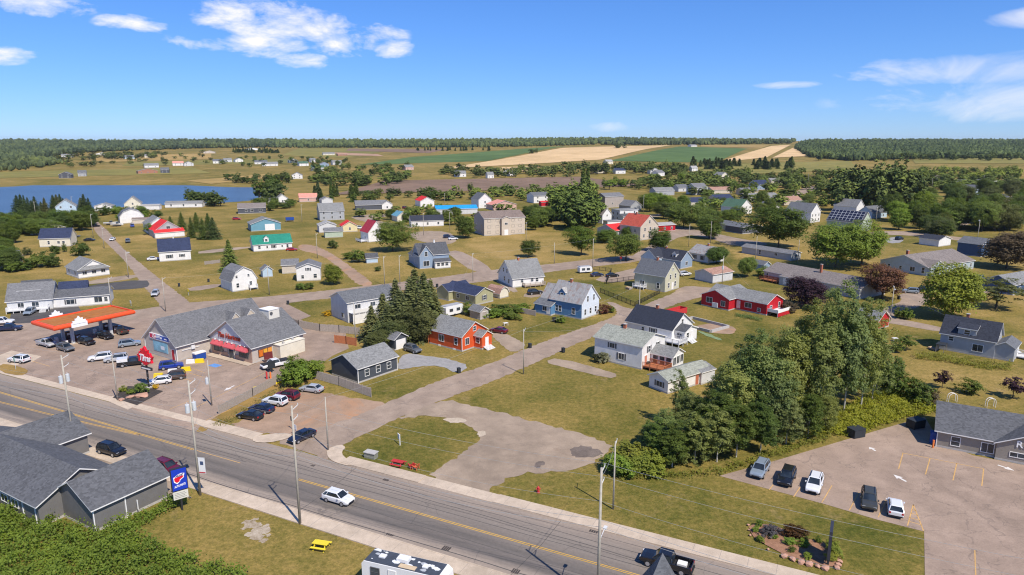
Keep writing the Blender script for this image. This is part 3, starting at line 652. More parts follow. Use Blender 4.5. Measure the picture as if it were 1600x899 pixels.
def roof_slab(prof, y0, y1, t, mats, axis, name, parent, x0, y0off):
    """prof: (x, z) polyline of the underside; slab of thickness t drawn along the ridge"""
    n = len(prof); mb = MB()
    pt = lambda x, y, z: (x, y, z) if axis == 'y' else (y, x, z)
    lo0 = [pt(x, y0, z) for x, z in prof]; lo1 = [pt(x, y1, z) for x, z in prof]
    hi0 = [pt(x, y0, z + t) for x, z in prof]; hi1 = [pt(x, y1, z + t) for x, z in prof]
    for i in range(n - 1):
        mb.add([hi0[i], hi0[i + 1], hi1[i + 1], hi1[i]], [(0, 1, 2, 3)], 0)
        mb.add([lo0[i], lo1[i], lo1[i + 1], lo0[i + 1]], [(0, 1, 2, 3)], 1)
        mb.add([lo0[i], lo0[i + 1], hi0[i + 1], hi0[i]], [(0, 1, 2, 3)], 1)
        mb.add([lo1[i], hi1[i], hi1[i + 1], lo1[i + 1]], [(0, 1, 2, 3)], 1)
    for i in (0, n - 1): mb.add([lo0[i], hi0[i], hi1[i], lo1[i]], [(0, 1, 2, 3)], 1)
    me = fix(mb.mesh(name, mats)); return place(name, me, parent, (x0, y0off, 0))
def block(root, x0, y0, lx, ly, h, rise, ridge, wall, roof, over=.35, z0=0, shape='gable', metal=False, trim=None, found=True, off=.5, wallname='wall', roofname='roof'):
    """one volume of a building: walls with their gables, a slab roof, a foundation"""
    wm = wallm(wall) if isinstance(wall, str) else wall
    rm = roofm(roof, metal) if isinstance(roof, str) else roof
    tm = trim or TRIM
    span, run = (lx, ly) if ridge == 'y' else (ly, lx)
    mid = span * off
    if shape == 'gambrel': prof = [(0, h), (span * .17, h + rise * .62), (mid, h + rise), (span * .83, h + rise * .62), (span, h)]
    elif shape == 'shed': prof = [(0, h), (span, h + rise)]
    elif shape == 'flat': prof = [(0, h), (span, h)]
    else: prof = [(0, h), (mid, h + rise), (span, h)]
    mb = MB(); poly = [(0, z0)] + prof + [(span, z0)]
    n = len(poly); pt = (lambda x, y, z: (x, y, z)) if ridge == 'y' else (lambda x, y, z: (y, x, z))
    if shape in ('hip', 'hipped'): mb.box(0, lx, 0, ly, z0, h)
    else:
        vs = [pt(x, 0, z) for x, z in poly] + [pt(x, run, z) for x, z in poly]
        mb.add(vs, [tuple(range(n)), tuple(range(2 * n - 1, n - 1, -1))] + [(i, n + i, n + (i + 1) % n, (i + 1) % n) for i in range(n)])
    w = place(wallname, fix(mb.mesh(wallname, wm)), root, (x0, y0, 0))
    if found and z0 == 0: MB().box(-.03, lx + .03, -.03, ly + .03, 0, .32).build('foundation', CONCW, root, (x0, y0, 0))
    if shape == 'hip':
        k = min(lx, ly) / 2; o = over; mb = MB(); t = .14; zb = h - o * rise / k
        a = [(-o, -o, zb), (lx + o, -o, zb), (lx + o, ly + o, zb), (-o, ly + o, zb)]
        if lx >= ly: r = [(k, ly / 2, h + rise), (lx - k, ly / 2, h + rise)]; fs = [(0, 1, 5, 4), (1, 2, 5), (2, 3, 4, 5), (3, 0, 4)]
        else: r = [(lx / 2, k, h + rise), (lx / 2, ly - k, h + rise)]; fs = [(0, 1, 4), (1, 2, 5, 4), (2, 3, 5), (3, 0, 4, 5)]
        mb.add([(x, y, z + t) for x, y, z in a + r], fs, 0); mb.add([(x, y, z) for x, y, z in a], [(3, 2, 1, 0)], 1)
        mb.add(a + [(x, y, z + t) for x, y, z in a], [(0, 1, 5, 4), (1, 2, 6, 5), (2, 3, 7, 6), (3, 0, 4, 7)], 1)
        return w, place(roofname, fix(mb.mesh(roofname, [rm, tm])), root, (x0, y0, 0))
    p = list(prof)
    if shape != 'flat':
        s0 = (p[1][1] - p[0][1]) / (p[1][0] - p[0][0]); p[0] = (p[0][0] - over, p[0][1] - over * s0)
        s1 = (p[-1][1] - p[-2][1]) / (p[-1][0] - p[-2][0]); p[-1] = (p[-1][0] + over, p[-1][1] + over * s1)
    else: p = [(-over, h), (span + over, h)]
    p = [(x, z + .004) for x, z in p]
    r = roof_slab(p, -over, run + over, .16, [rm, tm], ridge, roofname, root, x0, y0)
    if metal and shape == 'gable':
        mb = MB(); sd = 0.62; k = -over + .3
        while k < run + over:
            for (xa, za), (xb, zb) in zip(p, p[1:]):
                mb.bar(pt(xa, k, za + .175), pt(xb, k, zb + .175), .05, .05)
            k += sd
        mb.build('roof_seam', rm, r)['kind'] = 'stuff'
    return w, r
WCACHE = {}
def win_mesh(w, h, style, far):
    key = (round(w, 2), round(h, 2), style, far)
    if key in WCACHE: return WCACHE[key]
    t = .09; mb = MB()
    fm = {'w': TRIM, 'd': DTRIM, 's': TRIM}[style]
    mb.box(-w / 2 - t, w / 2 + t, -.07, 0, -t, 0); mb.box(-w / 2 - t, w / 2 + t, -.07, 0, h, h + t)
    mb.box(-w / 2 - t, -w / 2, -.07, 0, 0, h); mb.box(w / 2, w / 2 + t, -.07, 0, 0, h)
    mb.box(-.025, .025, -.055, 0, 0, h) if w > 1.1 else mb.box(-w / 2, w / 2, -.055, 0, h / 2 - .03, h / 2 + .03)
    sh = MB()
    if style == 's':
        for s in ((-1, 1) if far else (0,)): sh.box(s * (w / 2 + t + .2) - .17, s * (w / 2 + t + .2) + .17, -.05, 0, -.05, h + .05)
    pn = MB().box(-w / 2, w / 2, -.03, 0, 0, h)
    if far:
        mb.add(pn.v, pn.f, 1)
        if style == 's': mb.add(sh.v, sh.f, 2)
        r = (mb.mesh('window', [fm, GLASS, DTRIM]), None, None)
    else: r = (mb.mesh('window', fm), pn.mesh('pane', GLASS), sh.mesh('shutter', DTRIM) if style == 's' else None)
    WCACHE[key] = r; return r
def window(root, face, a, z, w, h, style='w', base=0.0, far=False, mat=None):
    """face x0/x1/y0/y1: the wall plane x=base or y=base; a: place along the wall"""
    fr, pn, sh = win_mesh(w, h, style, far)
    loc, rz = {'y0': ((a, base, z), 0), 'x0': ((base, a, z), -math.pi / 2), 'x1': ((base, a, z), math.pi / 2), 'y1': ((a, base, z), math.pi)}[face]
    o = place('window', fr, root, loc, rz)
    if pn: place('pane', pn, o)
    if sh:
        for s in (-1, 1): place('shutter', sh, o, (s * (w / 2 + .29), 0, 0))
    return o
def door(root, face, a, z, w=.95, h=2.05, mat=None, base=0.0, name='door'):
    loc, rz = {'y0': ((a, base, z), 0), 'x0': ((base, a, z), -math.pi / 2), 'x1': ((base, a, z), math.pi / 2)}[face]
    mb = MB().box(-w / 2, w / 2, -.05, 0, 0, h); o = mb.build(name, mat or TRIM, root, loc, rz)
    fr = MB().box(-w / 2 - .1, -w / 2, -.06, 0, 0, h + .1).box(w / 2, w / 2 + .1, -.06, 0, 0, h + .1).box(-w / 2, w / 2, -.06, 0, h, h + .1)
    fr.build('door_frame', TRIM, o)
    if w < 1.5: MB().box(w / 2 - .14, w / 2 - .08, -.1, -.05, h * .46, h * .5).build('handle', DTRIM, o)
    return o
def chimney(root, x, y, z0, z1, w=.6, mat=None):
    mb = MB().box(-w / 2, w / 2, -w / 2, w / 2, z0, z1); o = mb.build('chimney', mat or BRICK, root, (x, y, 0))
    MB().box(-w / 2 - .06, w / 2 + .06, -w / 2 - .06, w / 2 + .06, z1, z1 + .1).build('chimney_cap', CONCW, o); return o
def deck(root, x0, x1, y0, y1, z, mat, rail=True, gap=None):
    mb = MB().box(x0, x1, y0, y1, z - .15, z); o = mb.build('deck', mat, root)
    nx = max(1, int((x1 - x0) / 1.6)); ny = max(1, int((y1 - y0) / 1.6))
    p = MB()
    pts = [(x0 + (x1 - x0) * i / nx, y0) for i in range(nx + 1)] + [(x0, y0 + (y1 - y0) * i / ny) for i in range(1, ny + 1)] + [(x1, y0 + (y1 - y0) * i / ny) for i in range(1, ny + 1)]
    top = z + (.95 if rail else 0)
    for x, y in pts: p.box(x - .06, x + .06, y - .06, y + .06, 0, top)
    p.build('deck_post', mat, o)['kind'] = 'stuff'
    if rail:
        r = MB()
        for zz in (z + .9, z + .12):
            r.bar((x0, y0, zz), (x1, y0, zz), .06, .08); r.bar((x0, y0, zz), (x0, y1, zz), .06, .08); r.bar((x1, y0, zz), (x1, y1, zz), .06, .08)
        k = x0
        while k < x1: r.box(k - .02, k + .02, y0 - .02, y0 + .02, z + .12, z + .9); k += .16
        k = y0
        while k < y1:
            r.box(x0 - .02, x0 + .02, k - .02, k + .02, z + .12, z + .9); r.box(x1 - .02, x1 + .02, k - .02, k + .02, z + .12, z + .9); k += .16
        r.build('railing', mat, o)['kind'] = 'stuff'
    return o
def stairs(root, x, y, z, w, dx, dy, mat, n=5):
    mb = MB()
    for i in range(n):
        zz = z * (1 - (i + 1) / (n + 1)); cx, cy = x + dx * .28 * (i + .5), y + dy * .28 * (i + .5)
        if dx: mb.box(cx - .15, cx + .15, cy - w / 2, cy + w / 2, 0 if i == n - 1 else zz - .06, zz)
        else: mb.box(cx - w / 2, cx + w / 2, cy - .15, cy + .15, 0 if i == n - 1 else zz - .06, zz)
    return mb.build('steps', mat, root)
def dormer(root, axis, base, a, z, w, d, h, rise, wall, roof, metal=False):
    """small gabled dormer whose face looks along -x (axis x) or -y (axis y)"""
    e = empty('dormer', (base, a, z) if axis == 'x' else (a, base, z), -math.pi / 2 if axis == 'x' else 0); e.parent = root
    block(e, -w / 2, 0, w, d, h, rise, 'y', wall, roof, .18, found=False, metal=False)
    window(e, 'y0', 0, h * .25, w * .5, h * .6, far=True, base=-.002); return e
def house(label, Np, ang, lx, ly, h, rise, ridge='y', wall='white', roof='grey', name='house', cat='house', group=None, wx=None, wy=None, far=None, chim=None, **k):
    p = G(*Np); root = empty(name, p, R_(ang)); tag(root, label, cat, group)
    block(root, 0, 0, lx, ly, h, rise, ridge, wall, roof, **k)
    if far is None: far = p.y > 230
    for face, spec in (('x0', wx), ('y0', wy)):
        if spec is None: continue
        L = ly if face == 'x0' else lx
        if isinstance(spec, int):
            rows = [1.0] if h < 4.4 else [1.0, 3.6]
            spec = [((i + .5) / spec, z, .95, 1.25) for z in rows for i in range(spec)]
        for s in spec: window(root, face, s[0] * L, s[1], s[2], s[3], s[4] if len(s) > 4 else 'w', far=far)
    if chim: chimney(root, *chim)
    return root

# ---- houses along the side street
o = house('dark slate-blue gabled garage house with three white windows and grey shingle roof', (560, 599.5), 51.5, 10.0, 8.2, 3.0, 2.0, 'x', 'dark', 'ltgrey', wy=[(.22, 1.0, .95, 1.3), (.5, 1.0, .95, 1.3), (.78, 1.0, .95, 1.3)])
MB().box(-.06, .08, -.06, .08, 0, 3.0).build('corner_board', TRIM, o); MB().box(9.95, 10.05, -.05, .05, 0, 3.0).build('corner_board', TRIM, o)
o = house('small white-doored shed with dark roof behind the dark garage house', (617, 548), 51, 3.6, 4.0, 2.6, 1.1, 'y', 'dark', 'grey', name='shed', cat='shed')
door(o, 'y0', 1.8, .05, 2.6, 2.1, name='garage_door')
o = house('small orange-red house with grey roof, white-framed windows and gabled porch', (722, 550), 51, 8.3, 10.2, 3.5, 2.5, 'y', 'orange', 'ltgrey', wx=[(.62, 1.3, 1.5, 1.5), (.18, 1.3, .9, 1.5)], wy=[(.2, 1.3, 1.2, 1.5)], )
window(o, 'y0', 4.15, 4.0, .9, 1.0)
block(o, 3.9, -2.4, 3.4, 2.4, 3.0, 1.0, 'y', 'orange', 'ltgrey', .25, wallname='porch_wall', roofname='porch_roof'); window(o, 'x0', -1.2, 1.4, 1.0, 1.2, base=3.9); door(o, 'y0', 5.6, .6, .9, 1.9, base=-2.4)
stairs(o, 5.6, -2.4, .7, 2.6, 0, -1, WDECK, 5); MB().box(-.06, .06, -.06, .06, .3, 3.45).build('corner_board', TRIM, o)
MB().box(-.1, -.035, 2.0, 2.8, .0, .4).build('basement_window', TRIM, o); MB().box(-.1, -.035, 6.6, 7.4, .0, .4).build('basement_window', TRIM, o)
e = deck(o, -.2, 3.4, 10.4, 14.6, 1.0, REDWOOD, True)
o = house('large blue farmhouse with ribbed silver metal roof and small blue dormer', (908.5, 500), 50, 8.2, 10.2, 4.4, 4.2, 'y', 'blue', 'silver', metal=True, wx=[(.25, 1.1, .9, 1.7), (.68, 1.2, .75, 1.6), (.78, 1.2, .75, 1.6)], wy=[(.2, 1.0, .8, 1.5), (.5, 1.0, .8, 1.5), (.8, 1.0, .8, 1.5), (.33, 4.4, .7, 1.5), (.68, 4.4, .7, 1.5)], chim=(4.1, 6.2, 7.8, 9.4))
place('wall', fix(MB().extr_y([(0, .32), (8.2, .32), (8.2, 4.4), (4.1, 8.55), (0, 4.4)], -.025, -.005).mesh('wall', siding('sunlit_blue_clapboard', (.66, .72, .78)))), o)['label'] = 'blue gable clapboards with sunlight painted into their colour'  # gable sheet paler than the blue walls: sunlight put into its colour
dormer(o, 'x', .9, 7.0, 4.7, 2.0, 2.6, 1.6, 1.0, 'blue', 'silver')
block(o, .9, 10.2, 6.4, 3.6, 3.9, 3.4, 'y', 'blue', 'silver', .3, metal=True, wallname='wing_wall', roofname='wing_roof')
block(o, -1.9, 8.6, 2.4, 5.4, 2.7, .9, 'y', 'blue', 'slate', .3, shape='shed', wallname='porch_wall', roofname='porch_roof'); window(o, 'x0', 10.6, 1.1, 1.3, 1.2, base=-1.9); door(o, 'x0', 9.4, .4, base=-1.9)
o = house('white saltbox house with light grey metal roof and brick chimney', (801, 450), 24, 11.0, 11.6, 3.0, 4.8, 'x', 'white', 'ltgrey', wx=[(.25, 1.0, .9, 1.3), (.55, 1.2, 1.0, 1.4), (.38, 4.0, .8, 1.3), (.62, 4.0, .8, 1.3)], wy=[(.3, 1.5, .8, 1.0), (.62, 1.5, .9, 1.0), (.78, 1.4, .9, 1.2)], chim=(4.5, 5.6, 7, 8.6))
deck(o, 3.4, 10.6, -2.0, 0, .6, DECK)
o = house('olive-green ranch house with black roof and cross gable', (743, 477.5), 46, 7.0, 13.5, 2.9, 1.7, 'y', 'olive', 'navy', wx=[(.25, 1.1, 1.4, 1.1), (.55, 1.1, 1.0, 1.1)], wy=[(.5, 1.1, 1.1, 1.3, 's')])
block(o, -1.8, 9.5, 8.8, 5.2, 2.9, 1.6, 'x', 'olive', 'navy', .3, wallname='wing_wall', roofname='wing_roof')
o = house('small beige barn shed with pink-brown gambrel roof beside the olive house', (781, 467), 46, 3.6, 5.2, 1.8, 1.5, 'y', 'cream', 'rust', name='shed', cat='shed', shape='gambrel')
o = house('small weathered grey shed with double doors beside the white camper trailer', (750, 500), 45, 3.2, 4.0, 2.2, 1.0, 'y', 'taupe', 'grey', name='shed', cat='shed'); door(o, 'y0', 1.6, .1, 1.8, 1.8, FENCEW)
o = house('tall pale-olive house with charcoal metal roof beside black fenced yard', (1038.5, 457), 47, 8.6, 11.0, 5.0, 3.8, 'y', 'paleolive', 'slate', metal=True, wx=[(.22, 1.0, .9, 1.6), (.74, 1.2, 1.5, 1.4)], wy=[(.25, 1.1, .9, 1.5), (.7, 1.1, .9, 1.5), (.35, 3.7, .8, 1.4), (.7, 3.7, .8, 1.4), (.5, 6.2, .6, .8)], chim=(4.3, 5.5, 8, 9.8)); door(o, 'y0', 4.5, .3)
deck(o, -1.8, 0, 6.5, 10.5, .8, WDECK)
o = house('white bungalow with black ribbed metal roof and white deck', (1049, 536), 46, 9.4, 12.6, 3.0, 3.1, 'y', 'white', 'black', metal=True, wx=[(.40, 1.2, 1.2, 1.3, 's'), (.62, 1.4, .7, .9)], wy=[(.48, 3.5, .7, 1.3)], chim=(4.7, 7.0, 5.6, 7.0))
block(o, 1.2, -2.6, 5.6, 2.6, 2.8, 1.0, 'y', 'white', 'dark', .3, wallname='porch_wall', roofname='porch_roof'); window(o, 'y0', 2.6, 1.2, .9, 1.2, base=-2.6); door(o, 'y0', 4.6, .4, base=-2.6); window(o, 'x0', -1.3, 1.2, 1.2, 1.1, base=1.2)
deck(o, -2.6, 1.1, -3.4, 6.5, .9, WDECK); stairs(o, 3.8, -2.7, .7, 2.4, 0, -1, WDECK, 4)
o = house('two-storey white house with pale sage shingle roof and black shutters', (1002, 578), 50, 9.8, 11.4, 4.9, 1.7, 'y', 'white', 'sage', wx=[(.42, 1.2, 1.3, 1.3, 's'), (.62, 3.3, 1.2, 1.0, 's')], wy=[(.3, 3.1, .9, 1.3, 's'), (.68, 3.1, .9, 1.3, 's'), (.5, 1.2, .5, .9, 's')], chim=(4.6, 6.8, 6.1, 7.5)); door(o, 'y0', 1.6, .6, mat=plain('salmon_door', (.55, .22, .14), .6))
block(o, 3.6, -5.0, 5.0, 5.0, 2.8, 1.3, 'y', 'white', 'ltgrey', .3, wallname='sunroom_wall', roofname='sunroom_roof')
for i in range(3): window(o, 'y0', 4.5 + i * 1.6, .9, 1.2, 1.6, base=-5.0)
for i in range(3): window(o, 'x0', -4.2 + i * 1.5, .8, 1.1, 1.7, base=3.6)
deck(o, .4, 3.4, -5.0, 0, .7, REDWOOD); stairs(o, 1.4, -5.0, .6, 1.4, 0, -1, REDWOOD, 4)
o = house('low white garage with sage roof half hidden by the thicket', (1043, 616), 36, 12.0, 4.6, 2.5, 1.0, 'x', 'white', 'sage', name='garage', cat='garage', wx=[(.45, .9, 1.4, 1.0, 's')], wy=[(.3, .9, 1.3, 1.0)])
door(o, 'y0', 8.2, .1, mat=plain('rusty_red_door', (.42, .13, .07), .7)); block(o, 8.9, -.5, 4.0, 5.2, 2.4, .8, 'x', 'ltgrey', 'ltgrey', .2, wallname='lean_to_wall', roofname='lean_to_roof')
o = house('bright red ranch house with grey roof, white windows and white deck', (1197, 493.4), 40, 8.4, 18.2, 3.2, 1.9, 'y', 'red', 'ltgrey', wx=[(.30, 1.2, 1.9, 1.3), (.12, .7, .9, .9)], wy=[(.25, 1.2, 1.0, 1.2), (.75, .9, .8, 1.9)]); door(o, 'x0', 8.4, .5)
block(o, -3.2, 9.4, 11.6, 8.8, 3.2, 1.9, 'x', 'red', 'ltgrey', .35, wallname='wing_wall', roofname='wing_roof'); window(o, 'x0', 15.6, 1.3, 1.9, 1.4, base=-3.2); window(o, 'x0', 11.2, 1.0, 1.2, 1.4, base=-3.2); MB().box(-3.6, -3.24, 12.7, 14.4, .3, 1.6).build('heat_pump', WDECK, o)
deck(o, .4, 6.6, -3.0, 0, 1.2, WDECK, False); MB().box(.35, 6.7, -3.1, -3.0, .1, 1.15).build('skirting', wallm('red'), o); MB().box(.3, 6.7, -3.14, -3.02, 1.16, 2.0).box(.3, .4, -3, 0, 1.16, 2.0).build('deck_wall', TRIM, o)
o = house('long low grey bungalow with wide brown-grey roof and brick chimney', (1342, 468), 31, 13.0, 34, 3.0, 2.2, 'y', 'grey', 'taupe', wx=[(.96, .9, .8, 1.5), (.2, 1.1, 1.2, 1.2), (.35, 1.1, 1.2, 1.2)], far=False, chim=(5.0, 16.5, 4.6, 7.4))
block(o, -2.4, 20.5, 3.2, 5.6, 2.7, .5, 'y', 'grey', 'taupe', .2, shape='shed', wallname='entry_wall', roofname='entry_roof'); window(o, 'x0', 22, .8, 1.0, 1.4, base=-2.4); door(o, 'x0', 24, .3, base=-2.4)
deck(o, -2.6, -.1, 26.8, 33.6, .7, REDWOOD)
o = house('grey clapboard house with black roof, shed dormer and brick chimney', (1552, 561), 46, 7.2, 10.2, 3.9, 3.3, 'y', 'grey', 'black', wx=[(.30, 1.0, 1.9, 1.5), (.80, 2.4, .9, .9)], wy=[(.5, 4.2, .7, .9)], chim=(4.2, 6.3, 6.4, 8.0))
dd = block(o, .2, 3.7, 3.4, 3.4, 5.55, .95, 'y', 'grey', 'black', .25, z0=3.6, shape='shed', found=False, wallname='dormer_wall', roofname='dormer_roof'); window(o, 'x0', 5.4, 4.3, 1.0, .95, base=.2)
block(o, .3, -3.4, 6.4, 3.4, 3.0, 1.0, 'x', 'grey', 'slate', .3, wallname='wing_wall', roofname='wing_roof'); door(o, 'y0', 4.6, .4, base=-3.4); deck(o, 3.6, 6.4, -5.4, -3.4, .5, WDECK)
o = house('small bright red shed with white trimmed gable beside the thicket', (1371, 516), 36, 5.4, 5.6, 2.5, 1.9, 'y', 'red', 'ltgrey', name='shed', cat='shed'); MB().box(-.05, .05, -.05, .05, 0, 2.4).build('corner_board', TRIM, o); MB().box(5.35, 5.45, -.05, .05, 0, 2.4).build('corner_board', TRIM, o)
o = house('long pale-blue bungalow with brown-grey roof and white gabled entry', (1447.5, 432), 29, 29, 17, 3.1, 3.0, 'x', 'greyblue', 'taupe', wx=[(.08, .9, 1.0, 1.9), (.3, 1.0, 1.7, 1.5), (.55, 1.1, .9, 1.1), (.8, 1.1, .9, 1.1)], wy=[(.45, 1.0, 1.0, 1.2), (.62, 1.0, .9, 1.2), (.8, 1.1, 1.0, 1.2), (.93, 1.0, .9, 1.2)], far=False, chim=(6, 11, 5, 7.0, .8, None))
block(o, .3, -1.0, 8.5, 9, 3.1, 2.0, 'y', 'greyblue', 'taupe', .3, wallname='entry_wall', roofname='entry_roof'); window(o, 'y0', 3.6, .9, 1.5, 1.7, base=-1.0, style='s')
o = house('long grey mobile home with pale end wall under the big maple', (1236, 408), 34, 6.0, 23, 2.7, .9, 'y', 'grey', 'grey', name='mobile_home', wx=[(.3, 1.1, 1.2, 1.0), (.62, .6, .9, 1.8)], wy=[(.5, 1.1, 1.2, 1.2)], far=False)
o = house('white garage with reddish-brown roof near the small round tree', (1113, 443), 34, 10.0, 7.4, 2.9, 1.2, 'x', 'ltgrey', 'rust', name='garage', cat='garage')
o = house('steel-blue cottage with black roof and white dormer behind the pale-olive house', (1063, 421), 42, 7.4, 13, 3.2, 3.0, 'y', 'bluegrey', 'black', wx=2, wy=[(.5, 1.1, 1.3, 1.3)], chim=(3.7, 9, 5.4, 7))
dormer(o, 'x', .8, 3.4, 3.6, 1.7, 2.4, 1.5, .8, 'white', 'black'); block(o, -3.6, 8, 6, 7, 3.4, 2.8, 'x', 'paleblue', 'black', .3, wallname='wing_wall', roofname='wing_roof')
o = house('white cottage with rusty striped metal roof near the purple-brown shrub', (1106, 412), 34, 9.2, 9.5, 3.2, 2.6, 'y', 'white', 'silver', metal=True, wx=[(.3, 1.0, 1.2, 1.5, 's'), (.7, 1.0, 1.2, 1.5, 's')], wy=[(.5, 3.4, 1.4, .9)], far=False, chim=(4.6, 4, 5.2, 6.8))
o = house('small blue-grey shed beside the long grey bungalow', (1193, 424), 31, 3.4, 6, 2.3, 1.0, 'y', 'bluegrey', 'slate', name='shed', cat='shed')
o = house('two-storey white house with dark roof and raised deck behind the spruces', (544, 505), 40, 14.5, 9.5, 5.3, 2.0, 'x', 'ltgrey', 'slate', wy=[(.2, 3.4, 1.6, 1.1), (.5, 3.4, 1.4, 1.1)], wx=[(.3, 1.0, 1.2, 1.2)], far=False)
deck(o, .3, 9, -2.4, 0, 2.8, WDECK, False); MB().box(.2, 9.1, -2.5, -2.42, 2.85, 3.8).box(.2, 9.1, -2.5, -2.42, .1, 2.5).build('deck_wall', siding('white', WALLS['white']), o)
# ---- the clinic at the right edge
p = G(1462, 698); o = empty('commercial_building', p + Vector((math.cos(R_(-31)), math.sin(R_(-31)), 0)) * 26, R_(59)); tag(o, 'taupe clapboard building with charcoal shingle roof and white lettering', 'building')
block(o, 0, 0, 12, 26, 2.75, 2.5, 'y', 'storefront', 'charcoal', .45)
block(o, -.5, 4.6, 8, 14.0, 2.75, 3.5, 'x', 'storefront', 'charcoal', .45, wallname='entry_wall', roofname='entry_roof')
window(o, 'x0', 23.6, .75, 1.1, 1.35); window(o, 'x0', 19.6, .65, 1.5, 1.4); window(o, 'x0', 16.0, .95, 1.8, .65, base=-.5); window(o, 'x0', 13.8, .95, 1.8, .65, base=-.5); window(o, 'x0', 8.6, .6, 1.6, 1.6, base=-.5)
MB().box(-.07, .07, 25.93, 26.05, 0, 2.7).build('corner_board', TRIM, o)
lettering('Rei', 1.4, .04, plain('white_letter', (.85, .84, .82), .5, .03), 'sign_lettering', o, (-.56, 15.45, 2.95), (math.pi / 2, 0, -math.pi / 2), 0, 1.05, .02)
# ---- parts store, lower left
p = G(150, 832); o = empty('parts_store', p, R_(60)); tag(o, 'dark grey store with sprawling grey shingle roof and white eaves', 'store')
def cw(x0, y0, lx, ly, h, rise, ridge, **k): return block(o, x0, y0, lx, ly, h, rise, ridge, 'store', 'charcoal', .45, **k)
cw(0, 0, 9.4, 8.4, 3.2, 2.3, 'x', off=.5)
cw(-2.7, 6.9, 10.0, 27, 3.0, 2.5, 'y', wallname='main_wall', roofname='main_roof')
cw(3.0, 22.4, 8.6, 10, 3.2, 2.3, 'x', wallname='rear_wing_wall', roofname='rear_wing_roof')
for y in (12.6, 15.2): window(o, 'x0', y, 1.1, 1.6, 1.0, base=-2.7)
for x, y in ((-.05, -.05), (3.8, -.06), (-2.75, 7.6), (-2.76, 10.6)): MB().box(x - .05, x + .06, y - .05, y + .06, 0, 3.0).build('downspout', TRIM, o)
sd = MB().box(5.0, 5.08, -.5, -.35, .6, 1.9).build('wall_sign', TRIM, o)
# ---- bungalow whose steep roof peeks in at the lower edge
a = GZ(1025, 860, 9.0); o = empty('corner_house', (a.x - 2.2, a.y - 2.5, 0), R_(-8)); tag(o, 'house with steep dark pyramid roof and orange chimney pot', 'house')
block(o, 0, 0, 4.8, 4.8, 3.6, 5.3, 'y', 'ltgrey', 'slate', .25, shape='hip'); window(o, 'y0', 2.4, 1, 1.2, 1.3); block(o, 1.0, -7.0, 7, 7.0, 3.0, 1.6, 'y', 'ltgrey', 'slate', .3, wallname='rear_wall', roofname='rear_roof')
MB().tube((.75, 1.35, 5.4), (.75, 1.35, 6.75), .22, .19, 10).build('chimney_pot', plain('terracotta', (.55, .22, .09), .7, .15, 4), o)
# ------------------------------------------------------------------ coffee shop with convenience store
p = G(277.5, 565); shop = empty('coffee_shop', p, R_(57)); tag(shop, 'beige coffee shop and convenience store with two big grey gables', 'shop')
SHOPW = siding('shop_beige', (.52, .455, .39)); PALEW = siding('shop_pale_panel', (.66, .66, .64), .3)
block(shop, 0, 0, 23, 12, 3.5, 4.9, 'x', SHOPW, 'shop', .5)
block(shop, 7.7, -14.7, 13.5, 14.9, 3.6, 4.6, 'x', SHOPW, 'shop', .5, wallname='cafe_wall', roofname='cafe_roof')
place('gable_panel', fix(MB().add([(7.66, -14.2, 3.4), (7.66, -.5, 3.4), (7.66, -7.25, 7.9), (7.69, -14.2, 3.4), (7.69, -.5, 3.4), (7.69, -7.25, 7.9)], [(0, 1, 2), (5, 4, 3), (0, 3, 4, 1), (1, 4, 5, 2), (2, 5, 3, 0)]).mesh('gable_panel', PALEW)), shop)
MB().box(13, 19.6, -17.0, -14.72, 0, 2.9).box(12.9, 19.7, -17.1, -14.72, 2.9, 3.0).build('cooler_room', siding('cream', WALLS['cream']), shop)
MB().box(14.2, 14.6, -16.6, -16.2, 3.0, 3.4).box(17.2, 17.6, -16.0, -15.6, 3.0, 3.4).build('roof_vent', CONCW, shop)
place('brick_base', MB().box(7.58, 7.69, -14.6, -.9, 0, 1.1).mesh('brick_base', plain('tan_brick', (.42, .28, .20), .9, .2, 6)), shop)
place('brick_pier', MB().box(7.57, 7.7, -14.72, -13.9, 1.1, 3.3).box(7.57, 7.7, -1.7, -.9, 1.1, 3.3).mesh('brick_pier', plain('tan_brick', (.42, .28, .20), .9, .2, 6)), shop)
for y, w in ((-3.3, 3.0), (-7.4, 1.4), (-12.0, 3.0)):
    window(shop, 'x0', y, .95 if w > 2 else .9, w, 1.7, 'd', base=7.6)
door(shop, 'x0', -7.9, .1, 1.7, 2.2, GLASS, base=7.55)
AWN = plain('red_awning_canvas', (.56, .10, .11), .7, .15, 2)
for y in (-3.3, -7.6, -12.0):
    aw = place('awning', fix(MB().add([(7.64, y - 1.75, 3.35), (7.64, y + 1.75, 3.35), (6.75, y + 1.75, 2.6), (6.75, y - 1.75, 2.6), (6.75, y + 1.75, 2.4), (6.75, y - 1.75, 2.4), (7.64, y - 1.75, 2.4), (7.64, y + 1.75, 2.4)], [(0, 1, 2, 3), (3, 2, 4, 5), (0, 3, 5, 6), (1, 7, 4, 2)]).mesh('awning', AWN)), shop)
    MB().box(7.3, 7.6, y - .9, y - .7, 3.4, 3.6).build('lamp', TRIM, shop); MB().box(7.3, 7.6, y + .7, y + .9, 3.4, 3.6).build('lamp', TRIM, shop)
lettering('Tim Hortons', 1.55, .06, plain('brown_red_letter', (.36, .045, .02), .5, .05), 'sign_lettering', shop, (7.58, -7.3, 4.75), (math.pi / 2, 0, -math.pi / 2), .18, .95, .035)
poster = MB().box(9.2, 12.6, -14.79, -14.71, .9, 2.6).build('poster', plain('dark_poster', (.14, .05, .03), .5, .3, 1.2), shop)
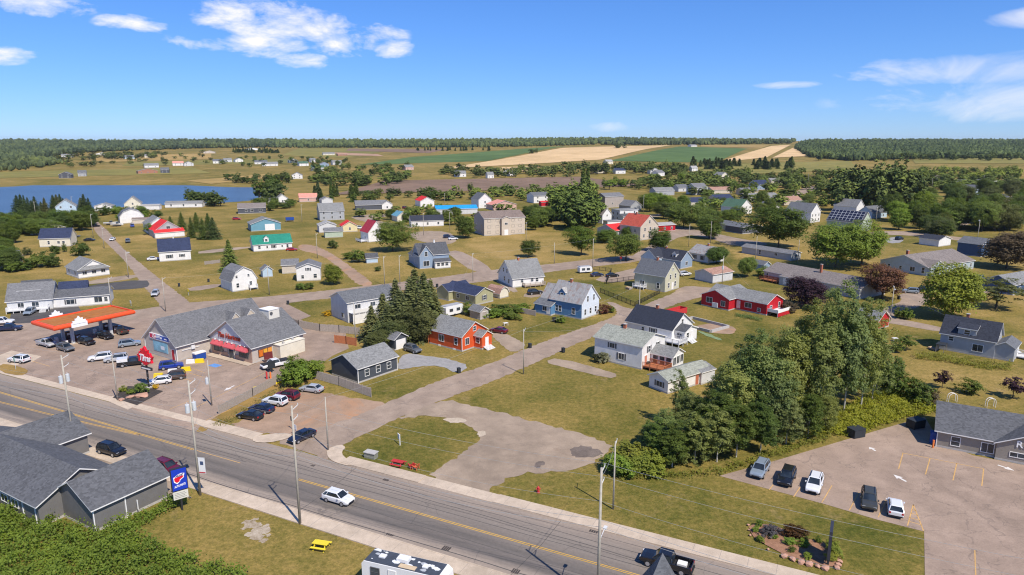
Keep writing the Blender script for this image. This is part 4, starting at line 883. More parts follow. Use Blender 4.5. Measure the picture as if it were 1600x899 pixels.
for i, c in enumerate([(.62, .16, .02), (.75, .38, .04), (.72, .30, .05)]):
    MB().box(9.35 + i * 1.12, 10.3 + i * 1.12, -14.83, -14.795, 1.05, 2.45).build('poster_panel', plain('orange_poster_%d' % i, c, .5, .35, 2.5), poster)
# convenience-store gable
sgn = MB().box(-.18, -.01, 2.0, 9.6, 3.75, 5.0).build('sign_board', plain('white_sign_face', (.82, .82, .82), .4, .03), shop)
place('sign_panel', MB().box(-.205, -.185, 7.0, 9.4, 3.92, 4.83).mesh('sign_panel', plain('red_sign_panel', (.58, .02, .07), .4, .06)), sgn)
place('sign_panel', MB().box(-.205, -.185, 2.2, 7.0, 3.92, 4.83).mesh('sign_panel', plain('blue_sign_panel', (.03, .09, .40), .4, .06)), sgn)
WL = plain('white_letter', (.85, .84, .82), .5, .03)
lettering('QuikWay', 1.0, .015, WL, 'sign_lettering', sgn, (-.23, 6.6, 4.4), (math.pi / 2, 0, -math.pi / 2), .15, .95, 0)
MB().box(-.225, -.21, 2.7, 3.9, 4.2, 4.42).build('sign_lettering', WL, sgn)
mur = MB().box(-.06, -.01, 3.2, 8.6, 1.1, 3.3).build('mural_panel', plain('sea_blue_mural', (.22, .43, .52), .5, .45, .5), shop)
MB().box(-.075, -.062, 4.4, 5.8, 1.7, 2.5).build('mural_shape', plain('mural_white', (.72, .74, .76), .5, .1), mur)
door(shop, 'x0', 1.3, .1, 1.0, 2.3, plain('red_door', (.46, .02, .03), .5))
for y in (.02, 11.95): MB().box(-.06, .06, y - .06, y + .06, 0, 3.4).build('corner_board', TRIM, shop)
MB().box(3.2, 4.0, -.35, -.02, 1.9, 2.7).build('wall_unit', WDECK, shop); MB().box(1.2, 5.2, -.12, -.02, 2.0, 2.15).build('pipe', WDECK, shop)
for x in (15.2, 19.2): dormer(shop, 'y', .8, x, 3.9, 3.4, 4.2, 1.3, 2.0, 'tan', 'shop')
MB().box(18.6, 21.6, -.8, .8, 3.4, 4.9).build('parapet', siding('tan', WALLS['tan']), shop)
ru = MB().box(16.4, 19.2, -9.6, -6.4, 6.2, 8.9).build('roof_unit', plain('cream_metal', (.66, .62, .54), .5, .08, 1.5), shop)
MB().tube((17.0, -9.62, 8.2), (17.0, -9.75, 8.2), .35, n=12).build('fan', DTRIM, ru); MB().box(16.3, 19.3, -9.7, -6.3, 8.9, 9.0).build('unit_lid', TRIM, ru)
# ------------------------------------------------------------------ filling station canopy, columns, pumps
can = empty('fuel_canopy', (-101.2, 145.6, 0), R_(58)); tag(can, 'orange-red fuel canopy with white peaked emblems over the pumps', 'canopy')
ORG = plain('orange_canopy_fascia', (.78, .09, .025), .4, .06, 1); RUST = plain('rusty_canopy_deck', (.36, .14, .035), .8, .22, .8)
LX, LY = 17.6, 9.6
mb = MB()
for i in range(9):        # rounded fascia all round
    pass
fas = MB(); segs = 6
ring = [(0, 0), (LX, 0), (LX, LY), (0, LY)]
prof = [(.38 * math.cos(t), 5.05 + .5 * math.sin(t)) for t in np.linspace(-math.pi / 2, math.pi / 2, 7)]
for (ox, z0), (ox2, z1) in zip(prof, prof[1:]):
    a = [(-ox, -ox, z0), (LX + ox, -ox, z0), (LX + ox, LY + ox, z0), (-ox, LY + ox, z0)]; b = [(-ox2, -ox2, z1), (LX + ox2, -ox2, z1), (LX + ox2, LY + ox2, z1), (-ox2, LY + ox2, z1)]
    for i in range(4): j = (i + 1) % 4; fas.add([a[i], a[j], b[j], b[i]], [(0, 1, 2, 3)])
fas.box(-.02, .25, 0, LY, 4.6, 5.6).box(LX - .25, LX + .02, 0, LY, 4.6, 5.6).box(0, LX, -.02, .25, 4.6, 5.6).box(0, LX, LY - .25, LY + .02, 4.6, 5.6)
fas.build('fascia', ORG, can, smooth=False)
MB().box(.25, LX - .25, .25, LY - .25, 4.65, 5.3).build('canopy_deck', [RUST], can)
MB().box(.25, LX - .25, LY * .5 - .05, LY * .5 + .05, 5.3, 5.36).box(LX * .5 - .05, LX * .5 + .05, .25, LY - .25, 5.3, 5.38).build('deck_seam', RUST, can)
for (x, y0, y1) in ((5.0, -.62, -.30), (5.0, LY + .2, LY + .5)):
    em = MB()
    em.add([(x - 1.7, y, z) for y in (y0, y1) for z in (0,)], [])
    pf = [(-1.7, 4.5), (1.7, 4.5), (1.7, 5.5), (1.35, 5.5), (1.45, 5.95), (.8, 5.95), (.85, 6.45), (.4, 6.4), (0, 6.95), (-.4, 6.4), (-.85, 6.45), (-.8, 5.95), (-1.45, 5.95), (-1.35, 5.5), (-1.7, 5.5)]
    em = MB().extr_y([(x + a, z) for a, z in pf], y0, y1); place('emblem', fix(em.mesh('emblem', plain('white_emblem', (.82, .82, .82), .4, .03))), can)
    MB().box(x - 1.5, x + 1.5, y0 - .01, y0 + .005, 5.2, 5.25).build('emblem_line', DTRIM, can)
GREYC = plain('column_grey', (.50, .52, .54), .5, .08, 1)
PUMP = plain('pump_dark', (.09, .05, .045), .4, .2, 2)
for x in (4.6, 13.2):
    for y in (2.6, 7.0):
        MB().box(x - .3, x + .3, y - .3, y + .3, 0, 4.66).build('column', GREYC, can)
for i, x in enumerate((4.6, 13.2)):
    for y in (2.6, 7.0):
        isl = empty('pump_island', (0, 0, 0)); 
        w = can.matrix_basis @ Vector((x, y - .0, 0)); isl.location = (w.x, w.y, 0); isl.rotation_euler = (0, 0, R_(58))
        tag(isl, ['pump island with dark red fuel pump by the silver pickup', 'fuel pump island nearest the grey SUV under the canopy', 'pump island with dark fuel pump beside the black pickup', 'pump island between the two black SUVs under the canopy'][i * 2 + (y > 5)] if True else '', 'fuel pump', 'pump islands under the canopy')
        MB().box(-1.9, 1.9, -.75, .75, 0, .15).build('kerb_pad', CONC, isl)
        MB().box(.6, 1.5, -.35, .35, .15, 1.9).box(.55, 1.55, -.4, .4, 1.9, 2.1).build('pump', PUMP, isl); MB().box(.7, 1.4, -.37, -.36, 1.2, 1.7).build('screen', TRIM, isl)
        MB().box(-1.75, -1.25, -.4, .4, .15, 1.2).build('bin', TRIM, isl)
# shop forecourt signs
ts = empty('pylon_sign', G(233, 607), R_(-28)); tag(ts, 'tall black pylon sign with red maple leaf and white script', 'sign')
BLK = plain('black_steel', (.03, .03, .033), .5, .1, 2); REDS = plain('red_sign_face', (.68, .012, .03), .4, .05)
MB().box(-.16, .16, -.12, .12, 0, 6.6).build('pole', BLK, ts); MB().box(-.45, .45, -.45, .45, 0, .3).build('base', CONCW, ts)
leaf = [(0, 2.1), (-.55, 1.3), (-1.05, 1.5), (-.85, .75), (-1.5, .95), (-1.75, .35), (-2.25, .3), (-1.75, -.45), (-1.95, -.95), (-1.0, -1.05), (-.35, -1.5), (.35, -1.5), (1.0, -1.05), (1.95, -.95), (1.75, -.45), (2.25, .3), (1.75, .35), (1.5, .95), (.85, .75), (1.05, 1.5), (.55, 1.3)]
lf = place('leaf_panel', fix(MB().extr_y([(x, z + 6.2) for x, z in leaf], -.22, .22).mesh('leaf_panel', REDS)), ts)
lettering('Tims', 1.75, .03, WL, 'sign_lettering', lf, (0, -.26, 6.05), (math.pi / 2, 0, 0), .3, .95, .05)
MB().box(-1.5, 1.5, -.16, .16, 3.7, 4.25).build('lower_panel', BLK, ts); MB().box(-1.3, 1.3, -.18, -.165, 3.85, 4.1).build('panel_stripe', TRIM, ts)
cs = empty('store_sign', G(287, 785), R_(-2)); tag(cs, 'tilted blue store sign with red and white logo on dark posts', 'sign')
cs.location = G(285, 797); cs.rotation_euler = (0, 0, R_(38)); cs.scale = (.54, .8, .94)
MB().box(-.2, .2, -.14, .14, 0, 3.0).build('post', BLK, cs)
MB().box(-1.75, 1.75, -.26, .26, 3.0, 6.2).build('cabinet', BLK, cs)
bf = MB().box(-1.6, 1.6, -.30, -.262, 3.1, 6.1).build('sign_face', plain('royal_blue_face', (.012, .045, .42), .35, .05), cs)
lg = [(-1.2, 4.35), (-.9, 4.2), (-.55, 4.0), (.1, 4.3), (.2, 4.5), (.95, 4.75), (1.2, 5.35), (.5, 5.45), (-.4, 5.3), (-1.25, 5.0)]
place('logo', fix(MB().extr_y(lg, -.325, -.302).mesh('logo', WL)), bf)
lg2 = [(-1.05, 4.5), (-.6, 4.2), (0, 4.35), (.1, 4.6), (.85, 4.85), (.95, 5.05), (-.3, 5.0), (-1.1, 4.9)]
place('logo', fix(MB().extr_y(lg2, -.345, -.327).mesh('logo', REDS)), bf)
lettering('CARQUEST', .40, .01, plain('navy_letter', (.02, .03, .16), .5), 'sign_lettering', bf, (-.02, -.352, 5.15), (math.pi / 2, -.06, 0), .2, .9, .012)
lettering('AUTO PARTS', .42, .012, WL, 'sign_lettering', bf, (0, -.32, 3.72), (math.pi / 2, -.08, 0), .1, .95, .012)
rb = MB().box(-1.6, 1.6, -.2, .2, 1.75, 2.9).build('reader_board', plain('cream_board', (.62, .60, .52), .5, .08), cs)
for i in range(4): MB().box(-1.3, 1.2 - .3 * (i % 2), -.215, -.203, 1.95 + i * .22, 2.03 + i * .22).build('sign_lettering', plain('faded_letters', (.30, .29, .26), .6), rb)

# ------------------------------------------------------------------ houses of the left and back of the village
Hs = house
o = Hs('grey-shingled house with white porch and long low wing by dark driveway', (12.5, 488.7), 22, 10.5, 9.5, 3.1, 3.9, 'x', 'ltgrey', 'grey', wy=[(.3, 1.0, 1.4, 1.4), (.62, .9, 1.6, 1.5)], far=False)
block(o, 10.5, .8, 13.6, 7.6, 2.9, 1.6, 'x', 'white', 'charcoal', .35, wallname='wing_wall', roofname='wing_roof'); window(o, 'y0', 14.6, .9, 1.9, 1.3, base=.8, style='s'); window(o, 'y0', 21.4, .9, 1.9, 1.5, base=.8); window(o, 'y0', 23.3, 1, .8, 1.2, base=.8)
block(o, 2.2, 2.6, 5.2, 1.5, 5.2, .5, 'x', 'white', 'grey', .2, z0=3.8, shape='shed', found=False, wallname='dormer_wall', roofname='dormer_roof'); window(o, 'y0', 4.6, 4.35, 1.6, .7, base=2.6)
place('solar_roof', fix(MB().add([(11.2, 4.0, 4.25), (18.6, 4.0, 4.25), (18.6, 6.6, 6.4), (11.2, 6.6, 6.4), (11.2, 4.0, 3.9), (18.6, 4.0, 3.9), (18.6, 6.6, 4.2), (11.2, 6.6, 4.2)], [(0, 1, 2, 3), (0, 4, 5, 1), (1, 5, 6, 2), (2, 6, 7, 3), (3, 7, 4, 0)]).mesh('solar_roof', roofm('navy'))), o)
deck(o, .2, 9.8, -2.2, 0, .8, WDECK); stairs(o, 8.6, -2.2, .7, 1.6, 0, -1, WDECK, 4)
block(o, 1.5, 8, 7, 6, 3.2, 3.3, 'x', 'ltgrey', 'dark', .3, wallname='rear_wall', roofname='rear_roof')
o = Hs('white bungalow with wide grey gable and glazed porch beside the left street', (123.4, 435.8), 50, 9.6, 11.5, 2.9, 2.9, 'y', 'white', 'ltgrey', wy=[(.2, 1.2, 1.3, 1.0), (.5, 1.2, 1.3, 1.0), (.8, 1.2, 1.3, 1.0)], wx=2)
place('porch_roof', fix(MB().add([(-.3, -.9, 2.75), (9.9, -.9, 2.75), (7.6, .02, 4.0), (2.0, .02, 4.0), (-.3, .02, 2.75), (9.9, .02, 2.75)], [(0, 1, 2, 3), (0, 3, 4), (1, 5, 2), (0, 4, 5, 1)]).mesh('porch_roof', roofm('ltgrey'))), o)
Hs('white house with steep navy roof beside the left street bend', (62.5, 386.6), 14, 12, 8, 3.9, 3.7, 'x', 'cream', 'navy', wy=[(.3, 1.2, .8, 1.4), (.62, 1.4, 1.0, 1.0), (.78, 1.4, 1.0, 1.0)])
Hs('beige bungalow with dark grey roof behind the navy-roofed house', (48, 367), 20, 15, 11, 3.2, 2.6, 'y', 'cream', 'grey', wy=2)
Hs('white house with navy roof and shuttered windows right of the left street', (249.7, 409.4), 27, 11, 9.5, 3.9, 4.2, 'x', 'white', 'navy', wy=[(.32, 1.2, 1.6, 1.3, 's'), (.72, 1.4, 1.2, 1.0, 's')], wx=[(.5, 1.2, .9, 1.2)], chim=(5.5, 4.8, 7.9, 8.7, .4, TRIM))
o = Hs('grey-gabled house with bright red roof behind the navy-roofed white house', (243, 372), 40, 12, 12, 3.4, 4.2, 'y', 'grey', 'red', wy=[(.5, 3.9, 1.6, 1.3)], metal=False); block(o, -.6, -2.6, 13, 2.6, 2.6, 1.1, 'x', 'white', 'red', .3, shape='shed', wallname='porch_wall', roofname='porch_roof')
o = Hs('low white house with green metal roof and small dormer', (396.6, 393.8), 28, 15.6, 9, 3.0, 3.2, 'x', 'white', 'green', wy=[(.15, 1.1, .9, 1.2), (.35, 1.2, .6, 1.0), (.52, 1.1, 1.2, 1.2, 's'), (.74, 1.3, .6, .8), (.88, .8, .8, 1.5)])
dormer(o, 'y', .8, 5.4, 3.6, 1.9, 2.4, 1.6, .9, 'white', 'green')
o = Hs('teal garage with white overhead door behind the green-roofed house', (392.7, 362), 28, 14.6, 12, 3.6, 2.6, 'y', 'teal', 'ltgrey', name='garage', cat='garage'); door(o, 'y0', 9.2, .1, 4.6, 3.2, name='garage_door')
o = Hs('dark ranch house with taupe roof and white windows near the river', (372, 334.4), 18, 16.5, 12, 3.4, 2.6, 'x', 'charcoal', 'taupe', wy=[(.3, 1.2, 1.2, 1.4), (.5, 1.2, 1.6, 1.4), (.82, 1.2, 1.8, 1.4)], wx=[(.3, 1.2, 1.2, 1.4), (.75, 1.2, 1.2, 1.4)])
o = Hs('white gambrel barn-house with grey roof beside the back street', (363.6, 456.7), 44, 7.8, 8.8, 3.6, 3.8, 'y', 'white', 'grey', shape='gambrel', wy=[(.22, 1.2, .8, 1.3), (.75, 1.4, .8, 1.2), (.2, 4.2, .6, .8), (.68, 4.2, .6, .8)], far=False); deck(o, 5.0, 7.4, -1.4, 0, .8, WDECK)
Hs('tiny pale-blue shed with peaked roof beside the white gambrel barn-house', (411, 434), 30, 3.2, 3.6, 2.6, 1.3, 'y', 'paleblue', 'grey', name='shed', cat='shed')
Hs('white two-storey cabin with low grey gable beside the back street', (464, 440), 14, 7.6, 8.6, 4.4, 1.5, 'y', 'white', 'grey', wy=[(.25, .9, .8, 1.1), (.78, 1.0, 1.0, 1.3), (.5, 3.5, .9, .9, 's')], far=False)
Hs('beige shed with grey roof joined behind the white two-storey cabin', (441, 428), 16, 5.4, 7, 3.0, 1.5, 'x', 'beige', 'grey', name='shed', cat='shed')
o = Hs('blue-grey farmhouse with dark roof, front gable and white porch', (656, 420.5), 24, 11.2, 9, 5.0, 3.6, 'x', 'bluegrey', 'dark', wx=[(.3, 1.0, .8, 1.4), (.65, 1.0, .8, 1.4), (.45, 3.5, .8, 1.2)], far=False, chim=(7, 4.5, 7.6, 9.6, .5, TRIM))
block(o, -.1, -.35, 5.0, 6, 5.0, 3.3, 'y', 'bluegrey', 'dark', .35, wallname='gable_wall', roofname='gable_roof'); window(o, 'y0', 2.4, 1.0, 2.2, 1.8, base=-.35); window(o, 'y0', 2.4, 4.6, 1.0, 1.6, base=-.35)
block(o, 5.2, -2.2, 5.8, 2.2, 2.4, .9, 'x', 'white', 'dark', .3, shape='shed', wallname='porch_wall', roofname='porch_roof')
for i in range(3): window(o, 'y0', 6.4 + i * 1.6, 1.0, 1.1, 1.1, base=-2.2)
block(o, .4, 9, 7, 7, 3.4, 2.4, 'y', 'bluegrey', 'dark', .3, wallname='rear_wall', roofname='rear_roof')
Hs('tiny blue shed with dark roof beside the shrubs near the blue-grey farmhouse', (573, 412), 20, 4.2, 3.4, 2.2, 1.4, 'x', 'paleblue', 'dark', name='shed', cat='shed')
o = Hs('beige three-storey apartment block with dark roof on the dry lawn', (756.6, 369), 22, 21.5, 15, 8.4, 2.8, 'x', 'taupe', 'brown', cat='building', wy=[(a, z, 1.6, 1.1, 'd') for z in (1.0, 3.7, 6.6) for a in (.12, .32, .70, .88)], wx=2)
place('front_wall', MB().box(0, 21.5, -.06, -.01, .34, 8.3).mesh('front_wall', siding('tan', WALLS['tan'])), o)
block(o, 8.6, -1.6, 4.6, 3, 8.2, 1.0, 'y', 'tan', 'brown', .3, wallname='stair_tower', roofname='tower_roof'); door(o, 'y0', 10.9, .1, 1.8, 2.6, base=-1.6); window(o, 'y0', 10.9, 5.2, 1.4, 1.0, base=-1.6)
o = Hs('narrow white house with steep maroon roof behind the leafy tree', (576, 379), 36, 8.2, 8.6, 4.6, 4.8, 'y', 'white', 'maroon', wy=[(.5, 4.2, .9, 1.5)], wx=[(.4, 1.1, .9, 1.2)]); deck(o, -3.2, -.1, 1, 7, .6, WDECK)
o = Hs('tall beige house with red roof and many gable windows', (1000, 376), 38, 12.5, 13, 6.4, 4.8, 'y', 'tan', 'brick', wy=[(.2, 1.2, 1.0, 1.5), (.5, 1.2, 1.0, 1.5), (.25, 4.2, 1.0, 1.5), (.55, 4.2, 1.0, 1.5), (.8, 4.2, 1.0, 1.2), (.5, 7.6, .9, 1.4)], wx=2, chim=(6, 8, 9.6, 12.2))
block(o, -3, 13, 14, 12, 3.4, 2.4, 'x', 'grey', 'red', .4, wallname='wing_wall', roofname='wing_roof')
Hs('low red garage with pale beige roof right of the red-roofed house', (1022, 363), 24, 13, 8, 3.2, .9, 'x', 'red', 'silver', name='garage', cat='garage', wy=3)
o = Hs('white flat-topped two-storey house with dark porch roof', (968, 346), 24, 12.5, 9, 6.2, .3, 'x', 'white', 'ltgrey', shape='flat', wy=[(.25, 4.0, .9, 1.5), (.8, 4.0, .9, 1.5)], wx=2)
block(o, 0, -3.6, 12.5, 3.6, 3.0, 1.2, 'x', 'white', 'dark', .4, shape='shed', wallname='porch_wall', roofname='porch_roof')
for i in range(4): window(o, 'y0', 1.5 + i * 3, 1.0, 1.6, 1.4, base=-3.6, far=True)
Hs('small white house with round gable window left of the white flat-topped house', (941, 350), 40, 7.5, 10, 5, 3.4, 'y', 'white', 'taupe', wy=[(.5, 4.0, .9, .9)])
Hs('beige two-storey block with grey roof and bare walls', (945, 325), 24, 15, 12, 7.6, 2.0, 'x', 'taupe', 'grey', wy=[(.4, 2.2, .9, 1.2)], wx=1)
Hs('white shed with flat grey roof beside the red roofs', (949, 358), 20, 8, 5, 4, .3, 'x', 'white', 'grey', name='shed', cat='shed', shape='flat')
Hs('grey-roofed cottage behind the white flat-topped house', (985, 330), 34, 10, 11, 3.2, 3.2, 'y', 'grey', 'grey')
# back row, towards the ploughed field
BACK = [
 ('grey house with steep light roof and white windows on the far lane', (500, 345), 22, 14, 12, 5.2, 4.2, 'x', 'grey', 'ltgrey', 3), ('small white garage with pale roof by the grey house', (499, 364), 22, 8.5, 8, 3.6, 1.6, 'y', 'ltgrey', 'silver', 0),
 ('mint-white shed with grey roof in front of the red-roofed shed', (508, 372), 20, 8.4, 6, 3.0, 1.4, 'x', 'sage', 'grey', 0), ('yellow-cream shed with bright red roof left of the maroon-roofed house', (535, 363), 22, 7.6, 8, 3.0, 2.2, 'y', 'yellow', 'red', 1),
 ('long dark ranch house with grey roof before the ploughed field', (556, 329), 16, 20, 10, 3.4, 2.6, 'x', 'charcoal', 'grey', 0), ('white lean-to house joined to the dark ranch house', (597, 328), 16, 7, 8, 3.6, 2.2, 'y', 'white', 'grey', 1),
 ('white cottage with bright red roof before the ploughed field', (657, 324), 24, 10, 13, 4.2, 2.6, 'y', 'white', 'red', 2), ('long white building with bright sky-blue metal roof', (682, 336), 14, 26, 11, 3.4, 1.8, 'x', 'ltgrey', 'blue', 0),
 ('white bungalow with black roof and shuttered windows by the lane', (643, 355), 16, 17.5, 9, 3.2, 2.4, 'x', 'white', 'black', 3), ('white gable house with dark roof behind the apartment block', (748, 326), 26, 9.5, 13, 6.0, 4.0, 'y', 'white', 'slate', 1),
 ('orange-fronted garage with salmon roof behind the apartment block', (771, 329), 26, 17, 12, 3.4, 2.6, 'y', 'pink', 'salmon', 0), ('white house with grey roof above a red shed', (834, 318), 24, 13, 12, 5.4, 2.2, 'x', 'white', 'slate', 2),
 ('small red shed in front of the white grey-roofed house', (846, 323), 20, 8, 5, 3, .6, 'x', 'red', 'red', 0), ('small cottage with faded blue roof and pale gable', (621, 347), 30, 7, 9, 3.2, 2.4, 'y', 'cream', 'teal', 1),
 ('red-roofed pale bungalow beside the dark spruces', (468, 316), 20, 13, 9, 3.2, 2.8, 'x', 'pink', 'salmon', 1), ('small white cottage near the river mouth', (433, 318), 24, 8, 10, 3.4, 3, 'y', 'white', 'ltgrey', 1),
 ('long white barn with low dark roof beside the small white cottage', (405, 318), 14, 13, 7, 2.8, 1.2, 'x', 'white', 'slate', 0), ('dark-roofed garage right of the long white barn', (503, 319), 30, 8, 7, 3, 1.8, 'y', 'ltgrey', 'grey', 0)]
for lab, n, a, lx, ly, h, r, rd, w, rf, nw in BACK: Hs(lab, n, a, lx, ly, h, r, rd, w, rf, wy=nw or None)
# river side
RIV = [('pale-blue gable house standing on the river bank', (88, 335), 30, 11, 13, 4.6, 4.2, 'y', 'paleblue', 'ltgrey', 2), ('small white flat cottage right of the pale-blue riverside house', (148, 331), 14, 10, 7, 3.6, 1.6, 'y', 'white', 'ltgrey', 0),
 ('cream gable house with attic window on the river bank', (195, 329), 24, 10, 10, 4.4, 4.4, 'y', 'cream', 'ltgrey', 1), ('low white trailer beside the cream riverside gable house', (219, 328.5), 10, 12, 5, 3.0, .6, 'x', 'white', 'white' if False else 'silver', 0),
 ('long low white building with grey roof on the river bank', (258, 325), 10, 24, 8, 2.8, 1.4, 'x', 'white', 'ltgrey', 3), ('white gambrel barn with brown lean-to near the parked boats', (188, 350), 34, 12, 10, 4.0, 4.0, 'y', 'white', 'slate', 0),
 ('white house with broad pale gable left of the red-roofed house', (232, 366), 36, 10, 14, 4.6, 3.4, 'y', 'white', 'ltgrey', 1), ('brown-roofed carport of the gambrel barn', (207, 350), 20, 9, 6, 2.4, .6, 'x', 'beige', 'brown', 0), ('small brown cottage at the left edge above the hedge', (-14, 420), 22, 8, 8, 3, 2.6, 'x', 'grey', 'slate', 0)]
for lab, n, a, lx, ly, h, r, rd, w, rf, nw in RIV: Hs(lab, n, a, lx, ly, h, r, rd, w, rf, wy=nw or None, shape='gambrel' if 'gambrel barn with' in lab else 'gable')
# right back
RB = [('white house with dark green roof and glazed gable porch', (1156, 336), 38, 12.5, 14, 4.6, 4.4, 'y', 'white', 'dkgreen', 3), ('brown gabled house with navy roof behind the green-roofed house', (1120, 321), 24, 16, 12, 3.4, 3.6, 'x', 'beige', 'navy', 2),
 ('long pale house with grey roof and two white gables', (1172, 317), 18, 26, 12, 3.6, 2.8, 'x', 'cream', 'ltgrey', 3), ('grey two-storey house behind the navy-roofed house', (1086, 305), 24, 13, 12, 6, 3.4, 'x', 'ltgrey', 'grey', 2),
 ('red-roofed low house behind the brown gabled house', (1113, 303), 18, 20, 10, 3.2, 2.2, 'x', 'beige', 'rust', 0), ('house with rust-red roof right of the long pale house', (1225, 321), 20, 16, 10, 3.2, 2.6, 'x', 'tan', 'rust', 1),
 ('teal-grey house with navy roof on the rise', (1183, 297), 22, 14, 12, 4.6, 4, 'x', 'bluegrey', 'navy', 2), ('tall white house with grey hipped roof on the rise', (1126, 284), 26, 11, 12, 6.4, 3.6, 'y', 'cream', 'ltgrey', 1),
 ('white gable house with slate-blue roof left of the solar panels', (1266, 349), 40, 11, 15, 6.2, 4.4, 'y', 'white', 'slate', 3), ('white gable house rising behind the solar panels', (1337, 339), 40, 10, 14, 6.2, 3.8, 'y', 'white', 'grey', 0),
 ('white cottage with dark grey roof right of the solar-panelled house', (1362, 342), 28, 14, 9, 3.6, 3.4, 'x', 'paleblue', 'slate', 2), ('grey-roofed white bungalow among the tall trees', (1424, 307), 26, 14, 14, 3.6, 3.0, 'y', 'white', 'grey', 1),
 ('low white house with grey roof below the tree-hidden bungalow', (1424, 320), 20, 14, 8, 3.2, 1.8, 'x', 'ltgrey', 'ltgrey', 2), ('light-blue A-gabled house at the far right lane', (1524, 306), 40, 10, 12, 4.0, 4.6, 'y', 'paleblue', 'slate', 1),
 ('long low house with dark roof near the yellow tree belt', (1500, 291), 12, 30, 12, 3.4, 2.6, 'x', 'white', 'slate', 3), ('white-ended house with slate roof right of the long low house', (1548, 292), 24, 14, 16, 3.6, 3.0, 'y', 'white', 'slate', 1),
 ('small dark-roofed house peeking above the trees', (1428, 288), 18, 14, 9, 3.4, 2.6, 'x', 'ltgrey', 'navy', 0), ('white garage with black roof on the lawn above the pale-blue bungalow', (1466, 386), 30, 9.5, 8.5, 3.0, 1.4, 'y', 'white', 'black', 0),
 ('dark blue house half hidden by the dark copper tree', (1532, 402), 32, 10, 9, 5, 2, 'y', 'navyblue', 'slate', 2), ('dark blue bungalow with pale roof cut off at the right edge', (1582, 462), 28, 14, 9, 3.2, 2.2, 'x', 'navyblue', 'ltgrey', 2),
 ('dark bungalow with white porch under the big round maple', (1160, 366), 26, 13, 12, 3.2, 1.2, 'y', 'charcoal', 'slate', 2), ('small cream house with navy roof left of the brown gabled house', (1080, 324), 20, 12, 9, 3.4, 2.8, 'x', 'cream', 'navy', 1),
 ('grey house with silver roof above the bright trees', (1024, 306), 18, 18, 10, 4, 2.4, 'x', 'grey', 'ltgrey', 1)]
RB += [('small white cottage with slate roof behind the green-roofed house', (1200, 333), 28, 10, 9, 3.4, 3.0, 'y', 'white', 'slate', 1), ('low tan bungalow above the long pale house', (1160, 305), 20, 16, 9, 3.2, 2.4, 'x', 'tan', 'grey', 2), ('white shed beside the house with rust-red roof', (1252, 325), 30, 7, 6, 2.8, 1.6, 'y', 'white', 'grey', 0), ('grey cottage under the trees right of the ploughed field', (1060, 300), 24, 11, 9, 3.4, 2.8, 'x', 'ltgrey', 'slate', 1), ('pale bungalow among the trees left of the far bend', (1205, 288), 18, 14, 9, 3.4, 2.6, 'x', 'cream', 'ltgrey', 2), ('white house with brown roof beside the far right belt', (1470, 284), 22, 13, 10, 3.6, 2.8, 'y', 'white', 'brown', 1), ('dark-roofed bungalow behind the light-blue A-gabled house', (1560, 318), 24, 14, 10, 3.4, 2.6, 'x', 'beige', 'dark', 2), ('white bungalow with slate roof right of the tall grove', (1448, 330), 24, 13, 10, 3.4, 2.6, 'x', 'white', 'slate', 2), ('small grey garage left of the dark bungalow under the maple', (1138, 360), 26, 7, 7, 2.8, 1.5, 'y', 'grey', 'slate', 0), ('pale yellow cottage behind the tall grove', (1395, 300), 26, 11, 9, 3.6, 2.8, 'y', 'yellow', 'grey', 1)]
for lab, n, a, lx, ly, h, r, rd, w, rf, nw in RB: Hs(lab, n, a, lx, ly, h, r, rd, w, rf, wy=nw or None)
# house with the big solar roof
o = Hs('large sage house with rows of solar panels covering its roof', (1345, 362), 34, 9.5, 19, 4.2, 5.4, 'y', 'sage', 'charcoal', wy=[(.5, 4.6, .7, 1.2)])
PANEL = plain('solar_cell', (.018, .022, .045), .25, .2, 3); sl = math.hypot(4.75, 5.4); ex = 4.75 / sl; ez = 5.4 / sl
pmesh = MB().box(0, 1.86, 0, 2.0, 0, .05, 1).box(.10, 1.76, .10, 1.90, .05, .07).mesh('solar_panel', [PANEL, plain('panel_frame', (.55, .56, .58), .4, .05, 2)])
for i in range(9):
    for j in range(4 if i < 7 else 3):
        po = place('solar_panel', pmesh, o); d = .35 + (j + (0 if i < 7 else 1)) * 1.62
        po.matrix_local = Matrix(((ex * .86, 0, -ez, d * ex - .12), (0, 1, 0, .7 + (8 - i) * 2.02), (ez * .86, 0, ex, 4.2 + d * ez + .30), (0, 0, 0, 1)))
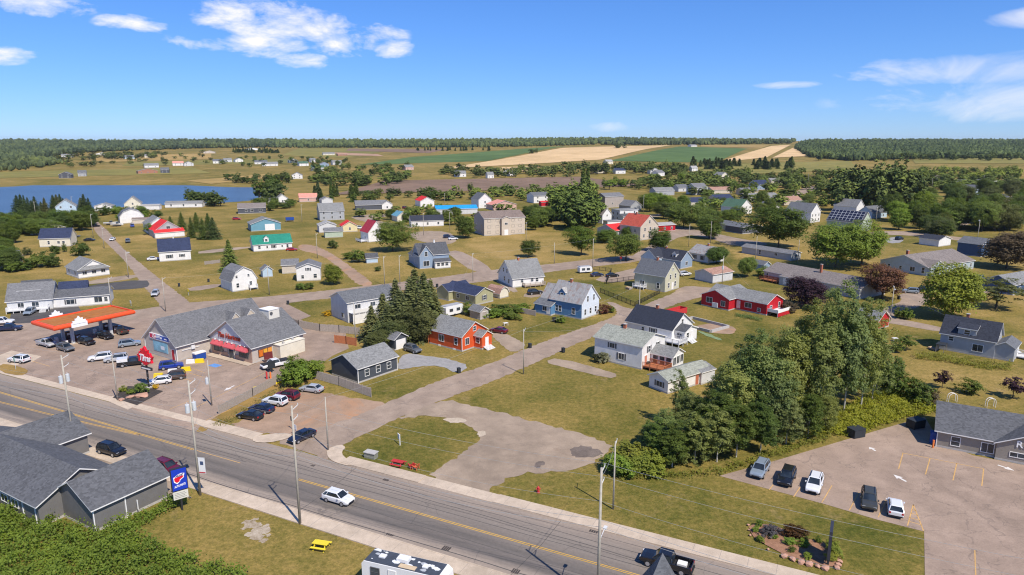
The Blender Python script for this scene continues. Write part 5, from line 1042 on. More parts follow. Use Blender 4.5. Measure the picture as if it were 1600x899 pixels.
# homes across the river and on the far slopes
far_spots = [(92, 279, 'dark-roofed chalet on the far river meadow', 'charcoal', 'slate', 13, 9), (122, 276, 'small dark cabin right of the dark chalet across the river', 'grey', 'slate', 9, 6), (226, 262.5, 'white house with blue-grey windows across the river', 'white', 'ltgrey', 20, 10), (216, 272, 'long reddish-brown barn on the far river bank', 'brick', 'brown', 24, 8), (251, 271, 'small dark hut right of the reddish barn across the river', 'charcoal', 'slate', 10, 7),
 (270, 259.5, 'white house with red roof on the far meadow', 'white', 'salmon', 16, 9), (288, 260, 'white and blue house beside the red-roofed far house', 'ltgrey', 'slate', 14, 9), (195, 249, 'bluish house by the dark far hedgerow', 'paleblue', 'ltgrey', 18, 10), (226, 247, 'pale house by the far clump of trees', 'cream', 'ltgrey', 14, 9), (150, 243, 'bright white barn near the far woods', 'white', 'silver', 22, 12), (96, 246, 'white farmhouse on the far left slope', 'white', 'ltgrey', 22, 12), (60, 243, 'long white farm shed on the far left slope', 'white', 'silver', 34, 10), (318, 240, 'low pale barn alone on the far hayfield', 'beige', 'ltgrey', 26, 10),
 (333, 256, 'leftmost white house of the far subdivision row', 'white', 'slate', 15, 9), (350, 254, 'second white house of the far subdivision row', 'ltgrey', 'ltgrey', 14, 9), (368, 254, 'third white house of the far subdivision row', 'white', 'grey', 14, 9), (398, 257, 'wide grey-roofed house in the far subdivision', 'white', 'slate', 20, 11), (410, 260, 'long low white house before the far subdivision', 'white', 'ltgrey', 24, 8), (452, 255, 'white house with pale wing on the far meadow', 'white', 'slate', 16, 9), (468, 260, 'dark-roofed white house beyond the river mouth', 'white', 'dkgreen', 16, 10), (486, 267, 'dark green-roofed cottage by the far thicket', 'ltgrey', 'dkgreen', 18, 9), (500, 261, 'grey house with slate roof by the far thicket', 'bluegrey', 'slate', 14, 10), (520, 258, 'pale house among trees on the far meadow', 'ltgrey', 'ltgrey', 16, 9), (486, 254, 'small white house above the far thicket', 'white', 'ltgrey', 10, 8),
 (456, 280, 'white gable house with long wing at the river mouth', 'white', 'slate', 12, 12), (505, 243, 'cream farmhouse by the red far field', 'cream', 'ltgrey', 26, 12), (528, 244, 'red-brown farm shed by the red far field', 'brick', 'rust', 22, 10), (388, 235, 'white farm with pale roof behind the far hedge', 'white', 'ltgrey', 30, 14), (712, 277, 'white gabled house left above the ploughed field', 'white', 'ltgrey', 13, 10), (762, 279, 'tiny white shed above the ploughed field', 'white', 'ltgrey', 8, 6), (793, 275, 'white A-frame house above the ploughed field', 'white', 'silver', 13, 10), (634, 266, 'pinkish farmhouse below the crop field', 'pink', 'ltgrey', 14, 9),
 (962, 272, 'white house with navy roof by the far lane', 'white', 'navy', 14, 10), (934, 271, 'small cream house left of the navy-roofed far house', 'cream', 'ltgrey', 11, 8), (948, 257, 'cream farmhouse among the trees below the green crop', 'cream', 'silver', 14, 9), (1028, 276, 'white house with grey roof right along the far lane', 'white', 'grey', 14, 10), (1016, 272, 'pale house left of the grey-roofed far-lane house', 'ltgrey', 'silver', 14, 9), (1081, 268, 'small white box house among the right far trees', 'white', 'silver', 10, 7), (1080, 229.5, 'white farmhouse on the ridge by the wheat', 'white', 'ltgrey', 26, 14), (1192, 218.6, 'pale ridge-top houses beyond the wheat fields', 'white', 'silver', 40, 14), (268, 225.5, 'small white house on the far wooded slope', 'white', 'silver', 18, 12), (247, 226, 'second small white house on the far wooded slope', 'white', 'silver', 16, 12), (14, 228, 'white farm buildings in the woods at far left', 'white', 'silver', 26, 12)]
for i, (x, y, lab, w, rf, lx, ly) in enumerate(far_spots):
    Hs(lab, (x, y), 16 + 9 * (i % 4), lx, ly, 3.6 if lx > 18 else 4.4, 3.0, 'x' if i % 3 else 'y', w, rf, wy=2 if lx < 21 else 3, far=True, group='homes on the far slopes')
# ------------------------------------------------------------------ trees, shrubs, woods
def quads_mesh(name, c, n, size, mat, aspect=.7, roll=True):
    """leaf faces: centres c, facing n"""
    k = len(c); n = n / np.maximum(np.linalg.norm(n, axis=1, keepdims=True), 1e-6)
    r = RNG.normal(size=(k, 3)); a = np.cross(n, r); a /= np.maximum(np.linalg.norm(a, axis=1, keepdims=True), 1e-6); b = np.cross(n, a)
    s = (size * RNG.uniform(.65, 1.35, k))[:, None] if np.isscalar(size) else (size * RNG.uniform(.7, 1.3, k))[:, None]
    a = a * s * .5; b = b * s * .5 * aspect
    v = np.stack([c - a, c - b, c + a, c + b], 1).reshape(-1, 3)
    me = bpy.data.meshes.new(name); me.vertices.add(4 * k); me.vertices.foreach_set('co', v.astype(np.float32).ravel())
    me.loops.add(4 * k); me.loops.foreach_set('vertex_index', np.arange(4 * k, dtype=np.int32))
    me.polygons.add(k); me.polygons.foreach_set('loop_start', np.arange(0, 4 * k, 4, dtype=np.int32))
    me.update(calc_edges=True); me.validate(); me.materials.append(mat); return me
LEAF = leafmat('broad_leaves'); NEEDLE = leafmat('conifer_needles', trans=.12)
BARKD = plain('dark_bark', (.10, .075, .055), .95, .3, 4); BARKP = plain('pale_aspen_bark', (.46, .43, .36), .9, .25, 5)
def unit(n): v = RNG.normal(size=(n, 3)); return v / np.linalg.norm(v, axis=1, keepdims=True)
def broad(name, H, R, base, nc, nl, ls, lobes=7, flat=1.0, bark=BARKD, trunk_r=.26, taper=0.0, gap=.0):
    """H height, R crown radius, base height of the crown; nc clumps of nl leaves"""
    ch = (H - base) / 2; cz = base + ch
    L = unit(lobes); amp = RNG.uniform(.15, .5, lobes)
    d = unit(nc); rad = RNG.uniform(0, 1, nc) ** .42
    lump = 1 - .26 + (np.maximum(d @ L.T - .55, 0) * 2 * amp).sum(1)
    cc = d * (rad * lump)[:, None]
    t = (cc[:, 2] + 1) / 2
    w = 1 - taper * np.clip(t, 0, 1)
    cc = np.stack([cc[:, 0] * R * w, cc[:, 1] * R * w, cc[:, 2] * ch + cz], 1)
    cr = R * RNG.uniform(.15, .30, nc) * (1 - .3 * taper * np.clip(t, 0, 1))
    u = unit(nc * nl); u[:, 2] = np.where(RNG.random(nc * nl) < .7, np.abs(u[:, 2]), u[:, 2])
    c = np.repeat(cc, nl, 0) + u * np.repeat(cr, nl)[:, None] * RNG.uniform(.35, 1.15, (nc * nl, 1)) * np.array([1.0, 1.0, 1.0 * flat])
    out = np.repeat(cc - np.array([0, 0, cz]), nl, 0); out /= np.maximum(np.linalg.norm(out, axis=1, keepdims=True), .1)
    nrm = u * .5 + .5 * out + RNG.normal(size=c.shape) * .42 + np.array([.12, -.16, .75])
    crown = quads_mesh(name + '_crown', c, nrm, ls, LEAF)
    mb = MB(); top = base + ch * .9
    pts = [Vector((0, 0, -.1))]; k = 5
    for i in range(1, k + 1): pts.append(Vector((random.uniform(-.12, .12) * i / k, random.uniform(-.12, .12) * i / k, top * i / k)))
    for i in range(k): mb.tube(pts[i], pts[i + 1], trunk_r * (1 - .16 * i), trunk_r * (1 - .16 * (i + 1)), 7, cap=False)
    for i in range(7):
        q = pts[2 + i % 3]; e = Vector(cc[RNG.integers(nc)]); e = q + (e - q) * .8
        m = (q + e) / 2 + Vector((0, 0, .25)); mb.tube(q, m, trunk_r * .42, trunk_r * .28, 5, cap=False); mb.tube(m, e, trunk_r * .28, trunk_r * .1, 5, cap=False)
    return crown, mb.mesh(name + '_trunk', bark, True)
def spruce(name, H, R, nb, ls, sparse=1.0):
    c, n, s = [], [], []; z = H * .05
    while z < H * .985:
        f = 1 - z / H; r = R * (f ** .85) * random.uniform(.82, 1.12) + .12; k = max(5, int(nb * (.45 + .75 * f)))
        a0 = random.uniform(0, 6.28)
        for i in range(k):
            if random.random() > sparse: continue
            a = a0 + 6.283 * i / k + random.uniform(-.2, .2); L = r * random.uniform(.7, 1.12); m = max(3, int(L / (ls * .42)))
            for j in range(m):
                t = (j + .6) / m; d = L * t; w = (1 - t * .6) * .45 * min(1, L)
                for q in range(2):
                    off = random.uniform(-w, w)
                    c.append((math.cos(a) * d - math.sin(a) * off, math.sin(a) * d + math.cos(a) * off, z - .28 * d * (1 - .35 * t) + random.uniform(-.12, .12)))
                    n.append((math.cos(a) * .5 + random.gauss(0, .35), math.sin(a) * .5 + random.gauss(0, .35), .8)); s.append(ls * (1.1 - .4 * t))
        z += H * .030 + .10 * f
    c.append((0, 0, H)); n.append((1, 0, 0)); s.append(.4)
    crown = quads_mesh(name + '_crown', np.array(c), np.array(n), np.array(s), NEEDLE, .75)
    tr = MB().tube((0, 0, -.1), (0, 0, H * .95), R * .075, .02, 7, cap=False).mesh(name + '_trunk', BARKD, True)
    return crown, tr
PROTO = {}
PROTO['maple'] = [broad('maple', 10, 4.4, 1.4, 270, 66, .36), broad('maple', 10, 4.2, 1.2, 250, 66, .36), broad('maple', 10, 4.8, 1.6, 270, 66, .36, 9)]
PROTO['aspen'] = [broad('aspen', 16, 3.4, 2.4, 210, 66, .33, 12, 1.0, BARKP, .17, .15), broad('aspen', 16, 3.0, 3.2, 170, 66, .33, 12, 1.1, BARKP, .16, .1), broad('aspen', 16, 3.7, 1.8, 210, 66, .33, 14, 1.0, BARKP, .18, .22)]
PROTO['bush'] = [broad('bush', 3, 1.7, .12, 70, 40, .25, 6), broad('bush', 3, 1.9, .1, 70, 40, .25, 7)]
PROTO['spruce'] = [spruce('spruce', 13, 2.9, 15, .52), spruce('spruce', 13, 3.2, 14, .52), spruce('spruce', 13, 2.5, 13, .5, .9)]
PROTO['pine'] = [broad('pine', 9, 4.2, 2.6, 60, 60, .34, 8, .35, BARKD, .2)]
PROTO['sapling'] = [broad('sapling', 5, 1.7, 1.1, 60, 34, .27, 5, 1, BARKD, .07)]
PROTO['fartree'] = [broad('far_tree', 10, 4.0, .6, 42, 18, 1.05, 6), broad('far_tree', 10, 3.6, .6, 42, 18, 1.05, 6), broad('far_tree', 10, 4.6, .5, 42, 18, 1.05, 8)]
PROTO['farspruce'] = [spruce('far_spruce', 12, 2.6, 7, 1.3), spruce('far_spruce', 12, 2.2, 7, 1.3)]
DIM = dict(maple=(10, 4.4), aspen=(16, 3.4), bush=(3, 1.8), spruce=(13, 2.9), pine=(9, 4.2), sapling=(5, 1.7), fartree=(10, 4.1), farspruce=(12, 2.5))
NAMES = dict(maple='broadleaf_tree', aspen='aspen_tree', bush='shrub', spruce='spruce_tree', pine='pine_tree', sapling='young_tree', fartree='broadleaf_tree', farspruce='spruce_tree')
C = dict(dk=(.105, .148, .030), md=(.150, .200, .036), lt=(.205, .275, .042), yg=(.245, .275, .042), asp=(.185, .228, .070), asp2=(.235, .268, .078), sp=(.078, .108, .034), sp2=(.135, .150, .050), pur=(.070, .036, .046), cop=(.20, .095, .060), cop2=(.135, .10, .055), gold=(.58, .40, .02), far=(.120, .155, .046), far2=(.165, .20, .050), sage=(.28, .30, .20))
def tree(kind, px, py, h, w, label, group=None, col='md', cat=None, pt=None):
    p = G(px, py) if pt is None else pt
    cr, tr = random.choice(PROTO[kind]); H0, R0 = DIM[kind]
    e = empty(NAMES[kind], p, random.uniform(0, 6.28)); tag(e, label, cat or ('shrub' if kind == 'bush' else 'tree'), group)
    sx = w / 2 / R0 * (.86 if kind == 'aspen' else 1); sz = h / H0
    c = place('crown', cr, e, scale=(sx * random.uniform(.92, 1.08), sx * random.uniform(.92, 1.08), sz)); t = place('trunk', tr, e, scale=(sx if sx < 1.4 else 1.4, sx if sx < 1.4 else 1.4, sz))
    k = random.uniform(.86, 1.16); q = C[col] if isinstance(col, str) else col
    c.color = (q[0] * k * random.uniform(.93, 1.08), q[1] * k, q[2] * k * random.uniform(.9, 1.1), 1)
    return e
def farleaf():
    m, nt, b = nmat('distant_foliage'); p = pos(nt); oi = N(nt, 'ShaderNodeObjectInfo')
    k = ramp(nt, mmath(nt, 'ADD', mmath(nt, 'MULTIPLY', noise(nt, p, .012, 4), .5), mmath(nt, 'MULTIPLY', noise(nt, p, .11, 3), .5)), [(.40, (.5, .54, .60)), (.5, (1, 1, 1)), (.60, (1.6, 1.5, 1.15))])
    nt.links.new(mix(nt, 1.0, oi.outputs['Color'], k, 'MULTIPLY'), b.inputs['Base Color']); b.inputs['Roughness'].default_value = .9; b.inputs['Specular IOR Level'].default_value = .1
    return m
FARLEAF = farleaf()
def belt(x0, x1, y0, y1, n, h, w, kind, lab, cols):
    """a belt of trees too far off to tell apart: one mass"""
    V = []; H0, R0 = DIM[kind]
    for i in range(n):
        me = random.choice(PROTO[kind])[0]; v = np.empty(len(me.vertices) * 3, np.float32); me.vertices.foreach_get('co', v); v = v.reshape(-1, 3)
        sx = w * random.uniform(.75, 1.25) / 2 / R0; sz = h * random.uniform(.7, 1.25) / H0; a = random.uniform(0, 6.28); c, s = math.cos(a), math.sin(a); p = G(random.uniform(x0, x1), random.uniform(y0, y1))
        V.append(np.stack([(v[:, 0] * c - v[:, 1] * s) * sx + p.x, (v[:, 0] * s + v[:, 1] * c) * sx + p.y, v[:, 2] * sz + p.z], 1))
    V = np.concatenate(V); k = len(V) // 4; me = bpy.data.meshes.new('tree_belt'); me.vertices.add(4 * k); me.vertices.foreach_set('co', V.astype(np.float32).ravel())
    me.loops.add(4 * k); me.loops.foreach_set('vertex_index', np.arange(4 * k, dtype=np.int32)); me.polygons.add(k); me.polygons.foreach_set('loop_start', np.arange(0, 4 * k, 4, dtype=np.int32)); me.update(calc_edges=True)
    me.materials.append(FARLEAF); o = place('tree_belt', me); q = np.mean([C[c] for c in cols], 0); o.color = (*q, 1); tag(o, lab.replace('tree in the', 'trees of the').replace('scrubby tree', 'scrubby trees').replace('tall dark tree', 'tall dark trees').replace('tree', 'trees', 1).replace('treess', 'trees'), 'trees', None, 'stuff')
# --- the thicket by the big parking lot
TH = 'aspens of the thicket beside the big parking lot'
for x, y, h, w in [(1345, 638, 18, 7), (1318, 648, 20, 7.5), (1298, 640, 21, 8), (1272, 655, 18, 7.5), (1250, 642, 18.5, 7.5), (1225, 660, 17, 7), (1362, 628, 14, 6.5), (1288, 622, 19, 7), (1335, 615, 17, 7), (1240, 625, 15, 6)]:
    tree('aspen', x, y, h, w, 'tall pale-trunked aspen at the high end of the thicket', TH, random.choice(['asp', 'asp2']))
for x, y, h, w in [(1192, 682, 15, 7.5), (1165, 676, 16, 7), (1140, 688, 13, 6.5), (1178, 655, 14, 6.5), (1150, 655, 13, 6), (1205, 640, 13, 6), (1125, 668, 10, 6), (1210, 690, 12, 6)]:
    tree('aspen', x, y, h, w, 'mid-height aspen in the middle of the thicket', TH, random.choice(['asp', 'asp2']))
for x, y, h, w in [(1100, 702, 9, 6), (1072, 692, 8.5, 5.5), (1040, 704, 6.5, 5), (1062, 668, 9, 3.6), (1014, 700, 4.0, 3.6), (1120, 722, 8, 6), (1085, 724, 7.5, 6), (1150, 716, 8, 6), (1188, 708, 8, 5.5), (1228, 694, 8, 5.5), (1262, 684, 7.5, 5), (1050, 730, 6.5, 5.5), (1025, 722, 6, 5), (1290, 672, 6, 4.5), (1128, 700, 9, 5.5)]:
    tree('aspen', x, y, h, w, 'low bushy young aspen along the front of the thicket', TH, random.choice(['asp', 'asp2', 'dk']))
for x, y, h, w, c in [(985, 728, 3.4, 6, 'yg'), (962, 738, 2.8, 4.5, 'lt'), (1005, 738, 3.0, 5, 'yg'), (1022, 742, 2.4, 4, 'yg'), (975, 742, 2.2, 4, 'lt')]:
    tree('bush', x, y, h, w, 'yellow-green bush at the gravel-lot tip of the thicket', 'yellow-green bushes at the tip of the thicket', c)
for x, y, h, w, c in [(1385, 612, 6, 5, 'dk'), (1402, 622, 4.5, 4.5, 'md'), (1425, 628, 4.5, 5, 'dk'), (1440, 634, 3.6, 4.5, 'md'), (1395, 600, 5, 4.5, 'md')]:
    tree('bush', x, y, h, w, 'dark shrub between the thicket and the yellow weeds', 'dark shrubs by the yellow weeds', c)
tree('bush', 1452, 632, 3.2, 3.4, 'brown-tinged shrub at the end of the yellow weed patch', None, 'cop2')
# --- spruces between the shop and the orange house
for x, y, h, w in [(664, 520, 15, 11), (650, 507, 14.5, 11), (642, 522, 14, 11), (620, 512, 12.5, 10), (600, 524, 10.5, 9), (626, 530, 12, 11), (582, 532, 8.5, 8), (674, 508, 12, 9), (658, 530, 12, 10), (608, 534, 9, 9), (682, 518, 9, 8), (592, 540, 6, 7)]:
    tree('spruce', x, y, h, w, 'dark spruce in the dense clump behind the orange house', 'spruces of the clump behind the orange house', 'sp2')
for x, y, h, w in [(632, 532, 7, 8), (612, 538, 5.5, 7), (662, 534, 7, 8), (590, 544, 4, 6)]: tree('maple', x, y, h, w, 'bushy dark conifer filling the foot of the spruce clump', 'bushy conifers at the foot of the spruces', 'sp2')
# --- single trees of the village
for a in [
 ('maple', 1216, 387, 16.5, 21, 'huge round dark maple shading the grey mobile home', 'dk'), ('maple', 1305, 418, 15, 18, 'bright green maple on the left below the solar-panelled house', 'lt'), ('maple', 1346, 414, 14.5, 17, 'bright green maple on the right below the solar-panelled house', 'lt'),
 ('maple', 1259, 479, 8.5, 11.5, 'dark purple-leaved tree between red house and grey bungalow', 'pur'), ('bush', 1233, 489, 3.0, 5, 'brownish purple shrub at the end of the red house deck', 'cop2'), ('maple', 1378, 467, 9.5, 12, 'copper-red tree beside the pale-blue bungalow drive', 'cop'),
 ('maple', 1488, 497, 14, 15.5, 'golden-green maple casting shade on the grey house lane', 'yg'), ('pine', 1556, 482, 9, 15, 'wide spreading pine right of the golden-green maple', 'sp2'), ('maple', 1572, 420, 13.5, 17.5, 'big dark copper tree at the right edge', 'cop2'),
 ('maple', 908, 399, 11, 9.6, 'round maple with long shadow on the dry lawn', 'md'), ('maple', 978, 408, 10, 11, 'maple at the street corner behind the fenced yard', 'md'), ('maple', 1031, 393, 8.5, 11, 'dark maple before the red-roofed tall house', 'dk'), ('maple', 826, 402, 6.4, 6.6, 'small round tree behind the white saltbox house', 'dk'),
 ('maple', 728, 372, 10.5, 9.5, 'dense dark tree beside the apartment block', 'dk'), ('maple', 614, 393, 12, 13, 'open leafy tree in front of the maroon-roofed house', 'md'), ('maple', 522, 444, 6.4, 6.8, 'small yellow-green tree with dark shadow by the back street', 'yg'), ('spruce', 360, 424, 11.5, 9, 'bushy conifer behind the white gambrel barn-house', 'md'),
 ('maple', 1167, 433, 6.5, 6, 'small round tree beside the brown-roofed white garage', 'md'), ('bush', 1190, 432, 3.4, 5, 'shrub left of the grey bungalow deck', 'md'), ('maple', 1120, 412, 6, 7.5, 'bushy dark tree beside the striped-roof cottage', 'dk'),
 ('sapling', 1472, 607, 3.8, 3.2, 'small purple ornamental tree on the lawn behind the taupe building', 'pur'), ('sapling', 1582, 622, 4.2, 4.2, 'purple ornamental tree near the right edge of the lawn', 'pur'), ('bush', 1517, 616, 2.8, 4, 'olive shrub between the two purple trees', 'md'),
 ('bush', 1401, 551, 2.8, 3.2, 'rounded green shrub on the lawn left of the grey house', 'md'), ('sapling', 1415, 547, 3.6, 4, 'small leafy tree beside the rounded lawn shrub', 'md'), ('bush', 1404, 497, 2.6, 3.6, 'left of two shrubs beside the red shed drive', 'md'), ('bush', 1417, 499, 2.8, 3.4, 'right of two shrubs beside the red shed drive', 'md'),
 ('maple', 1108, 373, 9.5, 14, 'shade tree over the lane before the dark bungalow', 'md'), ('maple', 1068, 357, 12, 17, 'leafy tree leaning over the lane near the red garage', 'md'), ('maple', 1015, 331, 10, 12, 'bright green tree behind the white flat-topped house', 'lt'), ('maple', 1042, 331, 11, 12, 'bright yellow-green tree right of the white flat-topped house', 'lt'),
 ('bush', 560, 410, 4.6, 8, 'olive shrubs mass beside the dirt track', 'md'), ('bush', 545, 405, 3.0, 5, 'small olive shrub left of the dirt-track shrub mass', 'md'), ('bush', 520, 388, 3.6, 5, 'round bush below the red-roofed shed', 'dk'), ('sapling', 235, 367, 6, 7, 'leaning small tree beside the parked boats', 'md'),
 ('bush', 87, 397, 3.6, 4.6, 'round shrub before the navy-roofed house by the river', 'dk'), ('bush', 101, 394, 3.6, 2.4, 'slim shrub right of the round shrub by the navy-roofed house', 'dk'), ('bush', 128, 400, 5.5, 7.5, 'dark bush behind the white bungalow with glazed porch', 'dk'), ('bush', 42, 399, 3, 4.4, 'thin shrub on the dry slope at far left', 'sp2'),
 ('maple', 885, 500, 4.2, 3.4, 'tiny tree', 'md')][:-1]:
    kind, x, y, h, w, lab, col = a; tree(kind, x, y, h, w, lab, None, col)
for x, y, h, w in [(372, 608, 4.6, 6), (388, 603, 4.0, 5), (455, 603, 4.4, 5.2), (470, 598, 4.0, 5), (484, 592, 3.8, 5), (460, 590, 4, 5), (496, 586, 3.2, 4)][2:]:
    tree('bush', x, y, h, w, 'green bush at the gap of the wooden fence by the drive-through', 'bushes at the fence by the drive-through', 'lt')
for x, y, h, w, c in [(775, 495, 2.2, 6, 'lt'), (795, 490, 2.2, 7, 'md'), (815, 487, 2.2, 6, 'lt'), (800, 498, 1.6, 5, 'md'), (782, 488, 2.0, 6, 'md')]: tree('bush', x, y, h, w, 'overgrown garden bush beside the blue farmhouse', 'garden bushes left of the blue farmhouse', c)
for x, y, h, w, c, lab in [(876, 504, 1.7, 3.4, 'lt', 'low rounded bush against the blue farmhouse wall'), (944, 490, 2.6, 4, 'cop', 'reddish flowering shrub at the blue farmhouse corner'), (956, 489, 1.8, 2.2, 'md', 'small round shrub right of the reddish flowering shrub'), (945, 566, 2.2, 3.0, 'sage', 'white-flowering shrub at the white two-storey house corner'), (934, 566, 2.0, 2.6, (.09, .09, .03), 'olive shrub beside the white-flowering shrub'), (512, 493, 1.3, 3.0, 'gold', 'clump of golden flowers behind the drive-through fence'), (470, 452, 2.0, 4, 'md', 'left shrub before the white two-storey cabin'), (484, 452, 2.0, 4, 'md', 'right shrub before the white two-storey cabin'), (733, 492, 3.2, 5, 'md', 'bushy shrub beside the white camper trailer'), (590, 424, 1.8, 2.6, 'dk', 'lone dark shrub on the dry lawn behind the spruces')]:
    tree('bush', x, y, h, w, lab, None, c)
for x, y, h, w in [(20, 425, 4, 7), (38, 422, 3.6, 7), (56, 418, 4.6, 8), (74, 415, 5, 8), (84, 418, 4, 6)]: tree('bush', x, y, h, w, 'shrub in the hedge on the slope above the long grey house', 'hedge shrubs on the left slope', random.choice(['dk', 'md']))
for x, y, h, w in [(268, 366, 9, 10), (285, 362, 10, 10), (300, 372, 10, 10), (318, 374, 10, 11), (334, 374, 10.5, 11), (308, 362, 10, 10), (326, 360, 9, 9)]: tree('spruce', x, y, h, w * .8, 'dark conifer in the clump right of the red-roofed house', 'conifers right of the red-roofed house', random.choice(['sp', 'dk']))
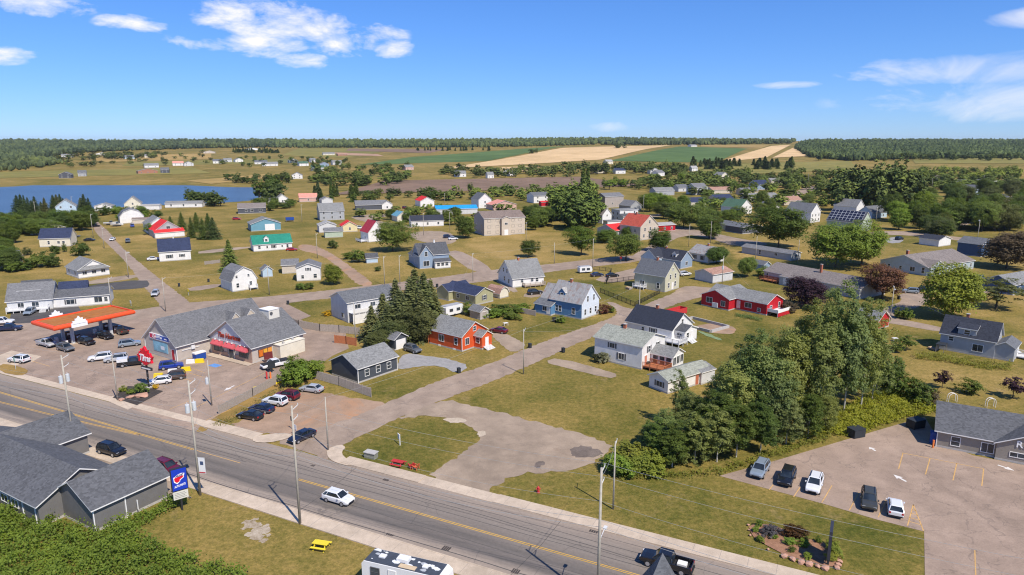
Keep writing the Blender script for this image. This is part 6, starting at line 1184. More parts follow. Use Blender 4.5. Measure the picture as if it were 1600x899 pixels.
for x0, x1, y0, y1, n, h, w, kind, lab, grp, cols in [
 (0, 145, 352, 372, 26, 8, 10, 'maple', 'tree in the leafy belt between river and left street', 'leafy belt left of the left street', ['dk', 'md']), (0, 30, 372, 425, 7, 8, 9, 'maple', 'tree at the left edge above the long grey house', 'trees at the left edge', ['dk', 'md']), (28, 72, 330, 338, 9, 11, 9, 'spruce', 'dark pine in the riverside row at the left', 'left riverside pines', ['sp', 'sp2']), (80, 140, 326, 333, 10, 10, 9, 'spruce', 'dark pine behind the pale-blue riverside house', 'pines behind the riverside house', ['sp', 'sp2']),
 (150, 260, 334, 345, 15, 4.5, 8, 'bush', 'scrub bush on the river bank below the white cottages', 'riverside scrub bushes', ['md', 'lt', 'dk']), (283, 345, 316, 324, 11, 10, 12, 'fartree', 'round tree on the river edge before the long white building', 'round riverside trees', ['far', 'far2']), (405, 445, 305, 322, 9, 14, 13, 'fartree', 'tall dark tree at the river mouth', 'dark trees at the river mouth', ['far', 'dk']), (400, 470, 318, 332, 12, 5, 9, 'bush', 'hedge bush behind the dark ranch house', 'hedge behind the dark ranch house', ['md', 'dk']),
 (476, 560, 305, 316, 10, 13, 7, 'farspruce', 'pointed dark spruce before the ploughed field', 'spruces before the ploughed field', ['sp', 'dk']), (560, 700, 305, 318, 22, 8, 10, 'fartree', 'tree in the belt along the near edge of the ploughed field', 'near belt of the ploughed field', ['far', 'far2', 'dk']), (700, 880, 300, 314, 26, 7, 10, 'fartree', 'scrubby tree behind the white gable house row', 'scrub trees behind the white gable house', ['far', 'far2', 'md']),
 (866, 942, 316, 362, 26, 15, 13, 'fartree', 'tree in the tall grove left of the white flat-topped house', 'tall grove in the village middle', ['far', 'dk', 'md']), (805, 860, 340, 362, 8, 8, 10, 'maple', 'tree right of the apartment block', 'trees right of the apartment block', ['dk', 'md']), (905, 925, 318, 330, 3, 24, 11, 'farspruce', 'tall dark poplar rising above the grove', 'tall poplars of the grove', ['dk']),
 (1305, 1425, 294, 338, 32, 25, 17, 'fartree', 'tall dark tree in the big grove above the solar-panelled house', 'big grove above the solar-panelled house', ['far', 'dk', 'sp2']), (1230, 1305, 292, 312, 10, 12, 12, 'fartree', 'tree on the rise beside the far bend', 'trees beside the far bend', ['far', 'far2']), (1390, 1480, 312, 362, 20, 12, 13, 'maple', 'tree in the gardens left of the far right lane', 'garden trees left of the far right lane', ['md', 'dk', 'lt']), (1480, 1610, 306, 366, 34, 13, 13, 'maple', 'tree in the gardens along the far right lane', 'garden trees along the far right lane', ['dk', 'sp2', 'md']),
 (1000, 1075, 318, 345, 9, 9, 11, 'maple', 'leafy tree around the lane behind the red-roofed tall house', 'trees behind the red-roofed tall house', ['md', 'lt', 'far2']), (1075, 1160, 338, 352, 7, 8, 10, 'maple', 'leafy tree left below the green-roofed house', 'trees below the green-roofed house', ['md', 'dk']), (1185, 1262, 322, 345, 8, 9, 10, 'maple', 'leafy tree right of the green-roofed house', 'trees right of the green-roofed house', ['md', 'far2']), (1395, 1475, 362, 372, 6, 9, 11, 'maple', 'tree along the drive left of the white black-roofed garage', 'trees left of the white black-roofed garage', ['dk', 'sp2']), (1540, 1610, 340, 372, 9, 12, 12, 'maple', 'dark tree at the right edge above the dark copper tree', 'dark trees above the dark copper tree', ['dk', 'sp2']), (600, 720, 338, 350, 7, 6, 7, 'maple', 'small tree behind the black-roofed bungalow', 'small trees behind the black-roofed bungalow', ['md', 'far2']), (940, 1000, 366, 384, 4, 7, 9, 'maple', 'tree in the yard left of the tall beige house', 'trees left of the tall beige house', ['md']),
 (1000, 1330, 284, 300, 46, 9, 11, 'fartree', 'tree in the mixed belt behind the right back houses', 'mixed belt behind the right back houses', ['far', 'far2', 'md']), (1380, 1620, 284, 304, 44, 10, 12, 'fartree', 'tree in the mixed belt around the far right houses', 'mixed belt around the far right houses', ['far', 'far2', 'dk']), (1275, 1640, 245, 252, 60, 13, 12, 'fartree', 'tree in the ragged lower edge of the right woods', 'ragged edge of the right woods', ['far', 'sp']), (1080, 1330, 300, 330, 24, 7, 9, 'fartree', 'tree in the gardens between the right back houses', 'gardens between the right back houses', ['far2', 'md', 'lt']), (560, 900, 330, 352, 24, 5, 7, 'fartree', 'bush in the gardens of the middle back lanes', 'gardens of the middle back lanes', ['far2', 'md']), (0, 330, 238, 262, 40, 8, 11, 'fartree', 'tree dotted over the far left meadows', 'dotted trees of the far left meadows', ['far', 'sp2']),
 (1425, 1600, 268, 282, 40, 9, 12, 'fartree', 'tree in the yellow-green belt before the right meadow', 'yellow-green belt before the right meadow', ['yg', 'far2', 'lt', 'far']), (1050, 1300, 272, 288, 44, 9, 12, 'fartree', 'tree in the belt below the right wheat fields', 'belt below the right wheat fields', ['far', 'far2', 'dk']), (1080, 1240, 256, 266, 34, 11, 12, 'farspruce', 'dark tree along the lower edge of the right wheat fields', 'dark row under the right wheat fields', ['sp', 'far']),
 (880, 1070, 262, 274, 40, 11, 13, 'fartree', 'tree in the dark belt below the green crop', 'dark belt below the green crop', ['far', 'dk', 'sp2']), (690, 890, 266, 278, 44, 9, 11, 'fartree', 'tree in the belt between wheat and ploughed field', 'belt between wheat and ploughed field', ['far', 'far2', 'sp2']), (490, 640, 264, 292, 44, 10, 12, 'fartree', 'tree in the thicket at the head of the river', 'thicket at the head of the river', ['far', 'far2', 'dk']), (352, 452, 280, 287, 20, 9, 11, 'fartree', 'tree in the row on the far river bank', 'row on the far river bank', ['far', 'dk']),
 (640, 770, 234.5, 236, 22, 10, 9, 'farspruce', 'small dark tree in the hedgerow across the crop field', 'hedgerow across the crop field', ['sp', 'far']), (365, 435, 237, 239.5, 26, 9, 10, 'farspruce', 'tree in the straight hedge by the white farm', 'straight hedge by the white farm', ['sp', 'far']), (160, 245, 243, 249.5, 24, 11, 13, 'fartree', 'tree in the dark far clump across the river', 'dark far clumps across the river', ['far', 'sp2']), (60, 150, 244, 252, 16, 10, 12, 'fartree', 'tree near the far left farm', 'trees near the far left farm', ['far', 'sp2']), (330, 545, 247, 262, 26, 8, 9, 'fartree', 'garden tree of the far subdivision', 'garden trees of the far subdivision', ['far', 'dk']),
 (825, 840, 239, 241, 3, 12, 13, 'fartree', 'tree in the lone clump at the wheat edge', 'lone clump at the wheat edge', ['far']), (958, 980, 230.5, 233, 8, 11, 12, 'fartree', 'tree in the clump inside the wheat field', 'clump inside the wheat field', ['far']), (940, 1090, 284, 302, 22, 9, 11, 'fartree', 'tree right of the ploughed field among the houses', 'trees right of the ploughed field', ['far', 'far2', 'lt']), (1070, 1230, 290, 330, 23, 9, 10, 'fartree', 'garden tree among the right back houses', 'garden trees of the right back houses', ['far', 'far2', 'md'])]:
    if n >= 24 and kind[:3] == 'far': belt(x0, x1, y0, y1, int(n * 1.7), h, w, kind, lab, cols); continue
    for i in range(n): tree(kind, random.uniform(x0, x1), random.uniform(y0, y1), h * random.uniform(.75, 1.2), w * random.uniform(.7, 1.15), lab, grp, random.choice(cols))
# --- masses nobody could count
def inside(poly, x, y):
    r = False; j = len(poly) - 1
    for i in range(len(poly)):
        if (poly[i][1] > y) != (poly[j][1] > y) and x < (poly[j][0] - poly[i][0]) * (y - poly[i][1]) / (poly[j][1] - poly[i][1]) + poly[i][0]: r = not r
        j = i
    return r
def wood(name, label, poly, n, h, col, cat='woods'):
    xs = [p[0] for p in poly]; ys = [p[1] for p in poly]; pts = []
    while len(pts) < n:
        x, y = random.uniform(min(xs), max(xs)), random.uniform(min(ys), max(ys))
        if inside(poly, x, y): g = G(x, y); pts.append((g.x, g.y, g.z))
    bm = bmesh.new(); bmesh.ops.create_icosphere(bm, subdivisions=1, radius=1); bv = np.array([v.co[:] for v in bm.verts]); bf = np.array([[v.index for v in f.verts] for f in bm.faces]); bm.free()
    pts = np.array(pts); k = len(pts); hh = h * RNG.uniform(.45, 1.45, k); ww = np.minimum(hh, h) * RNG.uniform(.28, .62, k) * np.maximum(1, pts[:, 1] / 2200)
    v = bv[None] * RNG.uniform(.65, 1.3, (k, len(bv), 1)); v = v * np.stack([ww, ww, hh * .56], 1)[:, None] + (pts + np.stack([0 * hh, 0 * hh, hh * .5], 1))[:, None]
    f = (bf[None] + (np.arange(k) * len(bv))[:, None, None]).reshape(-1, 3)
    me = bpy.data.meshes.new(name); me.from_pydata(v.reshape(-1, 3).tolist(), [], f.tolist()); me.materials.append(FARLEAF)
    o = place(name, me); o.color = (*col, 1); tag(o, label, cat, None, 'stuff'); return o
wood('far_woods', 'dark woods along the left horizon beyond the river', [(-60, 217.0), (430, 217.0), (430, 231), (330, 232), (200, 236), (110, 240), (60, 250), (-60, 262)], 7000, 12, (.070, .092, .046))
wood('far_woods', 'green woods along the middle horizon above the crop field', [(420, 217.0), (960, 217.0), (940, 226), (880, 228), (760, 231), (420, 231.5)], 6000, 11, (.092, .118, .048))
wood('far_woods', 'woods on the ridge behind the wheat fields', [(940, 217.0), (1250, 217.0), (1235, 225), (1080, 227), (940, 227)], 2600, 11, (.078, .100, .044))
wood('far_woods', 'broad wooded slope filling the right horizon', [(1255, 224), (1300, 217.0), (1680, 217.0), (1680, 247), (1425, 248.5), (1330, 252), (1265, 246), (1240, 232)], 13000, 10.5, (.070, .096, .038))
wood('far_woods', 'scattered scrub on the left river plain', [(-60, 258), (70, 250), (100, 256), (30, 268), (-60, 272)], 260, 9, (.08, .10, .042))
def cover(name, label, poly, dens, h, ls, col, cat='undergrowth', edge=None):
    w = W2(poly); xs = [p[0] for p in w]; ys = [p[1] for p in w]; area = (max(xs) - min(xs)) * (max(ys) - min(ys)); n = int(area * dens)
    P = np.stack([RNG.uniform(min(xs), max(xs), n), RNG.uniform(min(ys), max(ys), n)], 1)
    P = P[np.array([inside(w, a, b) for a, b in P])]
    k = len(P); bumpy = .45 + .6 * np.sin(P[:, 0] * 1.3 + 2 * np.sin(P[:, 1] * .7)) * np.sin(P[:, 1] * 1.1 + np.sin(P[:, 0] * .9))
    hh = h * (.22 + .85 * np.clip(bumpy, 0, 1)) * RNG.uniform(.7, 1.3, k); m = 7
    c = np.repeat(np.stack([P[:, 0], P[:, 1], hh], 1), m, 0) + RNG.normal(size=(k * m, 3)) * np.array([.28, .28, .0]); c[:, 2] *= RNG.uniform(.25, 1.1, k * m)
    nrm = RNG.normal(size=c.shape) * .55 + np.array([.1, -.25, .8])
    o = place(name, quads_mesh(name, c, nrm, ls, LEAF, .75)); o.color = (*col, 1); tag(o, label, cat, None, 'stuff'); return o
cover('bramble_thicket', 'dense green bramble thicket in the lower left corner', [(-120, 770), (0, 786), (60, 806), (140, 836), (170, 828), (250, 795), (288, 779), (296, 785), (240, 812), (205, 836), (255, 858), (290, 872), (335, 885), (385, 905), (400, 990), (-150, 990)], 11, 1.6, .26, (.165, .225, .030))
cover('weed_patch', 'yellow-green yellow weed patch between thicket and the taupe building', [(1262, 684), (1300, 655), (1330, 632), (1390, 612), (1440, 628), (1466, 634), (1463, 646), (1420, 652), (1335, 682), (1290, 680)], 10, 1.5, .30, (.29, .295, .03))
cover('weedy_verge', 'strip of tall weeds along the front of the thicket', [(965, 742), (1040, 742), (1120, 736), (1200, 708), (1290, 680), (1300, 686), (1210, 714), (1125, 742), (1040, 750), (970, 750)], 7, .8, .24, (.21, .215, .035))
cover('flower_garden', 'overgrown flower border below the grey clapboard house', [(1427, 558), (1440, 552), (1480, 556), (1560, 572), (1582, 568), (1578, 580), (1540, 578), (1470, 566), (1432, 562)], 9, 1.1, .22, (.26, .25, .045))
cover('garden_rows', 'raised bed of green plants before the red house', [(1146, 494), (1152, 491), (1190, 498), (1187, 503)], 12, .6, .2, (.15, .2, .06))
cover('weedy_verge', 'rough weeds left of the fence beside the dirt lot', [(330, 662), (360, 652), (440, 604), (446, 608), (365, 660), (340, 668)], 4, .5, .2, (.24, .21, .06))
# ------------------------------------------------------------------ vehicles
RUB = plain('tyre_rubber', (.022, .022, .024), .85, .2, 6); RIM = plain('alloy_rim', (.50, .50, .51), .35, .08, 5, .6); DARKP = plain('black_plastic', (.025, .025, .027), .6, .15, 4)
CGL = glass('car_glass', (.018, .024, .030)); HLG = plain('headlight_lens', (.72, .74, .76), .15, .05, 6, 0, .6); TLG = plain('tail_light_lens', (.42, .012, .015), .2, .1, 6, 0, .6)
VK = dict(sedan=(4.65, 1.82, .93, [(-1.85, 1.02), (-1.12, .30), 1.43], [(-2.3, .80, .42, .80), (-2.2, .94, .30, .97), (-1.6, 1, .24, 1.0), (-.6, 1, .24, .95), (.9, 1, .24, .95), (1.25, 1, .24, .90), (1.9, .97, .25, .80), (2.2, .90, .30, .68), (2.32, .78, .40, .58)]),
          suv=(4.6, 1.88, 1.02, [(-2.18, 1.02), (-1.86, .28), 1.68], [(-2.3, .86, .45, .95), (-2.22, .96, .34, 1.05), (-1.5, 1, .30, 1.06), (.9, 1, .30, 1.04), (1.2, 1, .30, 1.02), (1.9, .98, .32, .96), (2.2, .92, .36, .84), (2.3, .82, .45, .70)]),
          hatch=(4.25, 1.80, .96, [(-2.02, 1.0), (-1.50, .28), 1.50], [(-2.12, .84, .42, .85), (-2.04, .95, .30, .98), (-1.4, 1, .25, .99), (.85, 1, .25, .97), (1.15, 1, .25, .93), (1.75, .97, .26, .84), (2.03, .90, .30, .72), (2.13, .80, .40, .60)]),
          pickup=(5.7, 1.98, 1.15, [(-.75, 1.35), (-.55, .72), 1.84], [(-.80, 1, .42, 1.15), (.3, 1, .40, 1.15), (1.2, 1, .40, 1.15), (1.5, 1, .40, 1.13), (2.3, .98, .40, 1.08), (2.7, .94, .44, 1.0), (2.85, .86, .52, .85)]))
VM = {}
def vmeshes(kind):
    if kind in VM: return VM[kind]
    L, W, belt, gh, st = VK[kind]; hw = W / 2; mb = MB(); rows = []
    for x, wf, lo, top in st:
        w = hw * wf; half = [(w * .88, lo), (w * .99, lo + .12), (w, (lo + top) / 2), (w * .98, top - .10), (w * .88, top - .01), (0, top + .015)]
        rows.append([(x, -y, z) for y, z in half] + [(x, y, z) for y, z in reversed(half[:-1])])
    n = len(rows[0])
    for a, b in zip(rows, rows[1:]):
        for i in range(n - 1): mb.add([a[i], a[i + 1], b[i + 1], b[i]], [(0, 1, 2, 3)])
        mb.add([a[0], b[0], b[-1], a[-1]], [(0, 1, 2, 3)], 1)
    mb.add(rows[0], [tuple(range(n))]); mb.add(rows[-1], [tuple(range(n - 1, -1, -1))])
    (bx0, bx1), (tx0, tx1), tz = gh; bw, tw = hw * .90, hw * .70
    b = [(bx0, -bw, belt), (bx1, -bw * .92, belt), (bx1, bw * .92, belt), (bx0, bw, belt)]; t = [(tx0, -tw, tz - .05), (tx1, -tw, tz - .05), (tx1, tw, tz - .05), (tx0, tw, tz - .05)]
    gl = MB().add(b + t, [(0, 1, 5, 4), (1, 2, 6, 5), (2, 3, 7, 6), (3, 0, 4, 7), (4, 5, 6, 7)])
    r0 = [(tx0 - .08, -tw - .03, tz - .06), (tx1 + .05, -tw - .03, tz - .06), (tx1 + .05, tw + .03, tz - .06), (tx0 - .08, tw + .03, tz - .06)]; r1 = [(tx0 + .1, -tw + .10, tz), (tx1 - .12, -tw + .10, tz), (tx1 - .12, tw - .10, tz), (tx0 + .1, tw - .10, tz)]
    mb.add(r0 + r1, [(0, 1, 5, 4), (1, 2, 6, 5), (2, 3, 7, 6), (3, 0, 4, 7), (4, 5, 6, 7)])
    for i in range(4): mb.bar(b[i], t[i], .09, .09)
    mx = (bx0 + bx1) / 2 - (.1 if kind != 'pickup' else .0)
    for s in (-1, 1):
        mb.bar((mx, s * bw * .97, belt), (mx - .05, s * tw, tz - .06), .08, .05, 1)
        if kind in ('suv', 'hatch'): mb.bar((bx0 + .62, s * bw * .98, belt), (tx0 + .42, s * tw, tz - .06), .10, .06)
        mb.box(bx1 - .38, bx1 - .18, s * (hw + .08) - .08, s * (hw + .08) + .08, belt - .04, belt + .13)
        if kind == 'suv': mb.bar((tx0 + .1, s * (tw - .08), tz + .05), (tx1 - .15, s * (tw - .08), tz + .05), .04, .04, 1)
    if kind == 'pickup':
        x0, x1 = -2.85, -.80
        for s in (-1, 1): mb.box(x0, x1, s * hw * .95 - .06, s * hw * .95 + .06, .48, 1.13)
        mb.box(x0, x0 + .1, -hw * .9, hw * .9, .48, 1.13); mb.box(x0, x1, -hw * .9, hw * .9, .42, .62, 1); mb.box(x0 - .1, x0, -hw * .85, hw * .85, .38, .55, 1)
    else: mb.box(st[0][0] - .02, st[0][0] + .12, -hw * .8, hw * .8, .30, .46, 1)
    mb.box(st[-1][0] - .15, st[-1][0] + .02, -hw * .55, hw * .55, st[-1][2] - .02, st[-1][2] + .14, 1)
    wr = .33 if kind in ('sedan', 'hatch') else .38
    ty = MB().tube((0, -.115, 0), (0, .115, 0), wr, n=16).mesh('tyre', RUB); rm = MB().tube((0, -.125, 0), (0, .125, 0), wr * .64, n=12).mesh('rim', RIM)
    hx, hz = st[-1][0], (st[-1][3] + st[-2][3]) / 2 - .04; fx = st[0][0] if kind != 'pickup' else -2.85; tzl = (belt - .16)
    hl = MB().box(hx - .26, hx - .05, -.17, .17, hz - .08, hz + .06).mesh('headlight', HLG); tl = MB().box(fx - .015, fx + .14, -.11, .11, tzl - .14, tzl + .10).mesh('tail_light', TLG)
    body = fix(mb.mesh('body', [carpaint('white', (.78, .78, .77)), DARKP], False)); glass_m = fix(gl.mesh('window', CGL))
    for pl in body.polygons: pl.use_smooth = pl.material_index == 0 and pl.index < (n - 1 + 1) * (len(st) - 1)
    VM[kind] = dict(body=body, glass=glass_m, tyre=ty, rim=rm, hl=hl, tl=tl, L=L, hw=hw, wr=wr, wx=(-(L / 2 - .86), L / 2 - .90) if kind != 'pickup' else (-1.85, 1.85))
    return VM[kind]
PAINT = dict(white=(.78, .78, .77), black=(.012, .013, .016), silver=(.46, .47, .48), grey=(.13, .14, .15), blue=(.015, .045, .30), navy=(.015, .022, .06), maroon=(.14, .008, .022), red=(.42, .012, .02), brown=(.07, .045, .035), olive=(.055, .055, .045), steel=(.24, .29, .34), dkblue=(.012, .018, .040))
def vehicle(kind, px, py, head, col, label, cat='car', group=None, parts=True):
    m = vmeshes(kind); e = empty({'sedan': 'sedan_car', 'suv': 'suv_car', 'hatch': 'hatchback_car', 'pickup': 'pickup_truck'}[kind], G(px, py), R_(head)); e.location.z = .035; tag(e, label, cat if kind != 'pickup' else 'pickup', group)
    b = place('body', m['body'], e); b.material_slots[0].link = 'OBJECT'; b.material_slots[0].material = carpaint(col, PAINT[col])
    place('window', m['glass'], e)
    for x in m['wx']:
        for s in (-1, 1):
            w = place('wheel', m['tyre'], e, (x, s * (m['hw'] - .105), m['wr']));
            if parts: place('rim', m['rim'], w)
    if parts:
        for s in (-1, 1): place('headlight', m['hl'], e, (0, s * m['hw'] * .66, 0)); place('tail_light', m['tl'], e, (0, s * m['hw'] * .78, 0))
    return e
for a in [
 ('hatch', 529, 784, -26, 'white', 'white hatchback driving along the main road'), ('sedan', 472, 687, 237, 'dkblue', 'dark blue sedan turning out of the side street'), ('suv', 175, 709, -24, 'black', 'black SUV parked before the parts store'), ('suv', 262, 737, -28, 'maroon', 'maroon SUV half hidden by the parts store roof'), ('pickup', 1041, 886, 153, 'black', 'black pickup driving behind the steep pyramid roof'),
 ('sedan', 391, 654, 160, 'black', 'black sedan at the lower end of the dirt-lot row'), ('sedan', 409, 643, 160, 'navy', 'navy sedan second from the lower end of the dirt-lot row'), ('suv', 430, 632, 160, 'white', 'white crossover in the dirt-lot row'), ('suv', 449, 623, 160, 'maroon', 'maroon car at the upper end of the dirt-lot row'), ('sedan', 487, 612, 162, 'silver', 'silver sedan parked by the plank fence'),
 ('suv', 1187, 740, -124, 'steel', 'steel-blue SUV at the corner of the big parking lot'), ('suv', 1229, 752, -122, 'black', 'black SUV left of the white SUV in the big parking lot'), ('suv', 1272, 763, -121, 'white', 'white SUV facing the lawn in the big parking lot'), ('suv', 1357, 788, -116, 'olive', 'dark olive SUV in the big parking lot beside a white hatchback'), ('hatch', 1398, 799, 64, 'white', 'white hatchback parked nose-in beside the hatched triangle'),
 ('pickup', 74, 541, -30, 'silver', 'silver pickup beside the pumps under the canopy'), ('suv', 103, 548, -30, 'grey', 'grey SUV at the near pump of the canopy'), ('suv', 136, 538, -30, 'black', 'black SUV under the middle of the canopy'), ('suv', 165, 529, -30, 'black', 'black SUV at the right pumps of the canopy'), ('pickup', 186, 521, 148, 'brown', 'dark red-brown pickup at the right end of the canopy'), ('suv', 203, 541, 28, 'steel', 'slate-grey SUV beside the convenience-store gable'),
 ('suv', 157, 563, 207, 'white', 'long white SUV crossing the station lot'), ('suv', 182, 565, 205, 'silver', 'silver SUV nose to tail with the long white SUV'), ('pickup', 208, 571, 25, 'black', 'black pickup with white bed cap in the shop row'), ('suv', 268, 576, 25, 'blue', 'bright blue SUV before the shop wall'), ('hatch', 250, 600, 203, 'white', 'white hatchback beside the leaf pylon sign'), ('suv', 271, 593, 203, 'brown', 'dark brown SUV beside the white hatchback at the pylon'), ('suv', 30, 566, 165, 'white', 'white SUV at the station exit beside the grass island'), ('pickup', 430, 574, 222, 'white', 'white pickup with black hood in the drive-through'), ('pickup', 14, 517, 15, 'navy', 'dark pickup at the left edge of the station lot'), ('pickup', 2, 507, 12, 'white', 'white pickup behind the dark one at the left edge'),
 ('suv', 645, 550, -42, 'grey', 'grey SUV on the gravel drive behind the dark garage house'), ('sedan', 779, 520, 152, 'maroon', 'maroon sedan in the drive right of the orange house'), ('suv', 836, 460, 20, 'black', 'black SUV between the saltbox and the blue farmhouse'), ('sedan', 933, 432, 15, 'navy', 'dark sedan beside the folding camper'), ('sedan', 957, 433, 15, 'black', 'black car right of the dark sedan in the fenced yard drive'), ('suv', 243, 462, -72, 'silver', 'silver SUV waiting at the left street junction'), ('suv', 47, 491, -75, 'steel', 'grey-blue SUV on the dark driveway at left'),
 ('suv', 1070, 431, 25, 'white', 'white SUV behind the pale-olive house'), ('suv', 1405, 375, 30, 'dkblue', 'dark blue SUV on the drive left of the white garage'), ('suv', 1510, 378, 15, 'silver', 'silver SUV right of the white black-roofed garage'), ('suv', 1422, 458, 160, 'steel', 'grey SUV in the pale-blue bungalow drive'), ('suv', 1440, 456, 160, 'navy', 'navy SUV beside the grey SUV in the bungalow drive'), ('suv', 1525, 437, 150, 'blue', 'blue SUV right of the golden-green maple'), ('suv', 1578, 556, 20, 'white', 'white car behind the grey clapboard house'),
 ('sedan', 240, 407, 30, 'white', 'white car beside the navy-roofed white house'), ('sedan', 456, 392, 10, 'red', 'red car at the end of the green-roofed house'), ('suv', 370, 344, 12, 'red', 'red SUV before the dark ranch house'), ('suv', 700, 372, 20, 'navy', 'navy car in the apartment parking lot'), ('sedan', 708, 375, 20, 'white', 'white car in the apartment parking lot'), ('sedan', 140, 377, 15, 'black', 'dark car on the drive of the navy-roofed house'), ('sedan', 117, 371, 20, 'grey', 'grey car behind the navy-roofed house'), ('sedan', 176, 376, -75, 'white', 'white car driving down the left street'), ('pickup', 200, 379, -60, 'grey', 'grey pickup parked right of the left street'), ('suv', 207, 355, -60, 'blue', 'blue car before the gambrel barn'), ('sedan', 149, 355, 60, 'black', 'black car at the end of the left street'), ('suv', 563, 358, 20, 'white', 'white car between the red-roofed shed and maroon-roofed house'), ('suv', 663, 327, 20, 'navy', 'dark car before the bright red-roofed cottage'), ('suv', 633, 326, 60, 'maroon', 'maroon car left of the bright red-roofed cottage'), ('sedan', 1092, 346, 20, 'steel', 'bluish car under the lane trees')]:
    k, x, y, h, c, lab = a; e = vehicle(k, x, y, h, c, lab, parts=G(x, y).y < 300)
    if 'white bed cap' in lab: MB().box(-2.8, -.85, -.92, .92, 1.14, 1.8).build('bed_cap', carpaint('white', PAINT['white']), e)
    if 'black hood' in lab: MB().box(1.35, 2.7, -.9, .9, 1.1, 1.17).build('hood', DARKP, e); MB().box(-2.8, -.9, -.9, .9, 1.0, 1.35).build('cargo', DARKP, e)
    if 'driving behind the steep' in lab: MB().box(-2.2, -1.2, -.5, .3, .62, .95).build('cargo', TRIM, e)
# motor home with weathered roof at the lower edge
rv = empty('travel_trailer', G(0, 0) if False else (-15.7, 63.6, 0), R_(-19.5)); tag(rv, 'white travel trailer with peeling dark roof at the bottom edge', 'trailer')
WP = plain('trailer_white', (.74, .74, .73), .45, .06, 1.0)
place('body', fix(MB().extr_y([(0, .6), (9.2, .6), (9.5, 1.4), (9.35, 2.7), (8.9, 3.1), (.25, 3.1), (0, 2.8)], -0.05, 2.35).mesh('body', WP)), rv)
MB().box(.3, 8.75, .05, 2.25, 3.1, 3.16).build('roof_membrane', plain('peeling_roof', (.055, .065, .085), .8, .25, 2), rv)
SN = plain('roof_patch_white', (.70, .71, .70), .7, .1, 3)
for i in range(26):
    x, y, s = random.uniform(.6, 8.4), random.uniform(.2, 2.1), random.uniform(.08, .34)
    pl = [(x + s * random.uniform(.6, 1.2) * math.cos(t) * 1.4, y + s * random.uniform(.5, 1.1) * math.sin(t)) for t in np.linspace(0, 5.5, 7)]
    place('roof_patch', fix(MB().prism(pl, 3.161, 3.17 + .002 * i).mesh('roof_patch', SN if i % 4 else plain('roof_patch_grey', (.40, .42, .43), .7, .1, 3))), rv)
MB().box(3.6, 4.9, .9, 1.75, 3.16, 3.52).build('air_conditioner', WP, rv); MB().box(4.2, 6.1, .12, .75, 3.165, 3.2).build('plywood_patch', plain('plywood', (.55, .42, .27), .8, .12, 3), rv)
MB().box(1.5, 2.2, .9, 1.5, 3.16, 3.3).build('roof_vent', WP, rv); MB().box(6.6, 7.2, .8, 1.4, 3.16, 3.3).build('roof_vent', WP, rv)
window(rv, 'y0', 1.6, 1.6, .9, .95, 'd', base=-.06); window(rv, 'y0', 6.8, 1.6, 1.4, .8, 'd', base=-.06); door(rv, 'y0', 3.6, .75, .7, 1.9, WP, base=-.06)
for x in (4.2, 5.1): MB().tube((x, .05, .36), (x, .3, .36), .36, n=14).build('wheel', RUB, rv)
def camper(label, px, py, ang, L, W, h):
    e = empty('camper_trailer', G(px, py), R_(ang)); tag(e, label, 'trailer')
    place('body', fix(MB().extr_y([(0, .5), (L, .5), (L + .2, 1.2), (L, h - .3), (L - .4, h), (.3, h), (0, h - .3)], 0, W).mesh('body', WP)), e); MB().box(.2, L - .3, .1, W - .1, h, h + .05).build('roof', plain('trailer_roof_grey', (.34, .34, .35), .7, .15, 2), e)
    window(e, 'y0', L * .3, h * .5, 1.0, .6, 'd', far=True); window(e, 'y0', L * .7, h * .5, 1.0, .6, 'd', far=True)
    for s in (-.01, W - .2): MB().tube((L / 2, s, .34), (L / 2, s + .22, .34), .34, n=12).build('wheel', RUB, e)
camper('white camper trailer with grey roof among the garden sheds', 697, 497, 44, 6.0, 2.4, 2.9); camper('small white folding camper beside the parked dark cars', 906, 428, 18, 4.6, 2.2, 2.4)
def boat(label, px, py, ang, L=6.5):
    e = empty('motor_boat', G(px, py), R_(ang)); tag(e, label, 'boat', 'boats parked by the left street')
    st = [(-L / 2, .9), (0, 1.1), (L * .3, .8), (L / 2, .05)]; mb = MB(); rows = [[(x, -w, 1.5 + .2 * (x > 0)), (x, -w * .6, .8), (x, 0, .55), (x, w * .6, .8), (x, w, 1.5 + .2 * (x > 0))] for x, w in st]
    for a, b in zip(rows, rows[1:]):
        for i in range(4): mb.add([a[i], a[i + 1], b[i + 1], b[i]], [(0, 1, 2, 3)])
        mb.add([a[0], b[0], b[4], a[4]], [(0, 1, 2, 3)])
    mb.add(rows[0], [(0, 1, 2, 3, 4)]); place('hull', fix(mb.mesh('hull', WP)), e); MB().box(-.4, 1.0, -.6, .6, 1.6, 2.3).build('windscreen', CGL, e); MB().box(-2, 2, -.5, .5, .3, .6).build('trailer_bed', DARKP, e)
    for s in (-.8, .6): MB().tube((-.3, s, .3), (-.3, s + .2, .3), .3, n=10).build('wheel', RUB, e)
boat('white motor boat on its trailer left of the gambrel barn', 173, 352, 20, 7); boat('white cabin boat beside the first boat near the left street', 183, 354, 25, 6)
